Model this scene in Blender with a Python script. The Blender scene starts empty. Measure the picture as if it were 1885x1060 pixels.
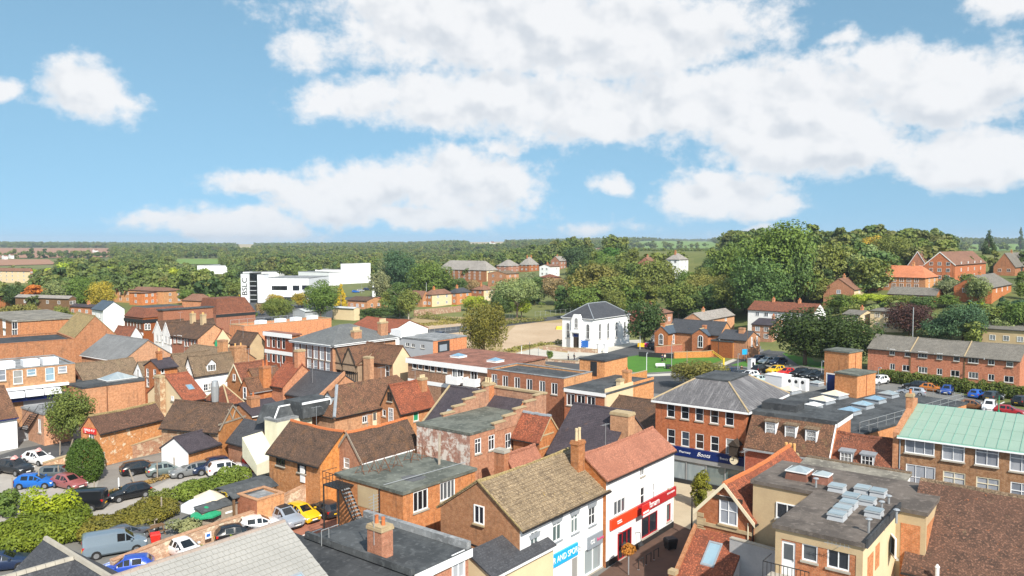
import bpy,math,random
import numpy as np
from math import radians,sin,cos,tan,atan2,sqrt,pi
from mathutils import Vector
S=bpy.context.scene
COL=S.collection
RND=random.Random(7)
PW,PH,FOC,CX,CY,HOR,CAMH=1885.0,1060.0,1466.0,942.5,530.0,448.0,26.0
PITCH=math.atan((CY-HOR)/FOC)
cam=bpy.data.cameras.new('camera')
cam.sensor_width=36.0
cam.sensor_fit='HORIZONTAL'
cam.lens=FOC*36.0/PW
cam.clip_start=0.5
cam.clip_end=30000
camo=bpy.data.objects.new('camera',cam)
COL.objects.link(camo)
camo.location=(0,0,CAMH)
camo.rotation_euler=(pi/2-PITCH,0,0)
S.camera=camo
SUN_AZ=radians(158)
SUN_EL=radians(40)
sd=bpy.data.lights.new('sun','SUN')
sd.energy=4.7
sd.angle=radians(0.55)
sd.color=(1.0,0.93,0.82)
so=bpy.data.objects.new('sun',sd)
COL.objects.link(so)
sdir=Vector((sin(SUN_AZ)*cos(SUN_EL),cos(SUN_AZ)*cos(SUN_EL),sin(SUN_EL)))
so.rotation_euler=sdir.to_track_quat('Z','Y').to_euler()
so.location=(60,-120,150)
S.view_settings.view_transform='Standard'
S.view_settings.look='None'
S.view_settings.gamma=1.0
S.view_settings.exposure=0.58
S.view_settings.use_curve_mapping=False
S.render.engine='CYCLES'
S.cycles.use_denoising=True
S.cycles.max_bounces=5
S.cycles.diffuse_bounces=3
S.cycles.transparent_max_bounces=6
S.cycles.volume_bounces=0
def nn(nt,typ,**kw):
 n=nt.nodes.new(typ)
 for k,val in kw.items():
  setattr(n,k,val)
 return n
def lk(nt,a,b):
 nt.links.new(a,b)
def setin(nt,sock,val):
 if isinstance(val,bpy.types.NodeSocket):
  nt.links.new(val,sock)
 else:
  sock.default_value=val
def mth(nt,op,a,b=0.0,c=None,clamp=False):
 n=nt.nodes.new('ShaderNodeMath');n.operation=op;n.use_clamp=clamp
 setin(nt,n.inputs[0],a);setin(nt,n.inputs[1],b)
 if c is not None:setin(nt,n.inputs[2],c)
 return n.outputs[0]
def vmth(nt,op,a,b=(0,0,0)):
 n=nt.nodes.new('ShaderNodeVectorMath');n.operation=op
 setin(nt,n.inputs[0],a)
 if op=='SCALE':setin(nt,n.inputs[3],b)
 else:setin(nt,n.inputs[1],b)
 return n.outputs['Value'] if op in ('LENGTH','DOT_PRODUCT') else n.outputs[0]
def mixc(nt,fac,a,b,mode='MIX'):
 n=nt.nodes.new('ShaderNodeMix');n.data_type='RGBA';n.blend_type=mode
 setin(nt,n.inputs['Factor'],fac)
 for s,val in ((n.inputs[6],a),(n.inputs[7],b)):
  if isinstance(val,bpy.types.NodeSocket):nt.links.new(val,s)
  else:s.default_value=tuple(val)[:3]+(1.0,)
 return n.outputs[2]
def mapr(nt,val,a,b,c=0.0,d=1.0,smooth=True):
 n=nt.nodes.new('ShaderNodeMapRange')
 n.interpolation_type='SMOOTHSTEP' if smooth else 'LINEAR'
 n.clamp=True
 setin(nt,n.inputs[0],val)
 for i,q in zip((1,2,3,4),(a,b,c,d)):setin(nt,n.inputs[i],q)
 return n.outputs[0]
def noise(nt,vec,scale,detail=4,rough=0.55,out='Fac',dist=0.0):
 n=nt.nodes.new('ShaderNodeTexNoise');n.noise_dimensions='3D'
 if vec is not None:lk(nt,vec,n.inputs['Vector'])
 n.inputs['Scale'].default_value=scale
 n.inputs['Detail'].default_value=detail
 n.inputs['Roughness'].default_value=rough
 n.inputs['Distortion'].default_value=dist
 return n.outputs[0 if out=='Fac' else 1]
world=bpy.data.worlds.new('World')
S.world=world
world.use_nodes=True
wt=world.node_tree
wt.nodes.clear()
def px_ae(px,py):
 """viewing direction of a photo point as azimuth / elevation in degrees"""
 f=Vector((0,cos(PITCH),-sin(PITCH)));u=Vector((0,sin(PITCH),cos(PITCH)))
 d=(f*FOC+Vector((1,0,0))*(px-CX)+u*(CY-py)).normalized()
 return math.degrees(atan2(d.x,d.y)),math.degrees(math.asin(d.z))
CLOUDS=[(150,178,98,62,52,1.0),(215,190,60,30,30,.55),(2,172,36,26,18,.8),(990,60,430,120,95,1.0),(820,20,240,90,80,1.0),(1190,70,230,110,80,1.0),(900,185,300,70,62,.95),(660,175,105,52,40,.85),(560,98,55,30,28,.5),(1130,210,300,90,55,1.0),(1440,190,280,95,110,1.1),(1500,270,250,80,66,1.1),(1740,165,210,95,85,1.1),(1790,290,180,70,52,1.0),(1640,110,80,46,50,.9),(860,338,150,66,62,1.1),(640,355,170,52,56,1.0),(480,338,90,26,22,.75),(780,395,190,24,26,.85),(400,408,150,34,26,.95),(300,402,80,18,16,.7),(480,425,110,22,22,.8),(1330,362,132,46,34,1.0),(1420,385,62,26,22,.85),(1130,345,36,18,15,.45),(1850,14,70,28,24,.75),(1370,430,60,14,10,.6),(1090,420,70,12,12,.35),(930,268,46,22,18,.55),(1560,80,40,14,12,.4),]
grp=bpy.data.node_groups.new('cloud_density','ShaderNodeTree')
grp.interface.new_socket('Direction',in_out='INPUT',socket_type='NodeSocketVector')
grp.interface.new_socket('Density',in_out='OUTPUT',socket_type='NodeSocketFloat')
grp.interface.new_socket('Relief',in_out='OUTPUT',socket_type='NodeSocketFloat')
gi=grp.nodes.new('NodeGroupInput');go=grp.nodes.new('NodeGroupOutput')
dirn=gi.outputs[0]
sx=nn(grp,'ShaderNodeSeparateXYZ');lk(grp,dirn,sx.inputs[0])
az=mth(grp,'MULTIPLY',mth(grp,'ARCTAN2',sx.outputs[0],sx.outputs[1]),180/pi)
el=mth(grp,'MULTIPLY',mth(grp,'ARCSINE',sx.outputs[2]),180/pi)
ae=nn(grp,'ShaderNodeCombineXYZ');lk(grp,az,ae.inputs[0]);lk(grp,el,ae.inputs[1])
warp=noise(grp,ae.outputs[0],0.22,3,0.5,'Color')
wv=vmth(grp,'SCALE',vmth(grp,'SUBTRACT',warp,(.5,.5,.5)),3.2)
aw=vmth(grp,'ADD',ae.outputs[0],wv)
sw=nn(grp,'ShaderNodeSeparateXYZ');lk(grp,aw,sw.inputs[0])
acc=acc2=None
E2=mth(grp,'ADD',sw.outputs[1],1.5)
for (px,py,hw,hu,hd,w) in CLOUDS:
 a0,e0=px_ae(px,py);a1,_=px_ae(px+hw,py);_,e1=px_ae(px,py-hu);_,e2=px_ae(px,py+hd)
 dx=mth(grp,'DIVIDE',mth(grp,'SUBTRACT',sw.outputs[0],a0),max(.1,a1-a0));dx2=mth(grp,'MULTIPLY',dx,dx)
 def dist(ev):
  dy=mth(grp,'SUBTRACT',ev,e0)
  dyy=mth(grp,'MAXIMUM',mth(grp,'DIVIDE',dy,e1-e0),mth(grp,'DIVIDE',dy,-(e0-e2)))
  return mth(grp,'MULTIPLY',mth(grp,'SUBTRACT',1.0,mth(grp,'SQRT',mth(grp,'MULTIPLY_ADD',dyy,dyy,dx2))),w)
 v0,v1=dist(sw.outputs[1]),dist(E2)
 acc=v0 if acc is None else mth(grp,'MAXIMUM',acc,v0)
 acc2=v1 if acc2 is None else mth(grp,'MAXIMUM',acc2,v1)
grad=mth(grp,'MULTIPLY',mth(grp,'SUBTRACT',acc,acc2),.16)
cov=noise(grp,vmth(grp,'MULTIPLY',ae.outputs[0],(1.0,1.7,1.0)),0.035,3,0.5)
gen=mth(grp,'MULTIPLY',mth(grp,'SUBTRACT',cov,0.52),5.0)
out_m=mth(grp,'MAXIMUM',mapr(grp,mth(grp,'ABSOLUTE',az),34,42),mapr(grp,el,20,26))
acc=mth(grp,'ADD',mth(grp,'MULTIPLY',acc,mth(grp,'SUBTRACT',1.0,out_m)),mth(grp,'MULTIPLY',gen,out_m))
nv=vmth(grp,'MULTIPLY',ae.outputs[0],(1.0,1.25,1.0))
big=noise(grp,nv,0.30,7,0.58)
big2=noise(grp,vmth(grp,'ADD',nv,(0.7,1.1,0.0)),0.30,3,0.5)
fine=noise(grp,nv,1.0,7,0.62)
tot=mth(grp,'ADD',acc,mth(grp,'MULTIPLY',mth(grp,'SUBTRACT',big,0.5),1.55))
tot=mth(grp,'ADD',tot,mth(grp,'MULTIPLY',mth(grp,'SUBTRACT',fine,0.5),0.80))
lk(grp,tot,go.inputs[0])
lk(grp,mth(grp,'ADD',mth(grp,'SUBTRACT',noise(grp,nv,0.30,3,.5),big2),mth(grp,'ADD',grad,mth(grp,'MULTIPLY',mth(grp,'SUBTRACT',fine,.5),.12))),go.inputs[1])
tc=nn(wt,'ShaderNodeTexCoord')
dvec=vmth(wt,'NORMALIZE',tc.outputs['Generated'])
cg=nn(wt,'ShaderNodeGroup');cg.node_tree=grp;lk(wt,dvec,cg.inputs[0])
d0,rel=cg.outputs[0],cg.outputs[1]
sky=nn(wt,'ShaderNodeTexSky')
sky.sky_type='NISHITA'
sky.sun_disc=False
sky.sun_elevation=SUN_EL
sky.sun_rotation=SUN_AZ
sky.altitude=100
sky.air_density=1.0
sky.dust_density=0.4
sky.ozone_density=1.6
SKYK=0.105
up=vmth(wt,'NORMALIZE',vmth(wt,'ADD',vmth(wt,'MULTIPLY',dvec,(1,1,.72)),(0,0,.34)))
lk(wt,up,sky.inputs[0])
skyc=mixc(wt,1.0,sky.outputs[0],(1.36,1.56,1.30),'MULTIPLY')
alpha=mapr(wt,d0,-0.26,0.36)
thick=mapr(wt,d0,-0.1,0.6)
lit=mapr(wt,rel,-0.22,0.12)
ccol=mixc(wt,mth(wt,'MULTIPLY',thick,mth(wt,'SUBTRACT',1.0,lit)),(6.1,6.12,6.2),(4.5,4.75,5.1))
fin=mixc(wt,mth(wt,'MULTIPLY',alpha,0.95),skyc,ccol)
bg=nn(wt,'ShaderNodeBackground');bg.inputs['Strength'].default_value=SKYK
lk(wt,fin,bg.inputs['Color'])
wo=nn(wt,'ShaderNodeOutputWorld');lk(wt,bg.outputs[0],wo.inputs[0])
world.cycles.sampling_method='MANUAL'
world.cycles.sample_map_resolution=512
FW=np.array((0.0,cos(PITCH),-sin(PITCH)));UP=np.array((0.0,sin(PITCH),cos(PITCH)))
CAMP=np.array((0.0,0.0,CAMH))
def ray(px,py):
 d=FW*FOC+np.array((1.0,0,0))*(px-CX)+UP*(CY-py)
 return d/np.linalg.norm(d)
def at_z(px,py,z):
 d=ray(px,py);t=(z-CAMH)/d[2]
 return CAMP+d*t
def project(p):
 r=np.asarray(p,float)-CAMP;dep=r@FW
 return CX+FOC*r[0]/dep,CY-FOC*(r@UP)/dep
def z_for_py(x,y,py):
 """height at plan position x,y that shows at photo row py"""
 k=(CY-py)/FOC
 dz=y*(k*cos(PITCH)-sin(PITCH))/(cos(PITCH)+k*sin(PITCH))
 return CAMH+dz
def solve_len(p,d,px):
 """length t so that p + t*d falls on photo column px"""
 r=np.asarray(p,float)-CAMP;k=(px-CX)/FOC
 dd=np.array((d[0],d[1],0.0))
 return (k*(r@FW)-r[0])/(dd[0]-k*(dd@FW))
def sst(t):
 t=np.clip(t,0,1);return t*t*(3-2*t)
def terr(x,y):
 x=np.asarray(x,float);y=np.asarray(y,float)
 r=np.sqrt(x*x+y*y)
 yy=np.maximum(y,0)
 h=13.0*sst((yy-120)/140)*sst((x-(62-0.15*(yy-200)))/75)
 h=h+8.0*sst((yy-300)/140)*sst((x+60)/80)*(1-sst((yy-700)/500))
 h=h*(1-0.6*sst((yy-500)/500))
 az=np.arctan2(x,np.maximum(y,1e-3))
 ramp=(14.0*sst((r-850)/2700)+7*sst((r-3400)/3200))*(1+1.0*sst((az+.2)/.55))
 wob=1+0.20*np.sin(az*8+1.0)+0.14*np.sin(az*21+r*.0014)
 return h+ramp*wob+2.2*np.sin(x*.0042+1)*np.sin(y*.0037)*sst((r-700)/800)
TS=np.geomspace(20,9000,900)
def gp(px,py):
 """where the line of sight through a photo point meets the ground"""
 d=ray(px,py);a,b=20.0,9000.0
 for n in (900,40,40):
  ts=TS if n==900 else np.linspace(a,b,n)
  Q=CAMP+ts[:,None]*d;k=np.nonzero(Q[:,2]<=terr(Q[:,0],Q[:,1]))[0]
  if len(k)==0:return CAMP+d*9000
  i=max(1,k[0]);a,b=ts[i-1],ts[i]
 return CAMP+d*b
MATS={}
def new_mat(name):
 m=bpy.data.materials.new(name);m.use_nodes=True
 nt=m.node_tree;nt.nodes.clear()
 out=nn(nt,'ShaderNodeOutputMaterial');p=nn(nt,'ShaderNodeBsdfPrincipled')
 lk(nt,p.outputs[0],out.inputs[0])
 MATS[name]=m
 return m,nt,p
def coords(nt):
 """surface coordinates in metres, shifted per object"""
 uv=nn(nt,'ShaderNodeUVMap');oi=nn(nt,'ShaderNodeObjectInfo')
 off=vmth(nt,'SCALE',oi.outputs['Location'],0.37)
 return uv.outputs[0],vmth(nt,'ADD',uv.outputs[0],off),oi
def bump(nt,p,h,strength,dist=0.03):
 b=nn(nt,'ShaderNodeBump');b.inputs['Strength'].default_value=strength;b.inputs['Distance'].default_value=dist
 lk(nt,h,b.inputs['Height']);lk(nt,b.outputs[0],p.inputs['Normal'])
def m_plain(name,c1,c2=None,scale=1.2,rough=0.75,spec=0.3,metal=0.0,bmp=0.0,fine=9.0,contrast=1.0):
 m,nt,p=new_mat(name)
 uv,pos,oi=coords(nt)
 c2=c2 or tuple(x*0.8 for x in c1)
 n1=noise(nt,pos,scale,5,0.6);n2=noise(nt,pos,fine,3,0.6)
 f=mapr(nt,mth(nt,'ADD',mth(nt,'MULTIPLY',n1,.7),mth(nt,'MULTIPLY',n2,.3)),.5-.22/contrast,.5+.22/contrast)
 c=mixc(nt,f,c1,c2)
 lk(nt,c,p.inputs['Base Color'])
 p.inputs['Roughness'].default_value=rough;p.inputs['Metallic'].default_value=metal
 p.inputs['Specular IOR Level'].default_value=spec
 if bmp:bump(nt,p,n2,bmp)
 return m
def m_brick(name,c1,c2,mort,blot=None,blotf=0.0,w=.225,h=.075,ms=.012,stain=.35):
 m,nt,p=new_mat(name)
 uv,pos,oi=coords(nt)
 b=nn(nt,'ShaderNodeTexBrick');lk(nt,uv,b.inputs['Vector'])
 b.inputs['Scale'].default_value=1.0;b.inputs['Brick Width'].default_value=w;b.inputs['Row Height'].default_value=h
 b.inputs['Mortar Size'].default_value=ms;b.inputs['Mortar Smooth'].default_value=.2;b.inputs['Bias'].default_value= -.1
 b.inputs['Color1'].default_value=(*c1,1);b.inputs['Color2'].default_value=(*c2,1);b.inputs['Mortar'].default_value=(*mort,1)
 c=b.outputs[0]
 n1=noise(nt,pos,.55,6,.65);n2=noise(nt,pos,3.1,4,.6);n3=noise(nt,pos,11,2,.5)
 c=mixc(nt,mapr(nt,n2,.38,.62,0,.6),c,tuple(x*.55 for x in c1))
 c=mixc(nt,mapr(nt,n3,.52,.68,0,.6),c,tuple(min(1,x*1.5+.05) for x in c2))
 c=mixc(nt,mapr(nt,n1,.48,.78,0,stain),c,(.10,.075,.055))
 if blot:c=mixc(nt,mapr(nt,noise(nt,pos,1.1,8,.72),.53-blotf*.12,.60-blotf*.06,0,.85),c,blot)
 hs=nn(nt,'ShaderNodeHueSaturation');lk(nt,c,hs.inputs['Color']);rw=nn(nt,'ShaderNodeTexWhiteNoise');rw.noise_dimensions='3D';lk(nt,oi.outputs['Location'],rw.inputs[0])
 s3=nn(nt,'ShaderNodeSeparateColor');lk(nt,rw.outputs[1],s3.inputs[0])
 lk(nt,mapr(nt,s3.outputs[0],0,1,.494,.512,False),hs.inputs['Hue']);lk(nt,mapr(nt,s3.outputs[1],0,1,.80,1.06,False),hs.inputs['Saturation']);lk(nt,mapr(nt,s3.outputs[2],0,1,.78,1.14,False),hs.inputs['Value'])
 c=hs.outputs[0]
 st=noise(nt,vmth(nt,'MULTIPLY',pos,(2.2,.22,1)),1.0,5,.65);c=mixc(nt,mapr(nt,st,.52,.70,0,.45),c,(.085,.062,.05))
 lk(nt,c,p.inputs['Base Color']);p.inputs['Roughness'].default_value=.85;p.inputs['Specular IOR Level'].default_value=.2
 bump(nt,p,b.outputs[1],-.35,.01)
 return m
def m_tile(name,c1,c2,dark,w=.17,h=.10,moss=None,mossf=.4,lich=None,rough=.8,spec=.25,var=1.0,streak=0.0):
 if name.startswith('tile'):c1,c2,dark=[tuple(x*1.22 for x in q) for q in (c1,c2,dark)]
 m,nt,p=new_mat(name)
 uv,pos,oi=coords(nt)
 b=nn(nt,'ShaderNodeTexBrick');lk(nt,uv,b.inputs['Vector'])
 b.inputs['Scale'].default_value=1.0;b.inputs['Brick Width'].default_value=w;b.inputs['Row Height'].default_value=h
 b.inputs['Mortar Size'].default_value=.013;b.inputs['Mortar Smooth'].default_value=.3
 b.inputs['Color1'].default_value=(*c1,1);b.inputs['Color2'].default_value=(*c2,1);b.inputs['Mortar'].default_value=(*dark,1)
 n0=noise(nt,pos,.28,4,.6);n1=noise(nt,pos,1.3,6,.68);n3=noise(nt,pos,7.0,3,.6)
 c=mixc(nt,mapr(nt,n1,.42,.62,0,.9*var),b.outputs[0],dark)
 c=mixc(nt,mapr(nt,n3,.50,.66,0,.75*var),c,tuple(min(1,x*1.8) for x in c1))
 c=mixc(nt,mapr(nt,n0,.42,.68,0,.5),c,tuple(x*.75 for x in c2))
 if streak:
  st=noise(nt,vmth(nt,'MULTIPLY',pos,(3.2,.25,1)),1.0,6,.7)
  c=mixc(nt,mapr(nt,st,.48,.68,0,streak),c,tuple(min(1,x*1.9+.08) for x in c1))
 if moss:c=mixc(nt,mapr(nt,noise(nt,pos,.9,7,.7),.60-.2*mossf,.74-.1*mossf,0,.85),c,moss)
 if lich:c=mixc(nt,mapr(nt,noise(nt,pos,2.2,6,.65),.64,.70,0,.9),c,lich)
 lk(nt,c,p.inputs['Base Color']);p.inputs['Roughness'].default_value=rough;p.inputs['Specular IOR Level'].default_value=spec
 s=nn(nt,'ShaderNodeSeparateXYZ');lk(nt,uv,s.inputs[0])
 saw=mth(nt,'FRACT',mth(nt,'DIVIDE',s.outputs[1],h))
 bump(nt,p,mth(nt,'ADD',mth(nt,'MULTIPLY',saw,-.6),mth(nt,'MULTIPLY',n3,.8)),.8,.03)
 return m
def m_felt(name,c1,c2,pud=False,seam=1.0):
 m,nt,p=new_mat(name)
 uv,pos,oi=coords(nt)
 n1=noise(nt,pos,.35,5,.65);n2=noise(nt,pos,2.2,4,.6);n3=noise(nt,pos,22,2,.5)
 c=mixc(nt,mapr(nt,n1,.42,.58),c1,tuple(x*.85 for x in c2))
 c=mixc(nt,mapr(nt,n2,.52,.68,0,.6),c,tuple(min(1,x*1.5+.02) for x in c1))
 c=mixc(nt,mapr(nt,n3,.35,.7,0,.28),c,(.02,.02,.02))
 s=nn(nt,'ShaderNodeSeparateXYZ');lk(nt,uv,s.inputs[0])
 ln=mth(nt,'FRACT',mth(nt,'DIVIDE',s.outputs[0],seam))
 c=mixc(nt,mapr(nt,ln,.955,.965,0,.45,False),c,tuple(x*.45 for x in c1))
 lk(nt,c,p.inputs['Base Color']);p.inputs['Roughness'].default_value=.82;p.inputs['Specular IOR Level'].default_value=.25
 bump(nt,p,n3,.2,.01)
 return m
def m_objcol(name,rough=.3,spec=.5,metal=0.0,coat=0.0):
 m,nt,p=new_mat(name)
 oi=nn(nt,'ShaderNodeObjectInfo');lk(nt,oi.outputs['Color'],p.inputs['Base Color'])
 p.inputs['Roughness'].default_value=rough;p.inputs['Specular IOR Level'].default_value=spec;p.inputs['Metallic'].default_value=metal
 p.inputs['Coat Weight'].default_value=coat*.6;p.inputs['Coat Roughness'].default_value=.05
 return m
def m_leaf(name,base=None,rand=.5,trans=.14):
 m,nt,p=new_mat(name)
 nt.nodes.remove(p)
 out=[n for n in nt.nodes if n.type=='OUTPUT_MATERIAL'][0]
 oi=nn(nt,'ShaderNodeObjectInfo');geo=nn(nt,'ShaderNodeNewGeometry')
 n1=noise(nt,geo.outputs['Position'],.55,3,.6)
 n2=nn(nt,'ShaderNodeTexWhiteNoise');n2.noise_dimensions='1D';lk(nt,geo.outputs['Random Per Island'],n2.inputs[1])
 if base is None:c=oi.outputs['Color']
 else:
  r=nn(nt,'ShaderNodeValToRGB');r.color_ramp.interpolation='LINEAR'
  e=r.color_ramp.elements;e[0].position=0;e[0].color=(*base[0],1);e[1].position=1;e[1].color=(*base[-1],1)
  for i,q in enumerate(base[1:-1]):k=e.new((i+1)/(len(base)-1));k.color=(*q,1)
  lk(nt,oi.outputs['Random'],r.inputs[0]);c=r.outputs[0]
 c=mixc(nt,mapr(nt,n1,.35,.65),mixc(nt,1.0,c,(.78,.84,.8),'MULTIPLY'),mixc(nt,1.0,c,(1.22,1.18,1.0),'MULTIPLY'))
 c=mixc(nt,mth(nt,'MULTIPLY',n2.outputs[0],rand),c,mixc(nt,1.0,c,(1.25,1.2,.75),'MULTIPLY'))
 d=nn(nt,'ShaderNodeBsdfPrincipled');d.inputs['Roughness'].default_value=.6;d.inputs['Specular IOR Level'].default_value=.25
 t=nn(nt,'ShaderNodeBsdfTranslucent');lk(nt,c,d.inputs['Base Color'])
 lk(nt,mixc(nt,1.0,c,(1.3,1.4,.6),'MULTIPLY'),t.inputs['Color'])
 ms=nn(nt,'ShaderNodeMixShader');ms.inputs[0].default_value=trans
 lk(nt,d.outputs[0],ms.inputs[1]);lk(nt,t.outputs[0],ms.inputs[2]);lk(nt,ms.outputs[0],out.inputs[0])
 return m
def m_glass(name,ramp,rough=.06):
 m,nt,p=new_mat(name)
 uv,pos,oi=coords(nt)
 r=nn(nt,'ShaderNodeValToRGB');r.color_ramp.interpolation='CONSTANT'
 e=r.color_ramp.elements;e[0].position=0;e[0].color=(*ramp[0][1],1);e[1].position=ramp[1][0];e[1].color=(*ramp[1][1],1)
 for q,col in ramp[2:]:k=e.new(q);k.color=(*col,1)
 lk(nt,oi.outputs['Random'],r.inputs[0])
 n=noise(nt,vmth(nt,'MULTIPLY',pos,(2,.4,1)),1.0,1,.5)
 c=mixc(nt,mapr(nt,n,.4,.62),r.outputs[0],mixc(nt,1.0,r.outputs[0],(.82,.84,.87),'MULTIPLY'))
 lk(nt,c,p.inputs['Base Color']);p.inputs['Roughness'].default_value=rough;p.inputs['Specular IOR Level'].default_value=.9
 return m
m_brick('brick',(.54,.18,.058),(.43,.125,.042),(.42,.27,.16))
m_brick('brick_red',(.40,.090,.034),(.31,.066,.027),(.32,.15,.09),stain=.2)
m_brick('brick_orange',(.62,.215,.064),(.51,.16,.048),(.48,.31,.17),stain=.25)  # orange brick; on right-hand walls of redder houses it paints in sunlight
m_brick('brick_boots',(.50,.155,.058),(.39,.105,.042),(.42,.25,.15),stain=.2)
m_brick('brick_brown',(.30,.135,.055),(.22,.09,.038),(.40,.29,.19),stain=.15)
m_brick('brick_old',(.52,.20,.08),(.37,.13,.055),(.46,.32,.21),stain=.5)
m_brick('brick_peel',(.44,.16,.09),(.33,.12,.07),(.45,.36,.30),blot=(.72,.68,.62),blotf=.55)
m_brick('brick_stone',(.62,.26,.08),(.50,.19,.062),(.50,.38,.24),blot=(.72,.62,.46),blotf= -.15,w=.36,h=.16)
m_brick('stone_wall',(.48,.27,.17),(.38,.19,.11),(.50,.40,.30),blot=(.62,.50,.36),blotf=.25,w=.42,h=.2)
m_brick('brick_plum',(.26,.085,.052),(.20,.062,.04),(.24,.16,.13),stain=.2)
m_plain('render_white',(.82,.82,.82),(.74,.75,.77),.8,.8)
m_plain('render_cream',(.70,.56,.36),(.60,.47,.30),.7,.85,contrast=.8)
m_plain('render_tan',(.52,.40,.24),(.42,.31,.19),.7,.85)
m_plain('render_grey',(.45,.45,.45),(.33,.33,.34),.8,.85)
m_plain('clad_white',(.78,.80,.83),(.72,.74,.78),.4,.45)
m_plain('clad_grey',(.42,.44,.47),(.36,.38,.41),.4,.5)
m_plain('sheet_cream',(.66,.64,.50),(.55,.53,.41),.9,.6)
m_plain('sheet_white',(.74,.77,.80),(.64,.67,.70),.6,.5)
m_plain('timber_dark',(.055,.040,.030),(.035,.027,.022),2,.8)
m_plain('timber_brown',(.20,.115,.06),(.13,.075,.04),2.5,.8)
m_plain('timber_grey',(.34,.29,.23),(.24,.20,.16),2.5,.85)
m_plain('timber_wall',(.36,.26,.18),(.26,.18,.12),1.8,.85)
m_plain('concrete',(.42,.39,.33),(.33,.30,.26),1.5,.9)
m_plain('stone_cap',(.46,.36,.22),(.33,.25,.15),2.0,.9)
m_plain('lead',(.30,.33,.36),(.22,.24,.27),2.0,.5)
m_plain('paint_white',(.82,.83,.84),(.76,.77,.79),1.0,.4)
m_plain('paint_black',(.018,.018,.02),(.03,.03,.03),2.0,.5)
m_plain('paint_cream',(.74,.66,.48),(.66,.58,.42),1.0,.5)
m_plain('paint_grey',(.30,.31,.32),(.24,.25,.26),1.0,.5)
m_plain('steel',(.48,.50,.52),(.40,.42,.44),2.0,.4,.5,.5)
m_plain('rust',(.20,.085,.04),(.13,.055,.03),6,.8)
m_plain('pot',(.72,.42,.16),(.60,.32,.12),4,.8)
m_plain('pot_buff',(.62,.50,.32),(.50,.40,.25),4,.8)
m_plain('pot_red',(.52,.17,.06),(.42,.13,.05),4,.8)
m_plain('plastic_red',(.62,.03,.02),(.52,.025,.02),3,.45)
m_plain('plastic_yellow',(.80,.52,.03),(.74,.46,.03),3,.45)
m_plain('plastic_blue',(.03,.16,.55),(.03,.13,.45),3,.45)
m_plain('plastic_green',(.03,.30,.15),(.02,.25,.12),3,.5)
m_plain('plastic_dark',(.03,.032,.036),(.022,.024,.027),3,.5)
m_plain('canvas_cream',(.66,.58,.46),(.58,.51,.40),2,.9)
m_plain('canvas_white',(.74,.76,.80),(.66,.68,.72),2,.9)
m_plain('sign_navy',(.006,.022,.13),(.006,.02,.11),2,.4)
m_plain('sign_red',(.42,.012,.018),(.36,.012,.016),2,.4)
m_plain('sign_orange',(.80,.06,.015),(.74,.055,.015),2,.4)
m_plain('sign_cyan',(.02,.38,.72),(.02,.34,.66),2,.4)
m_plain('sign_grey',(.26,.30,.34),(.24,.27,.31),2,.4)
m_plain('sign_pink',(.70,.05,.20),(.6,.05,.18),2,.5)
m_plain('copper',(.235,.345,.28),(.285,.39,.32),.5,.6,.3,contrast=.8)
m_plain('copper_seam',(.26,.46,.38),(.20,.38,.32),1.5,.6)
m_tile('tile_red',(.20,.072,.040),(.155,.055,.033),(.070,.034,.024))
m_tile('tile_brown',(.165,.082,.048),(.125,.062,.038),(.055,.034,.024),moss=(.16,.12,.06),mossf=.25)
m_tile('tile_dark',(.105,.062,.042),(.080,.050,.036),(.038,.027,.021),moss=(.16,.085,.045),mossf=.5)
m_tile('tile_brickred',(.27,.082,.042),(.21,.062,.034),(.10,.04,.026),lich=(.33,.15,.05))
m_tile('tile_pink',(.34,.145,.092),(.28,.115,.075),(.17,.075,.052),var=.6)
m_tile('tile_moss',(.185,.13,.085),(.15,.105,.068),(.08,.06,.042),moss=(.20,.16,.095),mossf=.3)
m_tile('tile_olive',(.27,.20,.095),(.22,.165,.08),(.13,.10,.05),moss=(.30,.24,.11),mossf=.6,w=.3,h=.2)
m_tile('tile_greybrown',(.24,.18,.115),(.20,.15,.095),(.11,.082,.055),w=.3,h=.28,lich=(.36,.24,.06))
m_tile('tile_rust',(.125,.066,.045),(.10,.054,.038),(.048,.03,.023),lich=(.34,.12,.05),moss=(.30,.24,.14),mossf= -.05)
m_tile('tile_grey',(.17,.155,.135),(.135,.125,.11),(.075,.07,.06),w=.3,h=.25,var=.6)
m_tile('tile_orange',(.46,.17,.085),(.40,.145,.07),(.26,.09,.05),var=.5,w=.3,h=.25)
m_tile('tile_farbrown',(.20,.105,.068),(.165,.085,.058),(.10,.055,.04),var=.7,w=.3,h=.25)
m_tile('tile_fargrey',(.26,.24,.22),(.22,.20,.185),(.13,.12,.11),var=.6,w=.3,h=.25)
m_tile('slate',(.072,.074,.082),(.055,.057,.066),(.03,.031,.036),w=.25,h=.2,rough=.6,spec=.4,var=.6)
m_tile('slate_blue',(.085,.115,.15),(.065,.09,.12),(.04,.055,.075),w=.25,h=.2,rough=.55,spec=.4,var=.5)
m_tile('slate_purple',(.075,.062,.072),(.058,.048,.058),(.032,.028,.034),w=.25,h=.2,rough=.6,var=.6,moss=(.15,.08,.05),mossf= -.1)
m_tile('slate_grey',(.17,.175,.175),(.13,.135,.14),(.075,.08,.08),w=.25,h=.2,rough=.6,var=.6,moss=(.24,.23,.18),mossf=.1)
m_tile('slate_boots',(.15,.145,.15),(.12,.116,.124),(.06,.058,.062),w=.3,h=.22,rough=.6,var=.5,streak=.5)
m_tile('sheet_grey',(.20,.205,.21),(.17,.175,.18),(.12,.125,.13),w=1.0,h=2.0,var=.5)
m_felt('felt',(.085,.092,.098),(.058,.064,.070))
m_felt('felt_green',(.165,.175,.150),(.115,.125,.108),seam=1.2)
m_felt('felt_dark',(.060,.064,.070),(.042,.046,.052))
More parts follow.
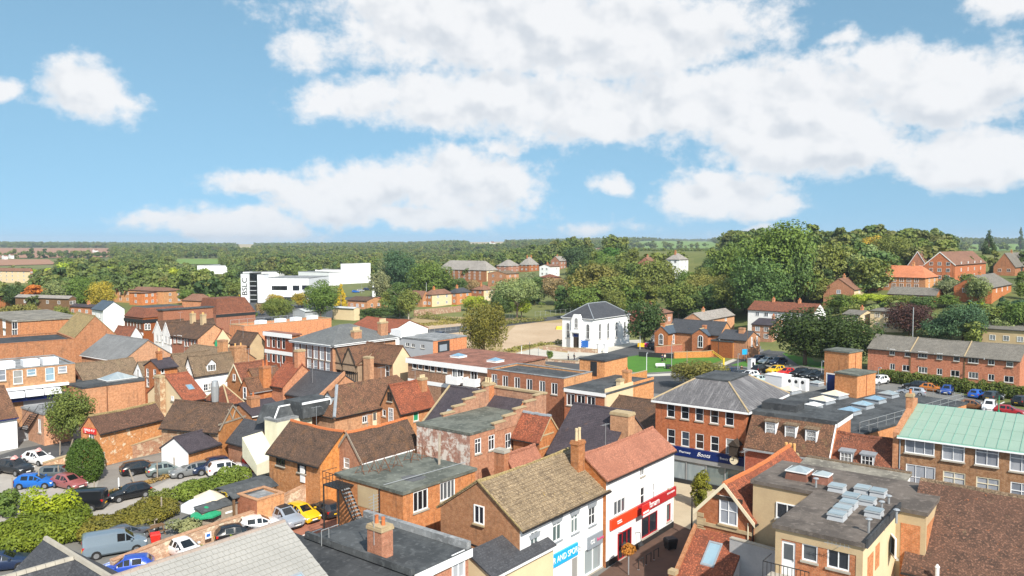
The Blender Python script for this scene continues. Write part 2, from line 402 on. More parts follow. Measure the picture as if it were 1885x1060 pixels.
m_felt('felt_brown',(.16,.135,.118),(.115,.097,.086))
m_felt('felt_red',(.30,.135,.095),(.23,.105,.075),seam=1.4)
m_felt('felt_pale',(.30,.31,.32),(.23,.24,.25),seam=1.5)
m_felt('felt_tan',(.27,.25,.21),(.19,.175,.15),seam=1.2)
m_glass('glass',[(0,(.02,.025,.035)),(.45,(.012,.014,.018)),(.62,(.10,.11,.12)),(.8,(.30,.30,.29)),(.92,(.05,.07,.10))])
m_glass('glass_net',[(0,(.34,.36,.40)),(.5,(.24,.26,.30)),(.75,(.44,.45,.47))],.12)
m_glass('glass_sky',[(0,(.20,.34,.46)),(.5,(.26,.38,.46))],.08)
m_glass('glass_car',[(0,(.008,.010,.012)),(.5,(.012,.014,.016))],.04)
m_glass('glass_pale',[(0,(.33,.38,.40)),(.5,(.29,.34,.36))],.15)
m_glass('glass_shop',[(0,(.10,.14,.14)),(.5,(.16,.20,.20))],.06)
m_glass('water_puddle',[(0,(.008,.012,.016)),(.5,(.008,.012,.016))],.02)
m_objcol('car_paint',.28,.5,.15,.8)
m_objcol('cloth',.9,.2)
m_plain('tyre',(.015,.015,.016),(.022,.022,.022),5,.85)
m_plain('rim',(.42,.43,.45),(.30,.31,.33),6,.3,.5,.7)
m_plain('lamp_clear',(.78,.80,.82),(.66,.68,.70),6,.12,.8)
m_plain('lamp_red',(.50,.01,.01),(.40,.01,.01),6,.15,.8)
m_plain('plate_white',(.80,.80,.76),(.74,.74,.70),6,.5)
m_plain('plate_yellow',(.80,.50,.02),(.74,.45,.02),6,.5)
m_leaf('leaf')
m_leaf('leaf_far',[(.06,.10,.03),(.13,.17,.045),(.15,.18,.05),(.08,.13,.045),(.18,.20,.065),(.05,.09,.035),(.15,.15,.055),(.10,.15,.05)])
m_plain('bark',(.13,.095,.065),(.08,.06,.042),3,.9,bmp=.4)
m_plain('bark_pale',(.46,.42,.36),(.30,.27,.22),3,.9)
m_plain('skin',(.55,.32,.22),(.50,.28,.19),5,.6)
m_plain('asphalt',(.085,.087,.092),(.062,.064,.068),.35,.9,bmp=.15)
m_plain('asphalt_pale',(.20,.195,.185),(.15,.147,.14),.3,.9,bmp=.15)
m_plain('gravel',(.27,.25,.23),(.20,.185,.17),.45,.95,bmp=.3,fine=14)
m_plain('gravel_pale',(.40,.37,.335),(.31,.285,.26),.45,.95,bmp=.3,fine=14)
m_plain('paving',(.50,.42,.30),(.42,.35,.25),.6,.9)
m_plain('paving_brown',(.13,.075,.055),(.09,.055,.042),1.2,.9)
m_plain('paving_red',(.36,.15,.095),(.28,.115,.075),.8,.9)
m_plain('earth',(.52,.40,.28),(.40,.29,.19),.06,.95,contrast=1.2,fine=1.2)
m_plain('earth_grass',(.42,.31,.18),(.29,.22,.10),.15,.95,fine=2.0)
m_plain('slab_pale',(.52,.49,.43),(.42,.40,.35),.25,.9)
m_plain('lawn',(.075,.20,.022),(.055,.155,.018),.4,.9,bmp=.4,fine=6)
m_plain('land',(.075,.105,.028),(.19,.19,.065),.006,.95,fine=.15)
m_plain('field_plough',(.34,.185,.115),(.29,.155,.095),.012,.95,fine=.3)
m_plain('field_green',(.16,.25,.055),(.13,.21,.045),.012,.95,fine=.3)
m_plain('field_stubble',(.42,.34,.19),(.36,.29,.16),.012,.95,fine=.3)
m_plain('road_line',(.70,.70,.68),(.55,.55,.53),3,.8)
def mesh_from(name,verts,faces,fmats=None,mats=()):
 me=bpy.data.meshes.new(name)
 me.from_pydata([tuple(v) for v in verts],[],faces)
 for m in mats:me.materials.append(MATS[m])
 if fmats and len(mats)>1:me.polygons.foreach_set('material_index',fmats)
 n=len(me.loops)
 if n:
  co=np.empty(len(me.vertices)*3);me.vertices.foreach_get('co',co);co=co.reshape(-1,3)
  li=np.empty(n,np.int32);me.loops.foreach_get('vertex_index',li)
  pn=np.empty(len(me.polygons)*3);me.polygons.foreach_get('normal',pn);pn=pn.reshape(-1,3)
  lt=np.empty(len(me.polygons),np.int32);me.polygons.foreach_get('loop_total',lt)
  ln=np.repeat(pn,lt,axis=0)
  t=np.stack([-ln[:,1],ln[:,0],np.zeros(n)],1);tl=np.linalg.norm(t,axis=1)
  flat=tl<.2
  t[flat]=(1,0,0);tl[flat]=1
  t/=tl[:,None]
  b=np.cross(ln,t);b[flat]=(0,1,0)
  p=co[li]
  uv=np.stack([(p*t).sum(1),(p*b).sum(1)],1)
  ul=me.uv_layers.new(name='UVMap');ul.data.foreach_set('uv',uv.astype(np.float32).ravel())
 me.update()
 return me
class MB:
 def __init__(s):s.v=[];s.f=[];s.m=[]
 def poly(s,pts,mi=0):
  k=len(s.v);s.v+=[tuple(p) for p in pts];s.f.append(tuple(range(k,k+len(pts))));s.m.append(mi);return s
 def box(s,x0,y0,z0,x1,y1,z1,mi=0):
  k=len(s.v)
  s.v+=[(x0,y0,z0),(x1,y0,z0),(x1,y1,z0),(x0,y1,z0),(x0,y0,z1),(x1,y0,z1),(x1,y1,z1),(x0,y1,z1)]
  s.f+=[(k+3,k+2,k+1,k),(k+4,k+5,k+6,k+7),(k,k+1,k+5,k+4),(k+1,k+2,k+6,k+5),(k+2,k+3,k+7,k+6),(k+3,k,k+4,k+7)]
  s.m+=[mi]*6;return s
 def hull(s,bot,top,mi=0,mtop=None,mbot=None):
  """prism between two polygons of the same count"""
  k=len(s.v);n=len(bot)
  s.v+=[tuple(p) for p in bot]+[tuple(p) for p in top]
  s.f.append(tuple(range(k+n-1,k-1,-1)));s.m.append(mi if mbot is None else mbot)
  s.f.append(tuple(range(k+n,k+2*n)));s.m.append(mi if mtop is None else mtop)
  for i in range(n):
   j=(i+1)%n;s.f.append((k+i,k+j,k+n+j,k+n+i));s.m.append(mi)
  return s
 def cyl(s,c,r,z0,z1,n=8,r2=None,mi=0):
  r2=r if r2 is None else r2
  bot=[(c[0]+r*cos(2*pi*i/n),c[1]+r*sin(2*pi*i/n),z0) for i in range(n)]
  top=[(c[0]+r2*cos(2*pi*i/n),c[1]+r2*sin(2*pi*i/n),z1) for i in range(n)]
  return s.hull(bot,top,mi)
 def bar(s,a,b,r=.03,n=4,mi=0,r2=None):
  a=Vector(a);b=Vector(b);d=(b-a)
  if d.length<1e-6:return s
  d.normalize();q=Vector((0,0,1)) if abs(d.z)<.9 else Vector((1,0,0))
  x=d.cross(q).normalized();y=d.cross(x);r2=r if r2 is None else r2
  bot=[a+(x*cos(2*pi*(i+.5)/n)+y*sin(2*pi*(i+.5)/n))*r for i in range(n)]
  top=[b+(x*cos(2*pi*(i+.5)/n)+y*sin(2*pi*(i+.5)/n))*r2 for i in range(n)]
  return s.hull(bot,top,mi)
 def obj(s,name,parent=None,mats=('paint_white',),loc=None):
  if isinstance(mats,str):mats=(mats,)
  return mk(name,mesh_from(name,s.v,s.f,s.m,mats),parent,loc)
def mk(name,me,parent=None,loc=None,rz=0.0):
 o=bpy.data.objects.new(name,me);COL.objects.link(o)
 if parent is not None:o.parent=parent
 if loc is not None:o.location=loc
 if rz:o.rotation_euler=(0,0,rz)
 return o
def root(name,label,cat,loc=(0,0,0),rz=0.0,group=None):
 o=bpy.data.objects.new(name,None);COL.objects.link(o)
 o.empty_display_size=.3
 o.location=loc;o.rotation_euler=(0,0,rz)
 return tag(o,label,cat,group)
def tag(o,label=None,cat=None,group=None,kind=None):
 if label:o['label']=label
 if cat:o['category']=cat
 if group:o['group']=group
 if kind:o['kind']=kind
 return o
WCACHE={}
def win_mesh(w,h,style,fm):
 key=(round(w,2),round(h,2),style,fm)
 if key in WCACHE:return WCACHE[key]
 w,h=key[0],key[1]
 f=MB();pane=MB()
 fw=.075 if max(w,h)>.5 else .05
 hw=w/2;hh=h/2
 if style=='arch':
  n=10;r=hw;zc=hh-r
  def ring(rr,zb):return [(-rr,zb)]+[(rr*cos(pi-pi*i/n),zc+rr*sin(pi*i/n)) for i in range(n+1)]+[(rr,zb)]
  A=ring(hw,-hh);Bq=ring(hw-.13,-hh+.1)
  for i in range(len(A)-1):
   a,b,c,d=A[i],A[i+1],Bq[i+1],Bq[i]
   f.hull([(a[0],-.07,a[1]),(b[0],-.07,b[1]),(c[0],-.07,c[1]),(d[0],-.07,d[1])],[(a[0],.02,a[1]),(b[0],.02,b[1]),(c[0],.02,c[1]),(d[0],.02,d[1])])
  f.box(-hw,-.09,-hh-.02,hw,.02,-hh+.1)
  f.box(-.03,-.045,-hh,.03,-.02,hh-.1);f.box(-hw+.05,-.045,-.1,hw-.05,-.02,-.04)
  pane.poly([(q[0],-.015,q[1]) for q in ring(hw-.1,-hh+.08)])
 else:
  f.box(-hw,-.04,-hh,hw,.05,-hh+fw).box(-hw,-.04,hh-fw,hw,.05,hh)
  f.box(-hw,-.04,-hh+fw,-hw+fw,.05,hh-fw).box(hw-fw,-.04,-hh+fw,hw,.05,hh-fw)
  nv=nh=0;bar=.05
  if style=='sash':nh=1
  elif style[0]=='c':nv=int(style[1])-1
  elif style[0]=='g':nv=int(style[1])-1;nh=int(style[2])-1;bar=.035
  elif style[0]=='t':nv=int(style[1])-1;nh= -1
  for i in range(nv):
   x= -hw+w*(i+1)/(nv+1);f.box(x-bar/2,-.03,-hh+fw,x+bar/2,.045,hh-fw)
  for i in range(max(nh,0)):
   z= -hh+h*(i+1)/(nh+1);f.box(-hw+fw,-.02,z-bar/2,hw-fw,.04,z+bar/2)
  if nh== -1:
   z=hh-h*.3;f.box(-hw+fw,-.025,z-.03,hw-fw,.042,z+.03)
  pane.poly([(-hw+fw*.6,.03,-hh+fw*.6),(hw-fw*.6,.03,-hh+fw*.6),(hw-fw*.6,.03,hh-fw*.6),(-hw+fw*.6,.03,hh-fw*.6)])
 r=(mesh_from('window',f.v,f.f,f.m,(fm,)),pane)
 WCACHE[key]=r
 return r
PCACHE={}
def put_window(parent,w,h,style,loc,rz,fm='paint_white',gm='glass',sill='concrete',name='window'):
 fme,pane=win_mesh(w,h,style,fm)
 o=mk(name,fme,parent,loc,rz)
 key=(round(w,2),round(h,2),style,gm)
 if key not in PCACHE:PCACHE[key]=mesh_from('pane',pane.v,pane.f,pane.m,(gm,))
 mk('pane',PCACHE[key],o)
 if sill:
  k2=('sill',round(w,2),round(h,2),sill)
  if k2 not in PCACHE:
   q=MB().box(-w/2-.07,-.16,-h/2-.12,w/2+.07,.0,-h/2-.005)
   PCACHE[k2]=mesh_from('sill',q.v,q.f,q.m,(sill,))
  mk('sill',PCACHE[k2],o)
 return o
def wall_panel(mb,O,ex,W,z0,z1,ops,nrm,mi=0,rd=.13):
 """a flat wall with real openings and their reveals"""
 xs=sorted({0.0,W}|{min(max(o[i],0),W) for o in ops for i in (0,1)})
 zs=sorted({z0,z1}|{min(max(o[i],z0),z1) for o in ops for i in (2,3)})
 P=lambda s,z,d=0:(O[0]+ex[0]*s-nrm[0]*d,O[1]+ex[1]*s-nrm[1]*d,z)
 for i in range(len(xs)-1):
  run=None
  for j in range(len(zs)-1):
   cx=(xs[i]+xs[i+1])/2;cz=(zs[j]+zs[j+1])/2
   hole=any(o[0]<cx<o[1] and o[2]<cz<o[3] for o in ops)
   if not hole and run is None:run=zs[j]
   if hole and run is not None:
    mb.poly([P(xs[i],run),P(xs[i+1],run),P(xs[i+1],zs[j]),P(xs[i],zs[j])],mi);run=None
  if run is not None:mb.poly([P(xs[i],run),P(xs[i+1],run),P(xs[i+1],z1),P(xs[i],z1)],mi)
 for (a,b,c,d) in ops:
  mb.poly([P(a,c),P(b,c),P(b,c,rd),P(a,c,rd)],mi);mb.poly([P(a,d),P(b,d),P(b,d,rd),P(a,d,rd)],mi)
  mb.poly([P(a,c),P(a,d),P(a,d,rd),P(a,c,rd)],mi);mb.poly([P(b,c),P(b,d),P(b,d,rd),P(b,c,rd)],mi)
class House:pass
PROT=[]
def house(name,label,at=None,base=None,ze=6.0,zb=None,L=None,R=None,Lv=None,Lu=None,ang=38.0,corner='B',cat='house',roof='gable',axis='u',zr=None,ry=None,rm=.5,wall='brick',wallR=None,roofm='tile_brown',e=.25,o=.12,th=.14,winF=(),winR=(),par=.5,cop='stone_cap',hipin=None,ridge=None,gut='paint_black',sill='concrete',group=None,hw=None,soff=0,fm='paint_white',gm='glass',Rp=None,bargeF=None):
 b=House()
 if Rp is not None:
  q0,q1=at_z(at[0],at[1],ze),at_z(Rp[0],Rp[1],ze);ang=math.degrees(atan2(q1[0]-q0[0],q1[1]-q0[1]));R=Rp[0]
 a=radians(ang);u=np.array((sin(a),cos(a)));v=np.array((-cos(a),sin(a)))
 if base is not None:
  g=gp(*base);P=g[:2];z0=float(g[2]);ze=z0+(hw or ze)
  b.z0=z0
  if zb is None:zb=z0-4.0
  if R is not None or L is not None:y0_=ry or base[1]-25;PROT.append((L if L is not None else R-20,R if R is not None else base[0],y0_,y0_+(base[1]-y0_)*.68,P[1]))
  if zr is not None:zr=z0+zr
 else:
  q=at_z(at[0],at[1],ze);P=q[:2]
  if zb is None:zb=0.0
 P3=np.array((P[0],P[1],ze))
 if corner=='B':
  if Lu is None:Lu=solve_len(P3,u,R)
  if Lv is None:Lv=solve_len(P3,v,L)
  B=P
 elif corner=='A':
  if Lv is None:Lv= -solve_len(P3,v,R)
  B=P-v*Lv
  if Lu is None:Lu=8.0
 else:
  if Lu is None:Lu= -solve_len(P3,u,L)
  B=P-u*Lu
  if Lv is None:Lv=8.0
 b.B,b.u,b.v,b.Lu,b.Lv,b.ze,b.zb=B,u,v,Lu,Lv,ze,zb
 b.rz=pi/2-a
 b.root=root(name,label,cat,(B[0],B[1],zb),b.rz,group)
 ZE=ze-zb
 b.ZE=ZE
 def world(x,y):return B+u*x+v*y
 b.world=world
 b.h=lambda z:z-zb
 if ridge is None and roof=='gable' and base is None:ridge=roofm
 if roof in ('gable','hip','mono'):
  if zr is None and ry is not None:
   rp=world(0,rm*Lv) if axis=='u' else world(rm*Lu,0)
   if roof=='hip':
    k=hipin if hipin is not None else min(Lu,Lv)/2
    rp=world(k,Lv/2) if axis=='u' else world(Lu/2,k)
   zr=z_for_py(rp[0],rp[1],ry)
  if zr is None:zr=ze+.42*min(Lu,Lv) if roof!='mono' else ze+1.2
  zr=max(zr,ze+.25)
 b.zr=zr
 def onwall(px,py,w):
  d=ray(px,py);nrm= -u if w=='F' else -v
  rel=np.array((B[0],B[1]))-CAMP[:2]
  t=(rel@nrm)/(d[:2]@nrm);q=CAMP+d*t
  s=(q[:2]-B)@(v if w=='F' else u)
  return s,q[2]-zb
 b.onwall=onwall
 wm=(wall,wallR or wall)  # many brick houses get a brighter right wall: sunlight painted into the colour
 mb=MB();ops={'F':[],'R':[]};todo=[]
 top=ZE
 for W,lst,LEN in (('F',winF,Lv),('R',winR,Lu)):
  for it in lst:
   px,py,ww,hh,st=it[:5];opt=it[5] if len(it)>5 else {}
   s,z=onwall(px,py,W)
   r=(s-ww/2,s+ww/2,z-hh/2,z+hh/2)
   cut=st!='arch' and r[0]>.05 and r[1]<LEN-.05 and r[3]<top-.03 and r[2]>.05 and not any(r[0]<q[1]+.02 and r[1]>q[0]-.02 and r[2]<q[3]+.02 and r[3]>q[2]-.02 for q in ops[W])
   if cut:ops[W].append(r)
   todo.append((W,s,z,ww,hh,st,cut,opt))
 wall_panel(mb,(0,Lv),(0,-1),Lv,0,top,[(Lv-q[1],Lv-q[0],q[2],q[3]) for q in ops['F']],(-1,0),0)
 wall_panel(mb,(0,0),(1,0),Lu,0,top,ops['R'],(0,-1),1)
 mb.poly([(Lu,0,0),(Lu,Lv,0),(Lu,Lv,top),(Lu,0,top)],1)
 mb.poly([(Lu,Lv,0),(0,Lv,0),(0,Lv,top),(Lu,Lv,top)],0)
 if roof in ('gable','mono'):
  ZR=zr-zb
  if roof=='mono':rm=1.0
  if axis=='u':
   for x,mi in ((0,0),(Lu,1)):mb.poly([(x,0,top),(x,Lv,top),(x,rm*Lv,ZR)],mi)
   if roof=='mono':mb.poly([(0,Lv,top),(Lu,Lv,top),(Lu,Lv,ZR),(0,Lv,ZR)],0)
  else:
   for y,mi in ((0,1),(Lv,0)):mb.poly([(0,y,top),(Lu,y,top),(rm*Lu,y,ZR)],mi)
   if roof=='mono':mb.poly([(Lu,0,top),(Lu,Lv,top),(Lu,Lv,ZR),(Lu,0,ZR)],1)
 b.wall=mb.obj('wall',b.root,wm)
 for (W,s,z,ww,hh,st,cut,opt) in todo:
  off=.06 if cut else -.035
  if W=='F':loc,rz=(off,s,z),-pi/2
  else:loc,rz=(s,off,z),0.0
  if st=='door':
   put_door(b.root,ww,hh,loc,rz,opt)
  else:
   put_window(b.root,ww,hh,st,loc,rz,opt.get('fm',fm),opt.get('gm',gm),opt.get('sill',sill))
 b.roof=None
 if roof in ('gable','mono'):
  ZR=zr-zb;r=MB()
  A,Cc=(Lv,Lu) if axis=='u' else (Lu,Lv)
  s1=(ZR-ZE)/max(.05,rm*A);s2=(ZR-ZE)/max(.05,(1-rm)*A)
  if roof=='mono':
   prof=[(-e,ZE-e*s1),(A+.1,ZR+.1*s1)]
  else:
   prof=[(-e,ZE-e*s1),(rm*A,ZR),(A+e,ZE-e*s2)]
  ring=[(p,z+.02+th) for p,z in prof]+[(p,z+.02) for p,z in reversed(prof)]
  T=(lambda p,q,z:(q,p,z)) if axis=='u' else (lambda p,q,z:(p,q,z))
  n=len(ring);m0=n//2
  E0,E1= -o,Cc+o
  ns=8 if roofm.startswith('tile') and base is None else 1;sg=[0.0]+[-min(.16,.012*(E1-E0))*sin(pi*k/ns)+RND.uniform(-.035,.035) for k in range(1,ns)]+[0.0]
  for k in range(ns):
   q0,q1=E0+(E1-E0)*k/ns,E0+(E1-E0)*(k+1)/ns
   for i in range(n):
    j=(i+1)%n;wI=[1 if abs(ring[x][0]-rm*A)<1e-6 else .3 for x in (i,j)]
    r.poly([T(ring[i][0],q0,ring[i][1]+sg[k]*wI[0]),T(ring[j][0],q0,ring[j][1]+sg[k]*wI[1]),T(ring[j][0],q1,ring[j][1]+sg[k+1]*wI[1]),T(ring[i][0],q1,ring[i][1]+sg[k+1]*wI[0])])
  m_=n//2
  for i in range(m_-1):
   q=[ring[i],ring[i+1],ring[n-2-i],ring[n-1-i]]
   for E in (E0,E1):r.poly([T(p,E,z) for p,z in q])
  b.roof=r.obj('roof',b.root,(roofm,))
  if ridge and roof=='gable':
   k=MB();zt=ZR+.02+th;c0=rm*A
   segs=max(2,int((E1-E0)/.45))
   for i in range(segs):
    q0=E0+(E1-E0)*i/segs;q1=E0+(E1-E0)*(i+.95)/segs
    kk=(i+.5)/segs*ns;k0=min(ns-1,int(kk));up=RND.uniform(-.015,.015)+sg[k0]+(sg[k0+1]-sg[k0])*(kk-k0)
    pr=[(c0-.16,zt-.12+up),(c0-.1,zt+.05+up),(c0,zt+.1+up),(c0+.1,zt+.05+up),(c0+.16,zt-.12+up)]
    k.hull([T(p,q0,z) for p,z in pr],[T(p,q1,z) for p,z in pr])
   k.obj('ridge_tiles',b.roof,(ridge,))
  if bargeF:
   k=MB()
   for (p0,z0_),(p1,z1_) in ((prof[0],prof[1]),(prof[1],prof[2])) if roof=='gable' else ():
    for E in ((E0-.03,E0+.03),):
     k.hull([T(p0,E[0],z0_-.16),T(p0,E[1],z0_-.16),T(p1,E[1],z1_-.16),T(p1,E[0],z1_-.16)],[T(p0,E[0],z0_+th+.03),T(p0,E[1],z0_+th+.03),T(p1,E[1],z1_+th+.03),T(p1,E[0],z1_+th+.03)])
   k.obj('bargeboard',b.roof,(bargeF,))
  b.slope=s1
  b.prof=prof
 elif roof=='hip':
  ZR=zr-zb;r=MB();t=.02
  k=hipin if hipin is not None else min(Lu,Lv)/2
  sl=(ZR-ZE)/(min(Lu,Lv)/2)
  ze_=ZE-e*sl*.5+t
  c=[(-e,-e,ze_),(Lu+e,-e,ze_),(Lu+e,Lv+e,ze_),(-e,Lv+e,ze_)]
  if axis=='u':r0,r1=(k,Lv/2,ZR),(max(k+.05,Lu-k),Lv/2,ZR);fs=[(c[0],c[1],r1,r0),(c[1],c[2],r1),(c[2],c[3],r0,r1),(c[3],c[0],r0)]
  else:r0,r1=(Lu/2,k,ZR),(Lu/2,max(k+.05,Lv-k),ZR);fs=[(c[0],c[1],r0),(c[1],c[2],r1,r0),(c[2],c[3],r1),(c[3],c[0],r0,r1)]
  for q in fs:r.poly(q)
  lo=[(x,y,z-.16) for x,y,z in c]
  for i in range(4):r.poly([lo[i],lo[(i+1)%4],c[(i+1)%4],c[i]])
  r.poly(lo[::-1])
  b.roof=r.obj('roof',b.root,(roofm,))
  if ridge:
   kk=MB();kk.bar(r0,r1,.12,6)
   for cc,rr in ((c[0],r0),(c[1],r1 if axis=='u' else r0),(c[2],r1),(c[3],r0 if axis=='u' else r1)):kk.bar(cc,rr,.11,6)
   kk.obj('ridge_tiles',b.roof,(ridge,))
  b.slope=sl
 elif roof=='slab':
  r=MB();r.box(-e,-e,ZE+.01,Lu+e,Lv+e,ZE+.26)
  b.roof=r.obj('roof',b.root,(roofm,));b.deck=ZE+.26
 elif roof=='flat':
  r=MB();r.poly([(0.28,0.28,ZE-par),(Lu-.28,.28,ZE-par),(Lu-.28,Lv-.28,ZE-par),(.28,Lv-.28,ZE-par)])
  b.roof=r.obj('roof',b.root,(roofm,));b.deck=ZE-par
  q=MB()
  q.box(.002,.26,ZE-par-.1,.28,Lv-.26,ZE-.002).box(Lu-.28,.26,ZE-par-.1,Lu-.002,Lv-.26,ZE-.002)
  q.box(.002,.002,ZE-par-.1,Lu-.002,.26,ZE-.002).box(.002,Lv-.26,ZE-par-.1,Lu-.002,Lv-.002,ZE-.002)
  q.obj('parapet',b.root,(wm[1],))
  k=MB();w2=.33
  k.box(-.05,-.05,ZE,w2,Lv+.05,ZE+.09).box(Lu-w2,-.05,ZE,Lu+.05,Lv+.05,ZE+.09)
  k.box(w2,-.05,ZE,Lu-w2,w2,ZE+.09).box(w2,Lv-w2,ZE,Lu-w2,Lv+.05,ZE+.09)
  k.obj('coping',b.root,(cop,))
 if gut and roof in ('gable','hip','mono'):
  g=MB();zz=ZE-e*getattr(b,'slope',.5)*(.5 if roof=='hip' else 1)
  if roof=='hip' or axis=='u':g.box(-o,-e-.11,zz-.05,Lu+o,-e+.01,zz+.06)
  if roof=='hip' or axis=='v':g.box(-e-.11,-o,zz-.05,-e+.01,Lv+o,zz+.06)
  g.obj('gutter',b.root,(gut,))
 return b
def put_door(parent,w,h,loc,rz,opt):
 d=MB();d.box(-w/2,-.02,-h/2,w/2,.05,h/2)
 o=d.obj('door',parent,(opt.get('m','paint_white'),));o.location=loc;o.rotation_euler=(0,0,rz)
 f=MB();f.box(-w/2-.08,-.04,-h/2,-w/2,.06,h/2+.08).box(w/2,-.04,-h/2,w/2+.08,.06,h/2+.08).box(-w/2,-.04,h/2,w/2,.06,h/2+.08)
 f.obj('frame',o,(opt.get('fm','paint_white'),))
 if opt.get('glass',True):
  MB().box(-w/2+.13,-.03,-h*.02,w/2-.13,-.021,h/2-.16).obj('pane',o,('glass',))
 MB().box(w/2-.12,-.07,-.08,w/2-.08,-.021,.06).obj('handle',o,('steel',))
 return o
def ridge_at(b,px,axis='u'):
 """distance along the ridge that shows at photo column px"""
 if axis=='u':
  p=b.world(0,b.Lv/2);return solve_len((p[0],p[1],b.zr),b.u,px)
 p=b.world(b.Lu/2,0);return solve_len((p[0],p[1],b.zr),b.v,px)
def chimney(b,x,y,ztop,w=.75,d=.6,down=2.6,pots=2,m='brick',pm='pot',along='x',cap='brick_old',pot_h=.45,flash=True):
 """x, y in the building's own frame, ztop in world metres"""
 zt=ztop-b.zb
 q=MB();q.box(x-w/2,y-d/2,zt-down,x+w/2,y+d/2,zt-.3)
 c=q.obj('chimney',b.root,(m,))
 k=MB();k.box(x-w/2-.06,y-d/2-.06,zt-.3,x+w/2+.06,y+d/2+.06,zt-.12).box(x-w/2-.02,y-d/2-.02,zt-.12,x+w/2+.02,y+d/2+.02,zt)
 k.obj('corbel',c,(cap,))
 for i in range(pots):
  t=(i+.5)/pots-.5
  px,py=(x+t*w*.92,y) if along=='x' else (x,y+t*d*.92)
  p=MB();r=min(.13,.42*(w if along=='x' else d)/pots)
  p.cyl((px,py),r,zt,zt+pot_h*.8,8,r*.82).cyl((px,py),r*.98,zt+pot_h*.8,zt+pot_h,8,r*.98)
  p.obj('chimney_pot',c,(pm,))
 return c
def part_box(b,name,x0,y0,z0,x1,y1,z1,m,parent=None):
 """box in the building frame, heights in world metres"""
 return MB().box(x0,y0,z0-b.zb,x1,y1,z1-b.zb).obj(name,parent or b.root,(m,))
def loc_of(b,px,py,z):
 """photo point at height z in the building's own plan frame"""
 q=at_z(px,py,z)[:2]-b.B
 return q@b.u,q@b.v
def dormer(b,s,z,w=1.2,h=1.2,wall='R',style='c2',wm='paint_white',rm='lead',roofk='flat',depth=None,fm='paint_white',gm='glass'):
 """window standing out of the slope over wall F or R; s along the wall, z = sill height (world)"""
 zz=z-b.zb
 sl=b.slope
 d0=(zz-b.ZE)/sl;d1=(zz+h+(.25 if roofk=='flat' else .1));d1=(d1-b.ZE)/sl
 T=(lambda p,q,r:(q,p,r)) if wall=='R' else (lambda p,q,r:(q,p,r))
 if wall=='R':X=lambda s_,d_,z_:(s_,d_,z_)
 else:X=lambda s_,d_,z_:(d_,s_,z_)
 k=MB()
 a,c=s-w/2,s+w/2
 for q in (a,c):k.poly([X(q,d0,zz),X(q,d0,zz+h),X(q,d1+.15,zz+h),X(q,d0+.02,zz)])
 k.poly([X(a,d0,zz),X(c,d0,zz),X(c,d0,zz+h),X(a,d0,zz+h)])
 D=k.obj('dormer',b.root,(wm,))
 r=MB()
 if roofk=='flat':
  r.hull([X(a-.12,d0-.15,zz+h),X(c+.12,d0-.15,zz+h),X(c+.12,d1+.4,zz+h+.08),X(a-.12,d1+.4,zz+h+.08)],[X(a-.12,d0-.15,zz+h+.12),X(c+.12,d0-.15,zz+h+.12),X(c+.12,d1+.4,zz+h+.2),X(a-.12,d1+.4,zz+h+.2)])
 else:
  g=w*.5;dd=(zz+h+g-b.ZE)/sl
  k2=MB();k2.poly([X(a,d0,zz+h),X(c,d0,zz+h),X(s,d0,zz+h+g)]);k2.obj('gable_end',D,(wm,))
  for q0 in (a-.12,c+.12):
   r.hull([X(q0,d0-.15,zz+h-.1),X(s,d0-.15,zz+h+g),X(s,dd,zz+h+g),X(q0,d1,zz+h-.1)],[X(q0,d0-.15,zz+h-.02),X(s,d0-.15,zz+h+g+.08),X(s,dd,zz+h+g+.08),X(q0,d1,zz+h-.02)])
 r.obj('dormer_roof',D,(rm,))
 loc=X(s,d0-.03,zz+h/2)
 put_window(D,w-.1,h-.08,style,loc,0 if wall=='R' else -pi/2,fm,gm,None)
 return D
def rooflight(b,s,z,w=.8,h=1.1,wall='R',fm='paint_grey',gm='glass_sky'):
 """window lying in the slope"""
 zz=z-b.zb;sl=b.slope;d0=(zz-b.ZE)/sl;L=sqrt(1+sl*sl)
 X=(lambda s_,d_,z_:(s_,d_,z_)) if wall=='R' else (lambda s_,d_,z_:(d_,s_,z_))
 def P(t,k,up):
  dd=d0+k/L;n=up
  return X(t,dd-n*sl/L,b.ZE+dd*sl+.16+n/L)
 f=MB()
 a,c=s-w/2,s+w/2
 for (t0,t1,k0,k1) in ((a,c,0,.09),(a,c,h-.09,h),(a,a+.09,.09,h-.09),(c-.09,c,.09,h-.09)):
  f.hull([P(t0,k0,-.1),P(t1,k0,-.1),P(t1,k1,-.1),P(t0,k1,-.1)],[P(t0,k0,.07),P(t1,k0,.07),P(t1,k1,.07),P(t0,k1,.07)])
 o=f.obj('rooflight',b.roof or b.root,(fm,))
 MB().poly([P(a+.05,.05,.04),P(c-.05,.05,.04),P(c-.05,h-.05,.04),P(a+.05,h-.05,.04)]).obj('pane',o,(gm,))
 return o
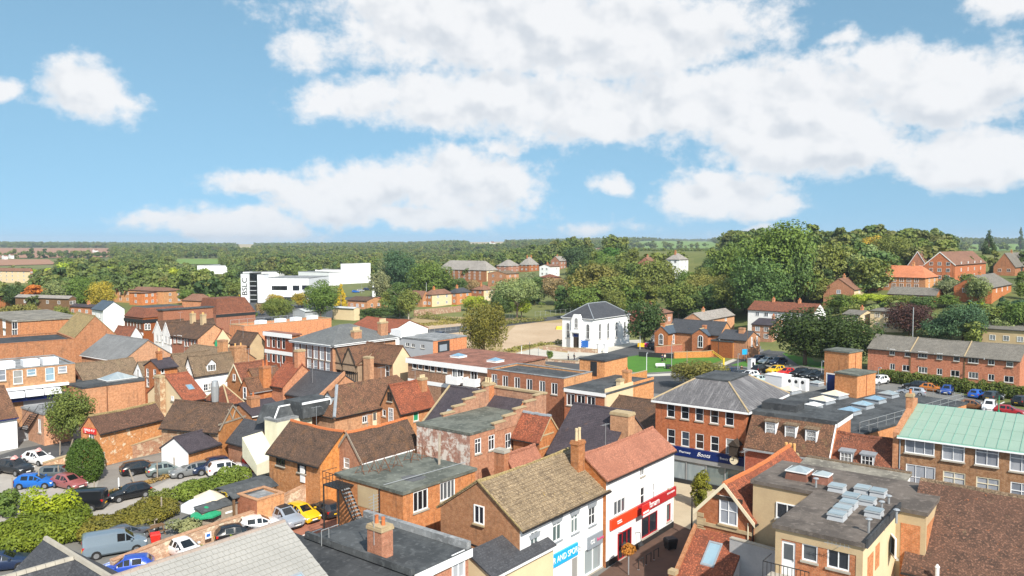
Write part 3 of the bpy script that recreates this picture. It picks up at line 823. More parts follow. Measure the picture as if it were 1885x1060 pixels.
def skylight(b,px,py,z,w=1.6,d=1.6,h=.35,kind='pyramid',cm='paint_white',gm='glass_sky',ku='lead'):
 """kerb and glazed top standing on a flat roof of height z"""
 x,y=loc_of(b,px,py,z);zz=z-b.zb
 k=MB();k.hull([(x-w/2,y-d/2,zz-.02),(x+w/2,y-d/2,zz-.02),(x+w/2,y+d/2,zz-.02),(x-w/2,y+d/2,zz-.02)],[(x-w*.44,y-d*.44,zz+h),(x+w*.44,y-d*.44,zz+h),(x+w*.44,y+d*.44,zz+h),(x-w*.44,y+d*.44,zz+h)])
 o=k.obj('skylight',b.root,(ku,))
 zt=zz+h
 f=MB();f.box(x-w/2,y-d/2,zt+.003,x+w/2,y+d/2,zt+.07);f.obj('frame',o,(cm,))
 g=MB();a=w*.47;c=d*.47;r=.3 if kind=='pyramid' else .02
 if kind=='pyramid':
  ap=(x,y,zt+.07+w*.2);q=[(x-a,y-c,zt+.075),(x+a,y-c,zt+.075),(x+a,y+c,zt+.075),(x-a,y+c,zt+.075)]
  for i in range(4):g.poly([q[i],q[(i+1)%4],ap])
 else:
  g.box(x-a,y-c,zt+.072,x+a,y+c,zt+.14)
 g.obj('pane',o,(gm,))
 return o
def text_on(parent,body,size,loc,rot,m,name='lettering',ext=.015,align='CENTER',sx=1.0,shear=0.0):
 c=bpy.data.curves.new(name,'FONT');c.body=body;c.size=size;c.extrude=ext;c.align_x=align;c.align_y='CENTER';c.shear=shear
 c.materials.append(MATS[m]);c.resolution_u=3
 t=bpy.data.objects.new(name,c);COL.objects.link(t)
 me=bpy.data.meshes.new_from_object(t.evaluated_get(bpy.context.evaluated_depsgraph_get()))
 bpy.data.objects.remove(t);o=mk(name,me,parent,loc)
 o.rotation_euler=rot;o.scale=(sx,1,1)
 return o
RF=(pi/2,0,-pi/2)
RR=(pi/2,0,0)
def sheet(name,pts,m,z=.004,label=None,kind='structure',px=True,cat=None):
 P=[at_z(x,y,z) if px else (x,y,z) for x,y in pts]
 o=MB().poly([(p[0],p[1],z) for p in P]).obj(name,None,(m,))
 tag(o,label,cat,kind=kind);return o
def quads_mesh(name,V,m):
 n=len(V)//4
 me=bpy.data.meshes.new(name)
 me.vertices.add(4*n);me.vertices.foreach_set('co',V.astype(np.float32).ravel())
 me.loops.add(4*n);me.loops.foreach_set('vertex_index',np.arange(4*n,dtype=np.int32))
 me.polygons.add(n);me.polygons.foreach_set('loop_start',np.arange(0,4*n,4,dtype=np.int32))
 me.materials.append(MATS[m]);me.update(calc_edges=True)
 return me
def leaves(rng,C,R,n,size,up=.35,shell=.72):
 """n leaf sprays spread over clumps C (k,3) with radii R (k or k,3)"""
 R=np.asarray(R,float);
 if R.ndim==1:R=np.repeat(R[:,None],3,1)
 w=(R.mean(1)**2);w/=w.sum()
 k=rng.choice(len(C),n,p=w)
 d=rng.normal(size=(n,3));d[:,2]+=.15;d/=np.linalg.norm(d,axis=1)[:,None]
 rad=shell+(1.06-shell)*rng.random(n)**.6
 pos=C[k]+d*R[k]*rad[:,None]
 nrm=d+rng.normal(size=(n,3))*.55+np.array((0,0,up));nrm/=np.linalg.norm(nrm,axis=1)[:,None]
 t=np.cross(nrm,rng.normal(size=(n,3)));t/=np.linalg.norm(t,axis=1)[:,None]+1e-9
 bt=np.cross(nrm,t)
 s=size*(.55+.9*rng.random(n))[:,None]
 a=t*s;c=bt*s*.62
 V=np.stack([pos-a,pos+c*.9-a*.1,pos+a,pos-c],1)
 return V.reshape(-1,3)
def crown_clumps(rng,kind,k):
 C=[];R=[]
 for i in range(k):
  if kind=='round':
   d=rng.normal(size=3);d/=np.linalg.norm(d);r=rng.random()**.45
   c=np.array((d[0]*.36*r,d[1]*.36*r,.56+d[2]*.33*r));q=.10+.10*rng.random()
  elif kind=='tall':
   z=.12+.84*rng.random();env=.20*sin(pi*min(1,(z*.95+.05))**.8)+.05;a=2*pi*rng.random();r=env*rng.random()**.5
   c=np.array((r*cos(a),r*sin(a),z));q=.07+.06*rng.random()
  elif kind=='cone':
   z=.06+.9*rng.random()**1.3;env=.26*(1-z)+.012;a=2*pi*rng.random();r=env*(.5+.5*rng.random())
   c=np.array((r*cos(a),r*sin(a),z));q=.035+.07*(1-z)
  elif kind=='spread':
   d=rng.normal(size=3);d/=np.linalg.norm(d);r=rng.random()**.4
   c=np.array((d[0]*.52*r,d[1]*.52*r,.62+abs(d[2])*.28*r-.12*r));q=.11+.09*rng.random()
  else:
   a=2*pi*rng.random();r=.33*rng.random()**.5;z=.30+.48*rng.random()*(1-(r/.5)**4)
   c=np.array((r*cos(a),r*sin(a),z));q=.08+.05*rng.random()
  C.append(c);R.append((q,q,q*(.8 if kind!='weep' else 2.3)))
 return np.array(C),np.array(R)
CROWNS={}
def crown_mesh(kind,var,lod):
 key=(kind,var,lod)
 if key in CROWNS:return CROWNS[key]
 rng=np.random.default_rng(hash(kind)%1000*0+sum(map(ord,kind))*31+var*7+lod)
 n,size,k={0:(380,.075,16),1:(1700,.040,26),2:(5200,.024,40),3:(11000,.0165,60)}[lod]
 C,R=crown_clumps(rng,kind,k)
 if kind=='cone':size*=.75
 V=leaves(rng,C,R,n,size,up=.35 if kind!='weep' else -.2)
 if kind=='weep':V[:,2]=np.maximum(V[:,2],.03)
 CROWNS[key]=quads_mesh('crown',V,'leaf')
 return CROWNS[key]
TRUNKS={}
def trunk_mesh(kind,var,m):
 key=(kind,var,m)
 if key in TRUNKS:return TRUNKS[key]
 rg=random.Random(var*13+len(kind));t=MB()
 hgt={'round':.5,'tall':.8,'cone':.85,'spread':.45,'weep':.6}[kind]
 t.bar((0,0,-.03),(rg.uniform(-.01,.01),rg.uniform(-.01,.01),hgt*.55),.026,7,r2=.018)
 t.bar((0,0,hgt*.54),(rg.uniform(-.03,.03),rg.uniform(-.03,.03),hgt*1.2),.018,6,r2=.006)
 for i in range(5):
  a=i*1.3+rg.random();z=hgt*(.4+.12*i);r=.22 if kind!='cone' else .08
  t.bar((0,0,z),(r*cos(a),r*sin(a),z+.2),.011,5,r2=.004)
 TRUNKS[key]=mesh_from('trunk',t.v,t.f,t.m,(m,))
 return TRUNKS[key]
GREENS={'green':(.109,.163,.040),'olive':(.150,.178,.050),'dark':(.059,.096,.034),'mid':(.093,.152,.053),'blue':(.070,.132,.078),'yellow':(.651,.465,.039),'lime':(.310,.372,.046),'gold':(.372,.279,.046),'copper':(.078,.037,.040),'grey':(.202,.217,.132),'brown':(.264,.194,.116),'bronze':(.190,.175,.055),'yew':(.046,.072,.020),'pine':(.062,.109,.053),'orange':(.527,.186,.046),'sage':(.202,.248,.116)}
TREES=[]
def tree(px,pb,pt,wpx,kind,col,label,lod=1,var=0,group=None,bark='bark',name=None,pos=None,cat='tree',sink=0.0):
 g=gp(px,pb) if pos is None else np.array(pos)
 dep=g[1]
 hgt=max(.8,z_for_py(g[0],g[1],pt)-g[2]);wid=wpx*dep/FOC
 base_w={'round':.80,'tall':.48,'cone':.50,'spread':1.15,'weep':.80}[kind]
 nm=name or {'round':'broadleaf_tree','tall':'upright_tree','cone':'conifer_tree','spread':'spreading_tree','weep':'weeping_tree'}[kind]
 t=root(nm,label,cat,(g[0],g[1],g[2]-.1-sink),RND.uniform(0,6.28),group)
 c=mk('crown',crown_mesh(kind,var,lod),t);sw=wid/base_w
 c.scale=(sw,sw,hgt)
 cc=GREENS[col] if isinstance(col,str) else col
 j=RND.uniform(.88,1.14);k=RND.uniform(.94,1.06)
 c.color=(cc[0]*j*k,cc[1]*j,cc[2]*j,1)
 tr=mk('trunk',trunk_mesh(kind,var,bark),t);tr.scale=(max(sw,hgt*.6),max(sw,hgt*.6),hgt)
 TREES.append(t)
 return t
def bush(px,pb,wpx,hpx,col,label,lod=1,name='shrub',cat='shrub',group=None,flat=1.0,seed=0,z=None):
 """a low plant of leaf sprays from the ground up"""
 g=gp(px,pb) if z is None else at_z(px,pb,z)
 dep=g[1];w=wpx*dep/FOC;h=hpx*dep/FOC
 rng=np.random.default_rng(seed+int(px)*3+int(pb))
 k=10;C=np.stack([rng.normal(0,.2,k)*w,rng.normal(0,.2,k)*w*flat,(.25+.5*rng.random(k))*h],1)
 R=np.stack([(.16+.12*rng.random(k))*w,(.16+.12*rng.random(k))*w*flat,(.2+.12*rng.random(k))*h],1)
 V=leaves(rng,C,R,{1:700,2:2000,3:4500}[lod],{1:.07,2:.045,3:.03}[lod]*max(w,h),shell=.6)
 V[:,2]=np.maximum(V[:,2],.02)
 t=root(name,label,cat,tuple(g),0,group)
 c=mk('foliage',quads_mesh('foliage',V,'leaf'),t)
 cc=GREENS[col] if isinstance(col,str) else col
 c.color=(*cc,1)
 s=MB()
 for i in range(4):s.bar((0,0,-.1),(C[i][0]*.8,C[i][1]*.8,C[i][2]),.02*w,5,r2=.008*w)
 s.obj('stem',t,('bark',))
 return t
def hedge(name,pts,width,height,col,label,n,size,cat='hedge',z=None,rough=.25,lumps=1.0):
 """row of growth along a line of plan points"""
 rng=np.random.default_rng(len(label)*7+n)
 P=np.array(pts,float)[:,:2];seg=np.linalg.norm(np.diff(P,axis=0),axis=1);tot=seg.sum()
 k=max(6,int(tot/(width*.5)));C=[];R=[]
 for i in range(k):
  t=(i+.5)/k*tot;j=0
  while j<len(seg)-1 and t>seg[j]:t-=seg[j];j+=1
  d=(P[j+1]-P[j])/seg[j];q=P[j]+d*t;nr=np.array((-d[1],d[0]))
  hh=height*(1+rng.normal()*rough*.5)
  for s in (-.28,.28):
   c=q+nr*s*width
   C.append((c[0],c[1],hh*.5));R.append((width*.42*lumps,width*.42*lumps,hh*.52))
 C=np.array(C);R=np.array(R)
 o=P.mean(0);zz=float(terr(o[0],o[1])) if z is None else z
 V=leaves(rng,C,R,n,size,shell=.7);V[:,2]=np.maximum(V[:,2],.02)
 V[:,:2]-=o
 r=root(name,label,cat,(o[0],o[1],zz))
 c=mk('foliage',quads_mesh('foliage',V,'leaf'),r)
 cc=GREENS[col] if isinstance(col,str) else col
 c.color=(*cc,1)
 m=MB()
 for i in range(0,len(C),4):m.bar((C[i][0]-o[0],C[i][1]-o[1],-.1),(C[i][0]-o[0],C[i][1]-o[1],C[i][2]),.05,5)
 m.obj('stem',r,('bark',))
 return r
CARSPEC={'hatch':dict(st=[(2.02,.62,.30,.60,.63,.5),(1.86,.80,.22,.70,.74,.62),(1.35,.88,.20,.84,.89,.70),(.88,.89,.20,.92,.98,.72),(.10,.89,.20,.94,1.42,.60),(-.36,.89,.20,.95,1.46,.61),(-.46,.89,.20,.95,1.46,.61),(-1.22,.89,.20,.97,1.44,.59),(-1.52,.88,.22,.98,1.40,.57),(-1.92,.85,.26,.95,1.00,.66),(-2.03,.74,.34,.80,.84,.6)],wb=(1.28,-1.26),r=.32,cowl=3),'suv':dict(st=[(2.22,.66,.38,.74,.78,.54),(2.06,.86,.30,.86,.92,.68),(1.45,.92,.28,1.00,1.06,.74),(.98,.93,.28,1.08,1.14,.76),(.25,.93,.28,1.09,1.62,.66),(-.36,.93,.28,1.10,1.67,.67),(-.47,.93,.28,1.10,1.67,.67),(-1.35,.93,.28,1.12,1.65,.65),(-1.72,.92,.30,1.13,1.60,.63),(-2.10,.89,.34,1.06,1.12,.7),(-2.22,.78,.42,.92,.96,.64)],wb=(1.36,-1.36),r=.36,cowl=3),'estate':dict(st=[(2.32,.64,.28,.58,.62,.5),(2.14,.82,.20,.70,.74,.64),(1.50,.89,.19,.84,.88,.72),(1.02,.90,.19,.91,.96,.74),(.20,.90,.19,.93,1.41,.62),(-.32,.90,.19,.94,1.45,.63),(-.42,.90,.19,.94,1.45,.63),(-1.55,.90,.19,.96,1.43,.61),(-1.92,.89,.22,.97,1.38,.59),(-2.22,.86,.26,.94,1.0,.66),(-2.34,.74,.34,.80,.84,.6)],wb=(1.40,-1.38),r=.33,cowl=3),'saloon':dict(st=[(2.30,.64,.28,.58,.62,.5),(2.12,.82,.20,.70,.74,.64),(1.45,.89,.19,.84,.88,.72),(.95,.90,.19,.92,.97,.74),(.12,.90,.19,.94,1.40,.60),(-.34,.90,.19,.95,1.43,.61),(-.44,.90,.19,.95,1.43,.61),(-1.00,.90,.19,.96,1.38,.59),(-1.18,.90,.19,.97,1.33,.58),(-1.72,.88,.22,.96,1.02,.7),(-2.28,.80,.30,.90,.95,.66)],wb=(1.38,-1.36),r=.32,cowl=3),'van':dict(st=[(2.45,.72,.34,.84,.88,.6),(2.28,.90,.26,.98,1.04,.72),(1.75,.96,.25,1.12,1.20,.80),(1.45,.97,.25,1.16,1.26,.82),(.75,.97,.25,1.18,1.88,.76),(.10,.97,.25,1.20,1.95,.78),(-.02,.97,.25,1.20,1.95,.78),(-2.10,.97,.25,1.20,1.95,.78),(-2.30,.96,.26,1.20,1.92,.77),(-2.42,.94,.28,1.18,1.80,.76),(-2.46,.90,.34,1.0,1.60,.72)],wb=(1.55,-1.45),r=.34,cowl=3,van=True)}
CARM={}
def car_meshes(kind):
 if kind in CARM:return CARM[kind]
 sp=CARSPEC[kind];st=sp['st'];k=sp['cowl']
 def sec(s):
  x,w,zb,zl,zt,wt=s
  h=[(w*.86,zb),(w,zb+.16),(w*1.005,zl-.16),(w*.955,zl),(wt,zt-.05),(wt*.78,zt)]
  return [(x,y,z) for y,z in h]+[(x,-y,z) for y,z in reversed(h)]
 secs=[sec(s) for s in st]
 parts={'body':MB(),'windscreen':MB(),'rear_window':MB(),'side_window':MB()}
 n=12
 for i in range(len(secs)-1):
  for j in range(n):
   q=[secs[i][j],secs[i][(j+1)%n],secs[i+1][(j+1)%n],secs[i+1][j]]
   tgt='body'
   if j in (3,7):
    if i in ((k,k+1,k+3) if not sp.get('van') else (k,k+1)):tgt='side_window'
   if j==5 and i==k:tgt='windscreen'
   if j==5 and i==k+5 and not sp.get('van'):tgt='rear_window'
   if tgt!='body':
    c=np.mean(q,0);q2=[tuple(np.array(p)*.9+c*.1) for p in q]
    for a in range(4):parts['body'].poly([q[a],q[(a+1)%4],q2[(a+1)%4],q2[a]])
    q=q2
   parts[tgt].poly(q)
 parts['body'].poly(secs[0]);parts['body'].poly(secs[-1][::-1])
 res={}
 for nm,mb in parts.items():
  if mb.f:
   me=mesh_from(nm,mb.v,mb.f,mb.m,('car_paint' if nm=='body' else 'glass_car',));res[nm]=me
   if nm=='body':
    import bmesh
    q=bmesh.new();q.from_mesh(me);bmesh.ops.remove_doubles(q,verts=q.verts,dist=.0005);bmesh.ops.recalc_face_normals(q,faces=q.faces);q.to_mesh(me);q.free()
    me.polygons.foreach_set('use_smooth',[True]*len(me.polygons));me.set_sharp_from_angle(angle=radians(38))
 r=sp['r'];w=st[4][1]
 def disc(rr,t,m,n=14,inner=0):
  b=MB();bot=[(rr*cos(2*pi*i/n),-t/2,rr*sin(2*pi*i/n)) for i in range(n)];top=[(x,t/2,z) for x,y,z in bot]
  b.hull(bot,top);return mesh_from('wheel',b.v,b.f,b.m,(m,))
 res['tyre']=disc(r,.2,'tyre');res['rim']=disc(r*.64,.215,'rim',10);res['arch']=disc(r*1.14,.05,'tyre')
 x0,w0,zb0,zl0=st[1][0],st[1][1],st[1][2],st[1][3]
 x1,w1,zl1=st[-2][0],st[-2][1],st[-2][3]
 hl=MB().hull([(x0+.1,w0-.14,zl0-.14),(x0-.14,w0+.012,zl0-.14),(x0-.2,w0+.012,zl0+.0),(x0+.06,w0-.2,zl0+.0)],[(x0+.06,w0-.14,zl0-.01),(x0-.16,w0-.0,zl0-.01),(x0-.22,w0-.02,zl0+.02),(x0+.0,w0-.22,zl0+.02)])
 hl=MB().box(x0-.16,w0-.30,zl0-.15,x0+.075,w0+.004,zl0-.02)
 res['headlight']=mesh_from('headlight',hl.v,hl.f,hl.m,('lamp_clear',))
 tl=MB().box(x1-.05,w1-.22,zl1-.24,x1+.14,w1+.012,zl1-.03)
 res['taillight']=mesh_from('taillight',tl.v,tl.f,tl.m,('lamp_red',))
 xf=st[0][0];xr=st[-1][0]
 p=MB().box(xf+.004,-.26,.40,xf+.03,.26,.51);res['fplate']=mesh_from('number_plate',p.v,p.f,p.m,('plate_white',))
 p=MB().box(xr-.03,-.26,.56,xr-.004,.26,.67);res['rplate']=mesh_from('number_plate',p.v,p.f,p.m,('plate_yellow',))
 p=MB().box(xf-.02,-.42,.54,xf+.012,.42,.61).box(xf-.3,-.5,.24,xf+.008,.5,.38);res['grille']=mesh_from('grille',p.v,p.f,p.m,('plastic_dark',))
 xm=st[k][0]-.25;zm=st[k][3]+.06
 p=MB().box(xm-.08,w-.04,zm,xm+.08,w+.17,zm+.13);res['mirror']=mesh_from('mirror',p.v,p.f,p.m,('car_paint',))
 zt=st[5][4];wt=st[5][5]
 p=MB().box(st[8][0]+.05,-wt*.76,zt-.02,st[4][0]-.05,wt*.76,zt+.012);res['roof_panel']=mesh_from('roof_panel',p.v,p.f,p.m,('plastic_dark',))
 CARM[kind]=res
 return res
def car(px,py,head,kind,col,label,z=0.0,group=None,black_roof=False,scale=1.0,name=None,cat=None):
 """head: compass bearing of the nose, degrees clockwise from the view direction"""
 g=at_z(px,py,z+.5) if z is not None else gp(px,py)
 if z is None:z=g[2]
 R=car_meshes(kind)
 nm=name or {'hatch':'hatchback_car','suv':'tall_car','estate':'estate_car','saloon':'saloon_car','van':'van'}[kind]
 c=root(nm,label,cat or ('van' if kind=='van' else 'car'),(g[0],g[1],z),radians(90-head),group)
 c.scale=(scale,)*3
 colr=(*col,1)
 bd=mk('body',R['body'],c);bd.color=colr
 for q in ('windscreen','rear_window','side_window'):
  if q in R:mk(q,R[q],bd)
 sp=CARSPEC[kind];w=sp['st'][4][1]
 for x in sp['wb']:
  for s in (1,-1):
   wl=mk('wheel',R['tyre'],c,(x,s*(w-.07),sp['r']))
   mk('rim',R['rim'],wl)
   mk('wheel_arch',R['arch'],bd,(x,s*(w-.015),sp['r']+.02))
 for q in ('headlight','taillight','mirror'):
  for s in (1,-1):
   o=mk(q,R[q],bd);o.scale=(1,s,1);o.color=colr
 mk('number_plate',R['fplate'],bd);mk('number_plate',R['rplate'],bd);mk('grille',R['grille'],bd)
 if black_roof:mk('roof_panel',R['roof_panel'],bd)
 return c
def skinned(name,pts,edges,rad,m,parent,col=None):
 me=bpy.data.meshes.new(name);me.from_pydata(pts,edges,[]);me.materials.append(MATS[m])
 o=mk(name,me,parent);md=o.modifiers.new('skin','SKIN');sv=me.skin_vertices[0].data if me.skin_vertices else None
 if sv is None:
  bm_=__import__('bmesh');b=bm_.new();b.from_mesh(me);b.verts.layers.skin.verify();b.to_mesh(me);b.free();sv=me.skin_vertices[0].data
 for i,r in enumerate(rad):sv[i].radius=(r,r);sv[i].use_root=(i==0)
 s=o.modifiers.new('smooth','SUBSURF');s.levels=1;s.render_levels=1
 md.use_smooth_shade=True
 if col:o.color=(*col,1)
 return o
def person(px,py,face,label,top,leg,z=0.0,stride=.22,skin='skin',hair=(.05,.03,.02),bag=False):
 g=at_z(px,py,z)
 p=root('person',label,'person',tuple(g),radians(90-face))
 s=stride
 J=[(0,0,.92),(0,0,1.12),(0,0,1.38),(.01,0,1.50),(.02,0,1.62),(.03,0,1.74),(0,.19,1.40),(-.05-s*.3,.25,1.14),(.04-s*.5,.26,.92),(.08-s*.5,.25,.82),(0,-.19,1.40),(.0+s*.2,-.25,1.14),(.12+s*.4,-.25,.95),(.17+s*.4,-.24,.86),(0,.09,.86),(s*.5,.10,.48),(s*.8,.10,.08),(s*.8+.16,.11,.05),(0,-.09,.86),(-s*.2,-.10,.48),(-s*1.0,-.10,.09),(-s*1.0+.15,-.11,.05)]
 E=[(0,1),(1,2),(2,3),(3,4),(4,5),(2,6),(6,7),(7,8),(8,9),(2,10),(10,11),(11,12),(12,13),(0,14),(14,15),(15,16),(16,17),(0,18),(18,19),(19,20),(20,21)]
 Rd=[.12,.13,.14,.055,.09,.085,.06,.045,.035,.04,.06,.045,.035,.04,.085,.06,.045,.04,.085,.06,.045,.04]
 skinned('body',J,E,Rd,skin,p)
 t=[0,1,2,6,7,8,10,11,12];mp={q:i for i,q in enumerate(t)}
 skinned('jacket',[J[q] for q in t],[(mp[a],mp[b_]) for a,b_ in E if a in mp and b_ in mp],[Rd[q]+.022 for q in t],'cloth',p,top)
 t=[0,14,15,16,18,19,20];mp={q:i for i,q in enumerate(t)}
 skinned('trousers',[J[q] for q in t],[(mp[a],mp[b_]) for a,b_ in E if a in mp and b_ in mp],[Rd[q]+.018 for q in t],'cloth',p,leg)
 h=MB();n=8
 h.cyl((0,0),.115,1.66,1.80,8,.075);o=h.obj('hair',p,('cloth',));o.color=(*hair,1)
 return p
def lamp_post(px,pb,pt,label,m='steel',arm=0.7,head=True,group=None,z=0.0,r=.07,name='street_lamp',face=180):
 g=at_z(px,pb,z);h=z_for_py(g[0],g[1],pt)-z
 t=root(name,label,'street lamp' if head else 'pole',tuple(g),radians(90-face),group)
 MB().cyl((0,0),r*1.5,-.1,.9,8).cyl((0,0),r,.9,h,8,r*.6).obj('pole',t,(m,))
 if head:
  k=MB();k.bar((0,0,h-.05),(arm,0,h+.05),r*.6,6);k.obj('arm',t,(m,))
  MB().hull([(arm-.1,-.12,h),(arm+.45,-.1,h),(arm+.45,.1,h),(arm-.1,.12,h)],[(arm-.1,-.08,h+.13),(arm+.4,-.06,h+.1),(arm+.4,.06,h+.1),(arm-.1,.08,h+.13)]).obj('lamp_head',t,('paint_grey',))
 return t
def fence_post(px,pb,hgt,label,lean=0.0,m='timber_grey',r=.09,group=None,z=0.0):
 g=at_z(px,pb,z);t=root('fence_post',label,'post',tuple(g),0,group)
 MB().bar((0,0,-.2),(lean,0,hgt),r,6,r2=r*.9).obj('shaft',t,(m,))
 MB().bar((lean,0,hgt-.01),(lean,0,hgt+.06),r*.95,6,r2=r*.3).obj('cap',t,(m,))
 return t
def wall_run(name,label,pts,zt,m,th=.35,cap='stone_cap',cat='wall',zb= -.2,caph=.08):
 """free-standing wall through plan points; zt a height or a list of heights"""
 P=[np.array(p[:2],float) for p in pts];o=P[0]
 if not isinstance(zt,(list,tuple)):zt=[zt]*len(P)
 w=MB();c=MB()
 for i in range(len(P)-1):
  d=P[i+1]-P[i];d=d/np.linalg.norm(d);n=np.array((-d[1],d[0]))*th/2
  q=[P[i]-n-o,P[i+1]-n-o,P[i+1]+n-o,P[i]+n-o];z=[zt[i],zt[i+1],zt[i+1],zt[i]]
  w.hull([(p[0],p[1],zb) for p in q],[(p[0],p[1],z_) for p,z_ in zip(q,z)])
  n2=n*1.25;q=[P[i]-n2-o,P[i+1]-n2-o,P[i+1]+n2-o,P[i]+n2-o]
  c.hull([(p[0],p[1],z_+.003) for p,z_ in zip(q,z)],[(p[0],p[1],z_+caph) for p,z_ in zip(q,z)])
 r=root(name,label,cat,(o[0],o[1],0))
 w.obj('wall_body',r,(m,))
 if cap:c.obj('coping',r,(cap,))
 return r
def build_ground():
 rs=[0.0]+list(np.geomspace(12,110,14))+list(np.arange(120,520,9))+list(np.geomspace(530,9000,60))
 na=420;V=[];Fc=[]
 for r in rs:
  for k in range(na):
   a=2*pi*k/na;V.append((r*sin(a),r*cos(a)))
 V=np.array(V);Z=terr(V[:,0],V[:,1]);
 v3=np.column_stack([V,Z])
 for i in range(len(rs)-1):
  for k in range(na):
   Fc.append((i*na+k,i*na+(k+1)%na,(i+1)*na+(k+1)%na,(i+1)*na+k))
 me=mesh_from('ground',v3,Fc,None,('land',))
 o=mk('ground',me);tag(o,kind='structure')
build_ground()
def sheet_w(name,pts,m,z):
 o=MB().poly([(x,y,z) for x,y in pts]).obj(name,None,(m,));tag(o,kind='structure');return o
sheet_w('town_ground',[(-150,-30),(60,-30),(78,100),(62,150),(30,190),(-20,200),(-60,175),(-150,150)],'asphalt_pale',.006)
def field(name,pts,m,n=10,off=.6):
 """a field lying on the hillside between photo points"""
 P=[gp(x,y) for x,y in pts]
 A,B,C,D=[p[:2] for p in P]
 V=[];Fc=[]
 for i in range(n+1):
  for j in range(n+1):
   s,t=i/n,j/n
   q=(A*(1-s)+B*s)*(1-t)+(D*(1-s)+C*s)*t
   V.append((q[0],q[1],float(terr(q[0],q[1]))+off))
 for i in range(n):
  for j in range(n):
   k=i*(n+1)+j;Fc.append((k,k+1,k+n+2,k+n+1))
 o=mk(name,mesh_from(name,V,Fc,None,(m,)));tag(o,kind='structure');return o
FIELDS=[]
def add_field(name,pts,m,off=.6):
 field(name,pts,m,14,off);FIELDS.append([gp(x,y)[:2] for x,y in pts])
N6=house('shop_building','white-fronted shop with brown mossy tiled roof and red brick gable beside the estate agent',at=(957,973),ze=6.3,L=811,R=1117,ry=888,wall='brick',wallR='render_white',roofm='tile_greybrown',cat='shop',e=.3,ridge='tile_olive',ang=38,winF=[(882.5,947,.95,1.35,'c2',dict(sill='stone_cap'))],winR=[(984,1003,.95,2.0,'c2',dict(gm='glass_shop')),(1025.5,975,1.15,1.7,'t2',dict(gm='glass_shop',sill='lead')),(1058,962,1.0,1.6,'t2',dict(gm='glass_shop',sill='lead')),(1090,948,1.0,1.6,'g22',dict(sill='lead')),(1092,1028,2.6,2.1,'c2',dict(gm='glass_pale')),(1057,1050,1.0,2.2,'c1',dict(gm='glass'))])
def near_shop():
 b=N6
 for px,py,w in ((984,985,1.3),(1025.5,957,1.4),(1058,943,1.3),(1090,929,1.3)):
  s,z=b.onwall(px,py,'R');MB().hull([(s-w*.42,-.06,z-.2),(s+w*.42,-.06,z-.2),(s+w*.42,.02,z-.2),(s-w*.42,.02,z-.2)],[(s-w*.52,-.06,z+.16),(s+w*.52,-.06,z+.16),(s+w*.52,.02,z+.16),(s-w*.52,.02,z+.16)]).obj('lintel',b.root,('lead',))
 s0,z0=b.onwall(968,1058,'R');s1,z1=b.onwall(1061,1010,'R')
 zc=(z0+z1)/2
 f=MB().box(s0-1,-.16,zc-.48,s1,-.004,zc+.48).obj('fascia',b.root,('sign_cyan',))
 text_on(f,'J SCHOOLWEAR AND SPORTS',.66,((s0+s1)/2-.1,-.17,zc),RR,'paint_white',sx=.86)
 s2,z2=b.onwall(1080.5,1001,'R');s3,_=b.onwall(1107,985,'R')
 g=MB().box(s2,-.14,z2-.5,s3,-.004,z2+.5).obj('sign_board',b.root,('sign_grey',))
 text_on(g,'OS',.5,(s2+.62,-.15,z2),RR,'paint_white');text_on(g,'home',.44,(s2+1.75,-.15,z2),RR,'sign_pink')
 s4,z4=b.onwall(1115.5,950,'R');MB().bar((s4,-.1,.1),(s4,-.1,b.ZE-.2),.05,6).obj('downpipe',b.root,('paint_black',))
 MB().bar((.0-.04,0.2,4.0),(-.04,b.Lv*.98,4.3),.05,5).obj('cable',b.root,('paint_black',))
 MB().bar((-.14,-.3,b.ZE-.05),(-.14,b.Lv/2,b.h(b.zr)+.2),.06,4).bar((-.14,b.Lv/2,b.h(b.zr)+.2),(-.14,b.Lv+.3,b.ZE-.05),.06,4).obj('verge',b.roof,('tile_olive',))
 sl=b.slope;L=sqrt(1+sl*sl);n=sqrt((b.Lv/2+.3)**2*(1+sl*sl));gauge=.33;tw=.33
 t=MB();rg=random.Random(3)
 rows=int(n/gauge);cols=int((b.Lu+.2)/tw)
 for i in range(rows):
  k0=i*gauge;k1=k0+gauge*1.08
  for j in range(cols):
   x0= -.1+j*tw+(.16 if i%2 else 0);x1=x0+tw*.93;up=.03+rg.uniform(0,.018);lo=.0+rg.uniform(0,.008)
   def Q(x,k,h):d= -.3+k/L;return (x,d-h*sl/L,b.ZE+d*sl+.16+h/L)
   t.hull([Q(x0,k0,0),Q(x1,k0,0),Q(x1,k1,0),Q(x0,k1,0)],[Q(x0,k0,up+.02),Q(x1,k0,up+.02),Q(x1,k1,lo),Q(x0,k1,lo)])
 o=t.obj('roof_tiles',b.roof,('tile_greybrown',));tag(o,kind='stuff')
near_shop()
N7=house('shop_building','white corner shop with pinkish red tiled roof and red fascia reading oulsnam',at=(1116,884),ze=7.15,L=1030,R=1241,ry=838,wall='brick',wallR='render_white',roofm='tile_pink',cat='shop',e=.2,ridge='tile_pink',winR=[(1141,932,1.9,1.25,'c3'),(1183,912,.75,1.5,'sash'),(1203.5,904,.34,1.5,'sash'),(1182.5,868,.75,.75,'c2'),(1231,886,.45,1.1,'arch'),(1232,902,.4,.7,'sash'),(1149,1000,2.2,2.2,'c3',dict(fm='sign_red',gm='glass')),(1196,965,2.9,1.8,'c2',dict(fm='sign_red',gm='glass')),(1231,943,.8,1.6,'c1',dict(fm='sign_red',gm='glass_shop'))])
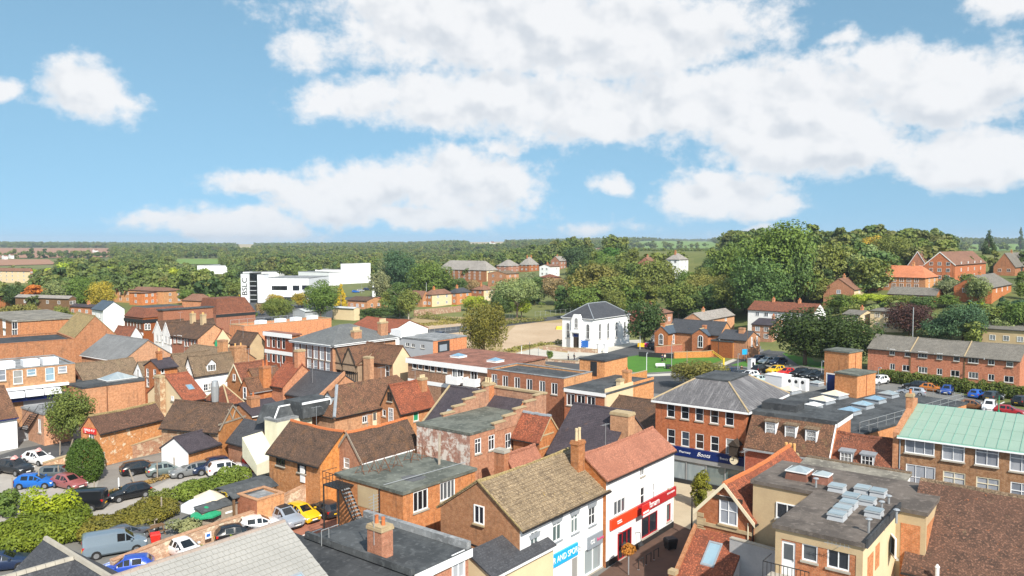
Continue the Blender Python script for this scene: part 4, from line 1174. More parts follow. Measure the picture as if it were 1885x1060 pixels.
def agent():
 b=N7
 s0,za=b.onwall(1121.5,985,'R');s1,zb_=b.onwall(1241,921,'R');zc=3.35
 sm=s0+(s1-s0)*.37
 f1=MB().box(s0,-.2,zc-.42,sm,-.004,zc+.42).obj('fascia',b.root,('sign_orange',))
 f2=MB().box(sm,-.2,zc-.42,s1,-.004,zc+.42).obj('fascia',b.root,('sign_red',))
 text_on(f2,'oulsnam',.80,(sm+(s1-sm)*.36,-.215,zc),RR,'paint_white',ext=.02)
 text_on(f2,'ESTATE AGENTS',.2,(sm+(s1-sm)*.85,-.215,zc+.14),RR,'paint_white')
 MB().box(s0+.9,-.215,zc+.02,s0+1.6,-.203,zc+.12).box(s0+.95,-.215,zc-.14,s0+1.7,-.203,zc-.06).obj('logo_strokes',f1,('paint_white',))
 s,z=b.onwall(1172,933,'R')
 q=MB().box(s-.62,-.9,z-.42,s+.62,-.82,z+.42).obj('projecting_board',b.root,('plastic_red',))
 MB().box(s-.5,-.905,z-.33,s+.5,-.9005,z-.15).obj('board_panel',q,('paint_white',))
 MB().bar((s,-.86,z-.1),(s,0,z-.1),.03,4).obj('bracket',q,('paint_black',))
 for px,py in ((1138,1000),(1168.5,1000)):
  s,z=b.onwall(px,py,'R');l=MB().bar((s,0,z+.9),(s,-.5,z+1.05),.025,5).bar((s,-.5,z+1.05),(s,-.6,z+.3),.025,5).obj('wall_lamp',b.root,('paint_black',))
  MB().cyl((s,-.6),.26,z,z+.3,8,.06).obj('lamp_shade',l,('plastic_dark',))
 MB().box(.0,-.05,0,b.Lu,-.003,.5).obj('plinth',b.root,('paint_black',))
agent()
c=chimney(N7,-.55,N7.Lv*.52,N7.zr+1.35,.95,.75,4.5,2,'brick_old','pot_buff','x','brick_old',1.0)
N8=house('flat_roof_building','brick building with green-grey flat roof, rusty frames and a black fire escape',at=(742,911),ze=6.9,L=619,R=875,cat='building',roof='slab',roofm='felt_green',wall='brick_orange',e=.12,ang=39,winR=[(774.5,921,1.6,1.6,'c3'),(824,902,1.75,1.5,'c4')])
def fire_escape():
 b=N8;d=b.deck
 f=root('fire_escape','black steel fire escape stair on the flat-roofed brick building','stairs',(b.B[0],b.B[1],0),b.rz)
 y0,y1=b.Lv*.42,b.Lv*.98
 for (za,ya,yb) in ((6.6,b.Lv*.72,y1),(3.6,b.Lv*.18,b.Lv*.5)):
  MB().box(-1.5,ya,za-.1,-.02,yb,za).obj('landing',f,('paint_black',))
  r=MB()
  for yy in np.linspace(ya,yb,6):r.bar((-1.48,yy,za),(-1.48,yy,za+1.05),.025)
  for k in (.5,1.05):r.bar((-1.48,ya,za+k),(-1.48,yb,za+k),.025);r.bar((-1.48,yb,za+k),(-.05,yb,za+k),.025)
  r.obj('handrail',f,('paint_black',))
 for (za,ya,zb_,yb) in ((6.6,b.Lv*.72,3.6,b.Lv*.45),(3.6,b.Lv*.5,.1,b.Lv*.85)):
  xx= -.95 if za>4 else -1.3
  s=MB()
  for x in (xx-.42,xx+.42):s.hull([(x-.02,ya,za-.25),(x+.02,ya,za-.25),(x+.02,yb,zb_-.25),(x-.02,yb,zb_-.25)],[(x-.02,ya,za),(x+.02,ya,za),(x+.02,yb,zb_),(x-.02,yb,zb_)])
  s.obj('stringer',f,('paint_black',))
  for i in range(12):
   t=(i+.5)/12;z=za+(zb_-za)*t;y=ya+(yb-ya)*t
   MB().box(xx-.4,y-.13,z-.03,xx+.4,y+.13,z).obj('tread',f,('paint_grey',))
  r=MB()
  for k in (.55,1.0):r.bar((xx-.42,ya,za+k),(xx-.42,yb,zb_+k),.025)
  for t in np.linspace(0,1,6):r.bar((xx-.42,ya+(yb-ya)*t,za+(zb_-za)*t),(xx-.42,ya+(yb-ya)*t,za+(zb_-za)*t+1),.02)
  r.obj('handrail',f,('paint_black',))
 for (x,y,z) in ((-1.45,y1-.05,6.5),(-1.45,b.Lv*.74,6.5),(-1.45,b.Lv*.2,3.5),(-1.45,b.Lv*.48,3.5)):
  MB().bar((x,y,0),(x,y,z),.07,5).obj('post',f,('paint_black',))
 n=0
 for px,py in ((668,870),(690,868),(708,866),(728,858),(757,848),(772,843),(789,842)):
  g=at_z(px,py,d);n+=1
  q=root('scaffold_trestle',['rusty trestle on the flat roof closest to the fire escape','second rusty trestle from the fire escape on the flat roof','third rusty trestle from the fire escape on the flat roof','fourth rusty trestle from the fire escape, beside the puddle','fifth rusty trestle on the flat roof, above the puddle','sixth rusty trestle on the flat roof, near the peeling wall','rusty trestle on the flat roof next to the leaning plank'][n-1],'trestle',tuple(g),b.rz+.3*n,'rusty trestles on the flat roof')
  t=MB();h=1.0
  for s in (-.5,.5):
   t.bar((s,-.45,0),(s*.6,0,h),.022);t.bar((s,.45,0),(s*.6,0,h),.022);t.bar((s,-.45,.1),(-s,.45,.1),.018)
  t.bar((-.4,0,h),(.4,0,h),.022)
  t.obj('frame',q,('rust',))
 pts=[(738,878),(752,874.5),(770,873.5),(785,877),(779,882),(760,886.5),(744,884)]
 P=[at_z(x,y,d+.008) for x,y in pts];x0=P[0]
 pu=root('puddle','rain puddle reflecting the sky on the green-grey flat roof','puddle',(x0[0],x0[1],d+.008))
 m=MB();m.poly([(p[0]-x0[0],p[1]-x0[1],0) for p in P]);m.obj('water_surface',pu,('water_puddle',))
 pa,pb=at_z(806,905,0),at_z(845,860,0)
 MB().bar((*loc_of(b,706,894,d),d+.06),(*loc_of(b,856,852,d),d+.06),.035,6).obj('conduit',b.root,('steel',))
 g=at_z(808.5,855,d);w=root('plank','pale timber plank leaning against the peeling brick wall','plank',tuple(g),b.rz)
 MB().hull([(-.12,-.03,0),(.12,-.03,0),(.12,.03,0),(-.12,.03,0)],[(.9,.9,2.35),(1.14,.9,2.35),(1.14,.96,2.35),(.9,.96,2.35)]).obj('board',w,('timber_grey',))
 MB().bar((-.06,b.Lv*.33,0),(-.06,b.Lv*.33,b.ZE),.05,6).obj('downpipe',b.root,('paint_black',))
 part_box(b,'render_panel',-.03,b.Lv*.36,5.0,-.004,b.Lv*.66,6.7,'render_tan')
fire_escape()
N9=house('gabled_house','red brick gabled house with orange ridge tiles and big white sash window beside the lane',at=(1387,959.5),ze=6.8,L=1284,Lu=13.0,ry=891,wall='brick_boots',roofm='tile_brickred',e=.2,o=.25,ridge='pot_red',bargeF='paint_cream',ang=38,winF=[(1341.5,940,1.35,2.0,'g22',dict(gm='glass_net',sill='stone_cap'))])
def gabled():
 b=N9
 s,z=b.onwall(1341,918,'F');MB().box(-.1,s-1.05,z-.14,-.004,s+1.05,z+.14).obj('lintel',b.root,('timber_dark',))
 s,z=b.onwall(1340,973,'F');MB().box(-.1,.02,z-.12,-.004,b.Lv,z+.12).obj('string_course',b.root,('stone_cap',))
 for i in range(4):MB().box(-.06,b.Lv-.5-(i%2)*.15,b.ZE-.5-i*.36,-.004,b.Lv+.03,b.ZE-.2-i*.36).obj('quoin',b.root,('stone_cap',))
 for yy,m in ((.35,'paint_cream'),(.0,'paint_black')):MB().bar((-.08,yy,.1),(-.08,yy,b.ZE-.2),.05,6).obj('downpipe',b.root,(m,))
 chimney(b,b.Lu+.45,b.Lv*.5,b.zr-.6,.9,1.1,5,3,'brick_old','pot','y','stone_cap',.85)
 y0,y1=b.Lv*.12,b.Lv*1.0
 zt=z_for_py(*(b.world(0,b.Lv*.8)),979);zl=zt-2.4;w=3.0
 l=house_leanto(b,y0,y1,zt,zl,w)
def house_leanto(b,y0,y1,zt,zl,w):
 r=root('lean_to','low red-tiled lean-to with blue roof window under the brick gable','lean-to',(b.B[0],b.B[1],0),b.rz)
 MB().poly([(-w,y0,0),(-w,y1,0),(-w,y1,zl),(-w,y0,zl)]).poly([(-w,y0,0),(0,y0,0),(0,y0,zt),(-w,y0,zl)]).poly([(-w,y1,0),(0,y1,0),(0,y1,zt),(-w,y1,zl)]).obj('wall',r,('render_white',))
 o=MB().hull([(-w-.2,y0,zl-.12),(-w-.2,y1,zl-.12),(-.01,y1,zt+.02),(-.01,y0,zt+.02)],[(-w-.2,y0,zl+.04),(-w-.2,y1,zl+.04),(-.01,y1,zt+.16),(-.01,y0,zt+.16)]).obj('roof',r,('tile_brickred',))
 sl=(zt-zl)/w
 P=lambda x,y,h:(x,y,zt+x*sl+.14+h)
 yc=y0+(y1-y0)*.52
 f=MB()
 for (x0,x1,ya,yb) in ((-2.2,-2.1,yc-.5,yc+.5),(-.8,-.7,yc-.5,yc+.5),(-2.1,-.8,yc-.5,yc-.4),(-2.1,-.8,yc+.4,yc+.5)):
  f.hull([P(x0,ya,0),P(x1,ya,0),P(x1,yb,0),P(x0,yb,0)],[P(x0,ya,.12),P(x1,ya,.12),P(x1,yb,.12),P(x0,yb,.12)])
 k=f.obj('rooflight',o,('lead',))
 MB().poly([P(-2.1,yc-.4,.08),P(-.8,yc-.4,.08),P(-.8,yc+.4,.08),P(-2.1,yc+.4,.08)]).obj('pane',k,('glass_sky',))
 MB().hull([(-w-.3,y1,zl-.1),(-w-.3,y1+.25,zl-.1),(0,y1+.25,zt+.1),(0,y1,zt+.1)],[(-w-.3,y1,zl+.25),(-w-.3,y1+.25,zl+.25),(0,y1+.25,zt+.4),(0,y1,zt+.4)]).obj('parapet',r,('brick_old',))
 MB().box(-w-.75,y1-.1,0,-w-.3,y1+.35,zl+.25).box(-w-.8,y1-.15,zl+.25,-w-.25,y1+.4,zl+.55,1).obj('pier',r,('brick_orange','stone_cap'))
 return r
gabled()
def grey_wall():
 a,c=at_z(1345,990,5.6),at_z(1430,1013,5.6)
 w=wall_run('boundary_wall','tall stained grey rendered wall between the lean-to and the flat-roofed flats',[a,c],5.6,'render_grey',.3,'concrete')
grey_wall()
N10=house('flats','flat-roofed brick flats with rows of glazed skylights and white-framed windows',at=(1589,1007),ze=9.4,L=1428,Lu=7.6,cat='building',roof='slab',roofm='felt_brown',wall='brick',wallR='render_cream',e=.16,ang=38,fm='paint_white',winF=[(1451,1029,.8,2.05,'door'),(1490.5,1018,.88,.98,'c1',dict(gm='glass')),(1543,1030,1.2,1.12,'c2',dict(gm='glass'))],winR=[])
def flats():
 b=N10;d=b.deck
 zw=b.zb+b.ZE
 MB().box(-.03,.0,b.ZE-.55,-.004,b.Lv,b.ZE).box(-.03,.0,0,-.004,.35,b.ZE-.55).box(-.03,b.Lv-.35,0,-.004,b.Lv,b.ZE-.55).obj('band',b.root,('render_tan',))
 MB().box(1.0,-.025,b.ZE-2.9,2.2,-.004,b.ZE-.9).box(2.7,-.025,b.ZE-2.2,3.6,-.004,b.ZE-.8).obj('brick_panel',b.root,('brick_orange',))
 x0=b.Lu;
 wx1=x0+6.2
 L0,R0=b.Lv+4.3,-1.7
 w=MB();w.poly([(x0,R0,0),(wx1,R0,0),(wx1,R0,b.ZE),(x0,R0,b.ZE)]).poly([(x0,R0,0),(x0,0,0),(x0,0,b.ZE),(x0,R0,b.ZE)]).poly([(x0,b.Lv,0),(x0,L0,0),(x0,L0,b.ZE),(x0,b.Lv,b.ZE)]).poly([(wx1,R0,0),(wx1,L0,0),(wx1,L0,b.ZE),(wx1,R0,b.ZE)]).poly([(x0,L0,0),(wx1,L0,0),(wx1,L0,b.ZE),(x0,L0,b.ZE)])
 w.obj('wing_wall',b.root,('render_tan',));MB().box(x0+.3,R0-.02,0,wx1,R0-.003,b.ZE-.7).box(x0-.02,R0+.3,0,x0-.003,-.3,b.ZE-.7).obj('brick_face',b.root,('brick_orange',))
 MB().box(x0+.17,R0-.1,b.ZE+.012,wx1,L0+.16,b.ZE+.258).box(x0-.12,b.Lv+.17,b.ZE+.012,x0+.17,L0+.16,b.ZE+.258).box(x0-.12,R0-.1,b.ZE+.012,x0+.17,-.17,b.ZE+.258).obj('wing_roof',b.root,('felt_brown',))
 MB().box(-.18,-.28,b.ZE+.02,b.Lu+.1,-.17,b.ZE+.55).obj('upstand',b.root,('felt_dark',))
 put_window(b.root,1.5,1.1,'c2',(x0-.035,b.Lv+1.9,b.ZE-1.5),-pi/2)
 for px,py,w_,d_ in ((1541,903,1.0,.95),(1588,906,.93,.95),(1617,912,.93,.95),(1567,921,.93,.95),(1597,928,.93,.95),(1562,933.5,.95,.98),(1551,944,.95,.92),(1541,955,.95,.95),(1609,949,.95,.95)):
  skylight(b,px,py,d+b.zb,d_,w_,.28,'box','clad_grey','glass_pale','clad_grey')
 for px,py,w_,ku in ((1471,880,1.5,'felt_red'),(1514,888,1.1,'felt_red')):
  skylight(b,px,py,d+b.zb,w_,w_,.55,'pyramid','paint_white','glass_pale',ku)
 for px,py,h in ((1599,981,.8),(1650,963,.8),(1502,897,.6),(1623,938,.5),(1636,927,.5)):
  x,y=loc_of(b,px,py,d+b.zb);v=MB().cyl((x,y),.07,d,d+h,8).obj('vent_pipe',b.root,('steel',))
  MB().cyl((x,y),.2,d+h,d+h+.06,8,.12).obj('cowl',v,('steel',))
 s,z=b.onwall(1451,1060,'F');zf=b.onwall(1451,1056,'F')[1]-.1
 MB().box(-1.4,s-1.6,zf-.2,-.02,s+1.0,zf).obj('landing',b.root,('concrete',))
 r=MB()
 for yy in np.linspace(s-1.6,s+1.0,12):r.bar((-1.36,yy,zf),(-1.36,yy,zf+1.05),.02)
 r.bar((-1.36,s-1.6,zf+1.05),(-1.36,s+1.0,zf+1.05),.03);r.bar((-1.36,s+1.0,zf+1.05),(-.02,s+1.0,zf+1.05),.03)
 r.obj('handrail',b.root,('paint_black',))
 g=MB().cyl((-.45,b.Lv+.9),.3,0,.08,12).obj('satellite_dish',b.root,('paint_white',));g.location=(x0-.2,0,b.ZE-.9)
 q=MB();q.bar((-.1,1.2,b.ZE-.2),(-.6,1.2,b.ZE-.1),.02)
 for i in range(6):q.bar((-.6,.6+i*.22,b.ZE-.1),(-.6,.6+i*.22,b.ZE+.15),.012)
 q.bar((-.6,.5,b.ZE+.02),(-.6,1.9,b.ZE+.02),.015);q.obj('aerial',b.root,('steel',))
 put_window(b.root,.9,1.2,'c1',(b.Lu-1.6,-.25,b.ZE-1.7),.5)
flats()
N11=house('large_roofed_building','broad dark reddish-brown tiled roof with patches of orange tiles in the lower right corner',at=(1664,1046),ze=6.2,corner='A',Lv=19,Lu=11.5,cat='building',roof='gable',axis='v',ry=None,zr=10.2,wall='brick',roofm='tile_rust',e=.3,ridge='tile_moss',ang=36)
for px,py in ((1691.5,983),(1726,1025)):
 b=N11;x,y=loc_of(b,px,py,7.5);zz=b.ZE+x*b.slope+.1
 v=MB().cyl((x,y),.11,zz-.1,zz+.9,8).obj('vent_pipe',b.roof,('paint_white',));MB().cyl((x,y),.15,zz+.9,zz+1.08,8,.04).obj('cowl',v,('paint_white',))
N12=house('long_outbuilding','long narrow building with grey-brown felt roof behind the skylit flats',at=(1657,901),ze=8.4,L=1464,Lu=3.2,cat='building',roof='mono',axis='v',zr=8.75,wall='render_white',roofm='felt_tan',e=.15,gut=None)
MB().box(2.9,-.1,N12.h(8.75)-.1,3.3,N12.Lv+.1,N12.h(8.75)+.22).obj('parapet',N12.root,('tile_moss',))
N13=house('office_block','brown brick block with pale green copper roof and white metal windows',at=(1885+60,841),ze=8.4,L=1655,Lu=9.5,cat='building',roof='mono',axis='v',zr=9.7,wall='brick_brown',roofm='copper_seam',e=.35,gut='paint_white',ang=36,fm='paint_white',gm='glass_net',winF=[(1693,822,2.4,1.35,'c3'),(1755,831.5,1.75,1.6,'t2'),(1817,840,1.75,1.6,'t2'),(1881,852,1.75,1.6,'t2'),(1694,880,2.4,2.3,'g32'),(1756,888,1.75,1.85,'t2',dict(fm='paint_cream')),(1818,899,1.75,1.85,'t2',dict(fm='paint_cream')),(1880,915,1.6,2.4,'t2')])
def copper_roof():
 b=N13;L=b.Lv;sl=b.slope;n=14
 wv=L/n;rows=4;dx=(b.Lu+.3)/rows;rg=random.Random(5)
 def Q(x,y,h):return (x,y,b.ZE+x*sl+.165+h)
 for i in range(n):
  for j in range(rows):
   x0= -.33+j*dx;x1=x0+dx-.02;y0=i*wv+.03;y1=(i+1)*wv-.03;h=rg.uniform(.01,.02)
   MB().hull([Q(x0,y0,0),Q(x1,y0,0),Q(x1,y1,0),Q(x0,y1,0)],[Q(x0,y0,h+.015),Q(x1,y0,h),Q(x1,y1,h),Q(x0,y1,h+.015)]).obj('roof_panel',b.roof,('copper',))
  MB().hull([Q(-.33,i*wv-.025,0),Q(b.Lu,i*wv-.025,0),Q(b.Lu,i*wv+.025,0),Q(-.33,i*wv+.025,0)],[Q(-.33,i*wv-.015,.07),Q(b.Lu,i*wv-.015,.07),Q(b.Lu,i*wv+.015,.07),Q(-.33,i*wv+.015,.07)]).obj('standing_seam',b.roof,('copper_seam',))
 w=MB().hull([(-.1,L+.02,0),(b.Lu,L+.02,0),(b.Lu,L+.5,0),(-.1,L+.5,0)],[(-.1,L+.02,b.ZE+.35),(b.Lu,L+.02,b.h(b.zr)+.75),(b.Lu,L+.5,b.h(b.zr)+.75),(-.1,L+.5,b.ZE+.35)]).obj('parapet',b.root,('brick_old',))
 chimney(b,b.Lu*.72,L+.28,b.zr+1.6,1.0,.6,3,1,'brick_old','pot_red','x','stone_cap',.4)
 MB().bar((-.1,L-.1,0),(-.1,L-.1,b.ZE-.2),.06,6).obj('downpipe',b.root,('lead',))
 s,z=b.onwall(1700,905,'F');r=MB()
 for yy in np.linspace(s-1.8,s-.2,8):r.bar((-.7,yy,z-.5),(-.7,yy,z+.5),.02)
 r.bar((-.7,s-1.8,z+.5),(-.7,s-.2,z+.5),.03);r.obj('balcony_rail',b.root,('paint_black',))
copper_roof()
N14=house('shop_building','three-storey brick shop with streaked slate roof and navy chemist fascia',at=(1374,757.5),ze=8.7,L=1207,R=1446,cat='shop',roof='none',wall='brick_boots',ang=37,winF=[(x,y,.95,1.55,'sash') for x,y in ((1235,755),(1261,758.5),(1287.5,762),(1315,766),(1343,770))]+[(x,y,.95,1.65,'sash') for x,y in ((1235.5,803.5),(1261.5,808),(1288,812.5),(1315.5,817),(1344,822))])
def chemist():
 b=N14;Z=b.ZE;t=3.3;e=.35;zt=Z+2.35
 r=MB();c=[(-e,-e,Z+.05),(b.Lu+e,-e,Z+.05),(b.Lu+e,b.Lv+e,Z+.05),(-e,b.Lv+e,Z+.05)]
 q=[(t,t,zt),(b.Lu-t,t,zt),(b.Lu-t,b.Lv-t,zt),(t,b.Lv-t,zt)]
 for i in range(4):r.poly([c[i],c[(i+1)%4],q[(i+1)%4],q[i]])
 lo=[(x,y,z-.16) for x,y,z in c]
 for i in range(4):r.poly([lo[i],lo[(i+1)%4],c[(i+1)%4],c[i]])
 r.poly(lo[::-1])
 ro=r.obj('roof',b.root,('slate_boots',))
 MB().box(t-.15,t-.15,zt-.05,b.Lu-t+.15,b.Lv-t+.15,zt+.12).obj('flat_top',ro,('felt',))
 k=MB()
 for i in (0,1,3):k.bar(c[i],q[i],.1,6)
 k.obj('hip_tiles',ro,('stone_cap',))
 MB().box(-e-.1,-e-.1,Z-.22,-e+.02,b.Lv+e,Z-.02).box(-e-.1,-e-.1,Z-.22,b.Lu,-e+.02,Z-.02).obj('gutter',b.root,('paint_white',))
 f=MB().box(-.35,-.1,3.0,-.004,b.Lv,3.95).obj('fascia',b.root,('sign_navy',))
 zc=3.48
 for px,py,tx,sz in ((1263,848,'Pharmacy',.34),(1297,853.5,'Boots',.62),(1335,861.5,'Beauty',.34)):
  s,z=b.onwall(px,py,'F');text_on(f,tx,sz,(-.36,s,zc),RF,'paint_white',ext=.01,shear=.35 if tx=='Boots' else 0)
 MB().box(-.3,0,2.5,-.004,b.Lv,3.0).obj('shopfront_header',b.root,('paint_grey',))
 gl=MB()
 for i,(a,c_) in enumerate(((.05,.2),(.21,.40),(.42,.62),(.64,.98))):
  MB().box(-.12,b.Lv*a,.45,-.04,b.Lv*c_,2.5).obj('shop_window',b.root,('glass_pale' if i>=2 else 'glass_shop',))
 for a in (.04,.205,.41,.63,.985):MB().box(-.2,b.Lv*a-.06,0,-.02,b.Lv*a+.06,2.5).obj('mullion',b.root,('paint_grey',))
 MB().box(-.3,0,0,-.02,b.Lv,.45).obj('stall_riser',b.root,('plastic_dark',))
 s,z=b.onwall(1358,826,'F')
 k=MB().box(-1.25,s-.45,z-.55,-.55,s+.45,z+.55).hull([(-1.35,s-.6,z+.55),(-.1,s-.6,z+.55),(-.1,s+.6,z+.55),(-1.35,s+.6,z+.55)],[(-1.35,s,z+1.15),(-.1,s,z+1.15),(-.1,s+.02,z+1.15),(-1.35,s+.02,z+1.15)]).obj('clock_housing',b.root,('timber_dark',))
 MB().bar((-.6,s,z),(0,s,z),.1,5).obj('bracket',k,('paint_black',))
 d=MB();n=20
 d.hull([(-1.1,s+.42*cos(2*pi*i/n),z-1.0+.42*sin(2*pi*i/n)) for i in range(n)],[(-.75,s+.42*cos(2*pi*i/n),z-1.0+.42*sin(2*pi*i/n)) for i in range(n)]);fc=d.obj('clock_face',k,('paint_cream',))
 MB().box(-1.13,s-.02,z-1.0,-1.105,s+.02,z-.68).box(-1.13,s-.02,z-1.02,-1.105,s+.22,z-.98).obj('clock_hands',k,('paint_black',))
chemist()
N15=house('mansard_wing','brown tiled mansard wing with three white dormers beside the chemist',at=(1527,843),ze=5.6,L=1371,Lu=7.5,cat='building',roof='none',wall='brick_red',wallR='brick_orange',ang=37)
def mansard():
 b=N15;Z=b.ZE;zt=Z+2.75;dx=2.0
 r=MB().hull([(-.3,.0,Z-.3),(-.3,b.Lv,Z-.3),(dx,b.Lv,zt),(dx,0,zt)],[(-.3,.0,Z-.12),(-.3,b.Lv,Z-.12),(dx,b.Lv,zt+.18),(dx,0,zt+.18)])
 ro=r.obj('roof',b.root,('tile_brown',));b.slope=(zt-Z+.3)/(dx+.3);b.roof=ro
 MB().poly([(-.1,0,Z),(dx,0,zt),(b.Lu,0,zt),(b.Lu,0,Z)]).poly([(b.Lu,0,Z),(b.Lu,b.Lv,Z),(b.Lu,b.Lv,zt),(b.Lu,0,zt)]).obj('upper_wall',b.root,('brick_orange',))
 MB().box(dx-.1,-.12,zt+.02,b.Lu+.2,b.Lv+.05,zt+.45).obj('flat_roof',b.root,('felt',))
 MB().box(dx,-.15,zt-.22,b.Lu+.2,-.122,zt+.2).obj('fascia',b.root,('paint_white',))
 MB().box(-.45,0,Z-.42,-.3,b.Lv,Z-.25).obj('gutter',b.root,('steel',))
 for px,py in ((1414.5,803.5),(1451.5,810.5),(1490,818)):
  x=.25;P=b.B+b.u*x
  dd=ray(px,py);rel=P;t=(rel@b.u)/(dd[:2]@b.u);q=CAMP+dd*t;s=(q[:2]-b.B)@b.v
  dormer(b,s,q[2]+.0,1.15,1.35,'F','g12',rm='tile_moss')
 MB().hull([(-.1,-.1,Z-.1),(-.1,.02,Z-.1),(dx,.02,zt+.1),(dx,-.1,zt+.1)],[(-.1,-.1,Z+.1),(-.1,.02,Z+.1),(dx,.02,zt+.3),(dx,-.1,zt+.3)]).obj('verge',b.root,('paint_white',))
 MB().box(dx+1.5,b.Lv*.52,zt+.45,dx+4.2,b.Lv*.95,zt+1.15).obj('plant_box',b.root,('felt_dark',))
mansard()
N16=house('cottage','red-brown tiled house with two small dormers below the copper-roofed block',at=(1652,898),ze=4.0,L=1512,Lu=6.4,roof='gable',axis='v',zr=7.55,wall='brick_orange',roofm='tile_red',e=.2,ridge='tile_red',ang=37)
def cottage():
 b=N16
 for px,py in ((1557.5,841),(1596.5,848)):
  P=b.B+b.u*1.15;dd=ray(px,py);t=(P@b.u)/(dd[:2]@b.u);q=CAMP+dd*t;s=(q[:2]-b.B)@b.v
  z=b.zb+b.ZE+1.15*b.slope
  dormer(b,s,z,1.15,1.0,'F','g32',rm='lead',wm='lead')
 MB().hull([(-.2,b.Lv-.02,b.ZE-.1),(-.2,b.Lv+.1,b.ZE-.1),(b.Lu/2,b.Lv+.1,b.h(b.zr)),(b.Lu/2,b.Lv-.02,b.h(b.zr))],[(-.2,b.Lv-.02,b.ZE+.2),(-.2,b.Lv+.1,b.ZE+.2),(b.Lu/2,b.Lv+.1,b.h(b.zr)+.3),(b.Lu/2,b.Lv-.02,b.h(b.zr)+.3)]).obj('verge',b.root,('paint_cream',))
cottage()
N17=house('supermarket','wide dark flat roof with pyramid skylights and brick lift towers behind the chemist',at=(1583,803),ze=6.0,L=1345,Rp=(1779,744),cat='building',roof='slab',roofm='felt',wall='brick_orange',e=.1)
def supermarket():
 b=N17;d=b.deck
 for px,py,w,g,cm in ((1452,722,2.4,'canvas_cream','paint_white'),(1514,741,2.3,'canvas_cream','paint_white'),(1537,731,2.5,'canvas_cream','paint_white'),(1503,709.5,1.5,'glass_pale','paint_white'),(1498,751,1.6,'paint_white','paint_white'),(1564,761,2.0,'glass_sky','steel'),(1588,750,2.0,'glass_sky','steel'),(1611,740,2.0,'glass_sky','steel'),(1635,730,2.0,'glass_pale','steel')):
  skylight(b,px,py,d,w,w,.4,'pyramid' if g!='glass_sky' else 'pyramid',cm,g,'lead')
 x,y=loc_of(b,1432,714,d);a=MB().box(x-1.1,y-1.3,d,x+1.1,y+1.3,d+1.8).obj('plant_cabin',b.root,('clad_white',));MB().box(x-1.15,y-1.35,d+1.803,x+1.15,y+1.35,d+1.9).obj('lid',a,('paint_white',))
 for k in range(3):
  x,y=loc_of(b,1456+k*12,716+k*1.5,d)
  a=MB().box(x-.4,y-.5,d,x+.4,y+.5,d+1.6).obj('condenser',b.root,('render_white',))
  for zz in (1.15,):
   n=10;q=MB();q.hull([(x-.42,y+.24*cos(2*pi*i/n),d+zz+.24*sin(2*pi*i/n)) for i in range(n)],[(x-.402,y+.24*cos(2*pi*i/n),d+zz+.24*sin(2*pi*i/n)) for i in range(n)]);q.obj('fan',a,('plastic_dark',))
 for (ax,ay,bx,by) in ((.4,.25,b.Lu*.45,.25),(b.Lu*.5,.25,b.Lu-.4,.25),(b.Lu-.3,.5,b.Lu-.3,b.Lv*.35)):
  r=MB();n=7
  for t in np.linspace(0,1,n):
   x,y=ax+(bx-ax)*t,ay+(by-ay)*t;r.bar((x,y,d),(x,y,d+1.1),.03)
  for k in (.55,1.1):r.bar((ax,ay,d+k),(bx,by,d+k),.025)
  r.obj('guard_rail',b.root,('steel',))
 for (bx,by,L,R,zt,nm) in ((1562.8,650.5,1518,1587,11.1,'lift_tower'),(1578,692.5,1537,1612,9.1,'lift_tower')):
  P=at_z(bx,by,zt);lu=solve_len(P,b.u,R);lv=solve_len(P,b.v,L);x,y=(P[:2]-b.B)@b.u,(P[:2]-b.B)@b.v
  t=MB().box(x,y,d+.002,x+lu,y+lv,zt).obj(nm,b.root,('brick_orange',))
  MB().box(x-.12,y-.12,zt+.003,x+lu+.12,y+lv+.12,zt+.22).obj('tower_roof',t,('felt_green',))
  MB().bar((x+lu*.5,y-.04,d),(x+lu*.5,y-.04,zt),.04,5).obj('downpipe',t,('brick_red',))
 x,y=loc_of(b,1530,719,d);dd=MB().box(x-.1,y-.55,d,x+.05,y+.55,d+2.2).obj('door',b.root,('sign_navy',));MB().box(x-.12,y-.7,d,x+.03,y-.56,d+2.35).box(x-.12,y+.56,d,x+.03,y+.7,d+2.35).box(x-.12,y-.56,d+2.203,x+.03,y+.56,d+2.35).obj('frame',dd,('paint_white',))
supermarket()
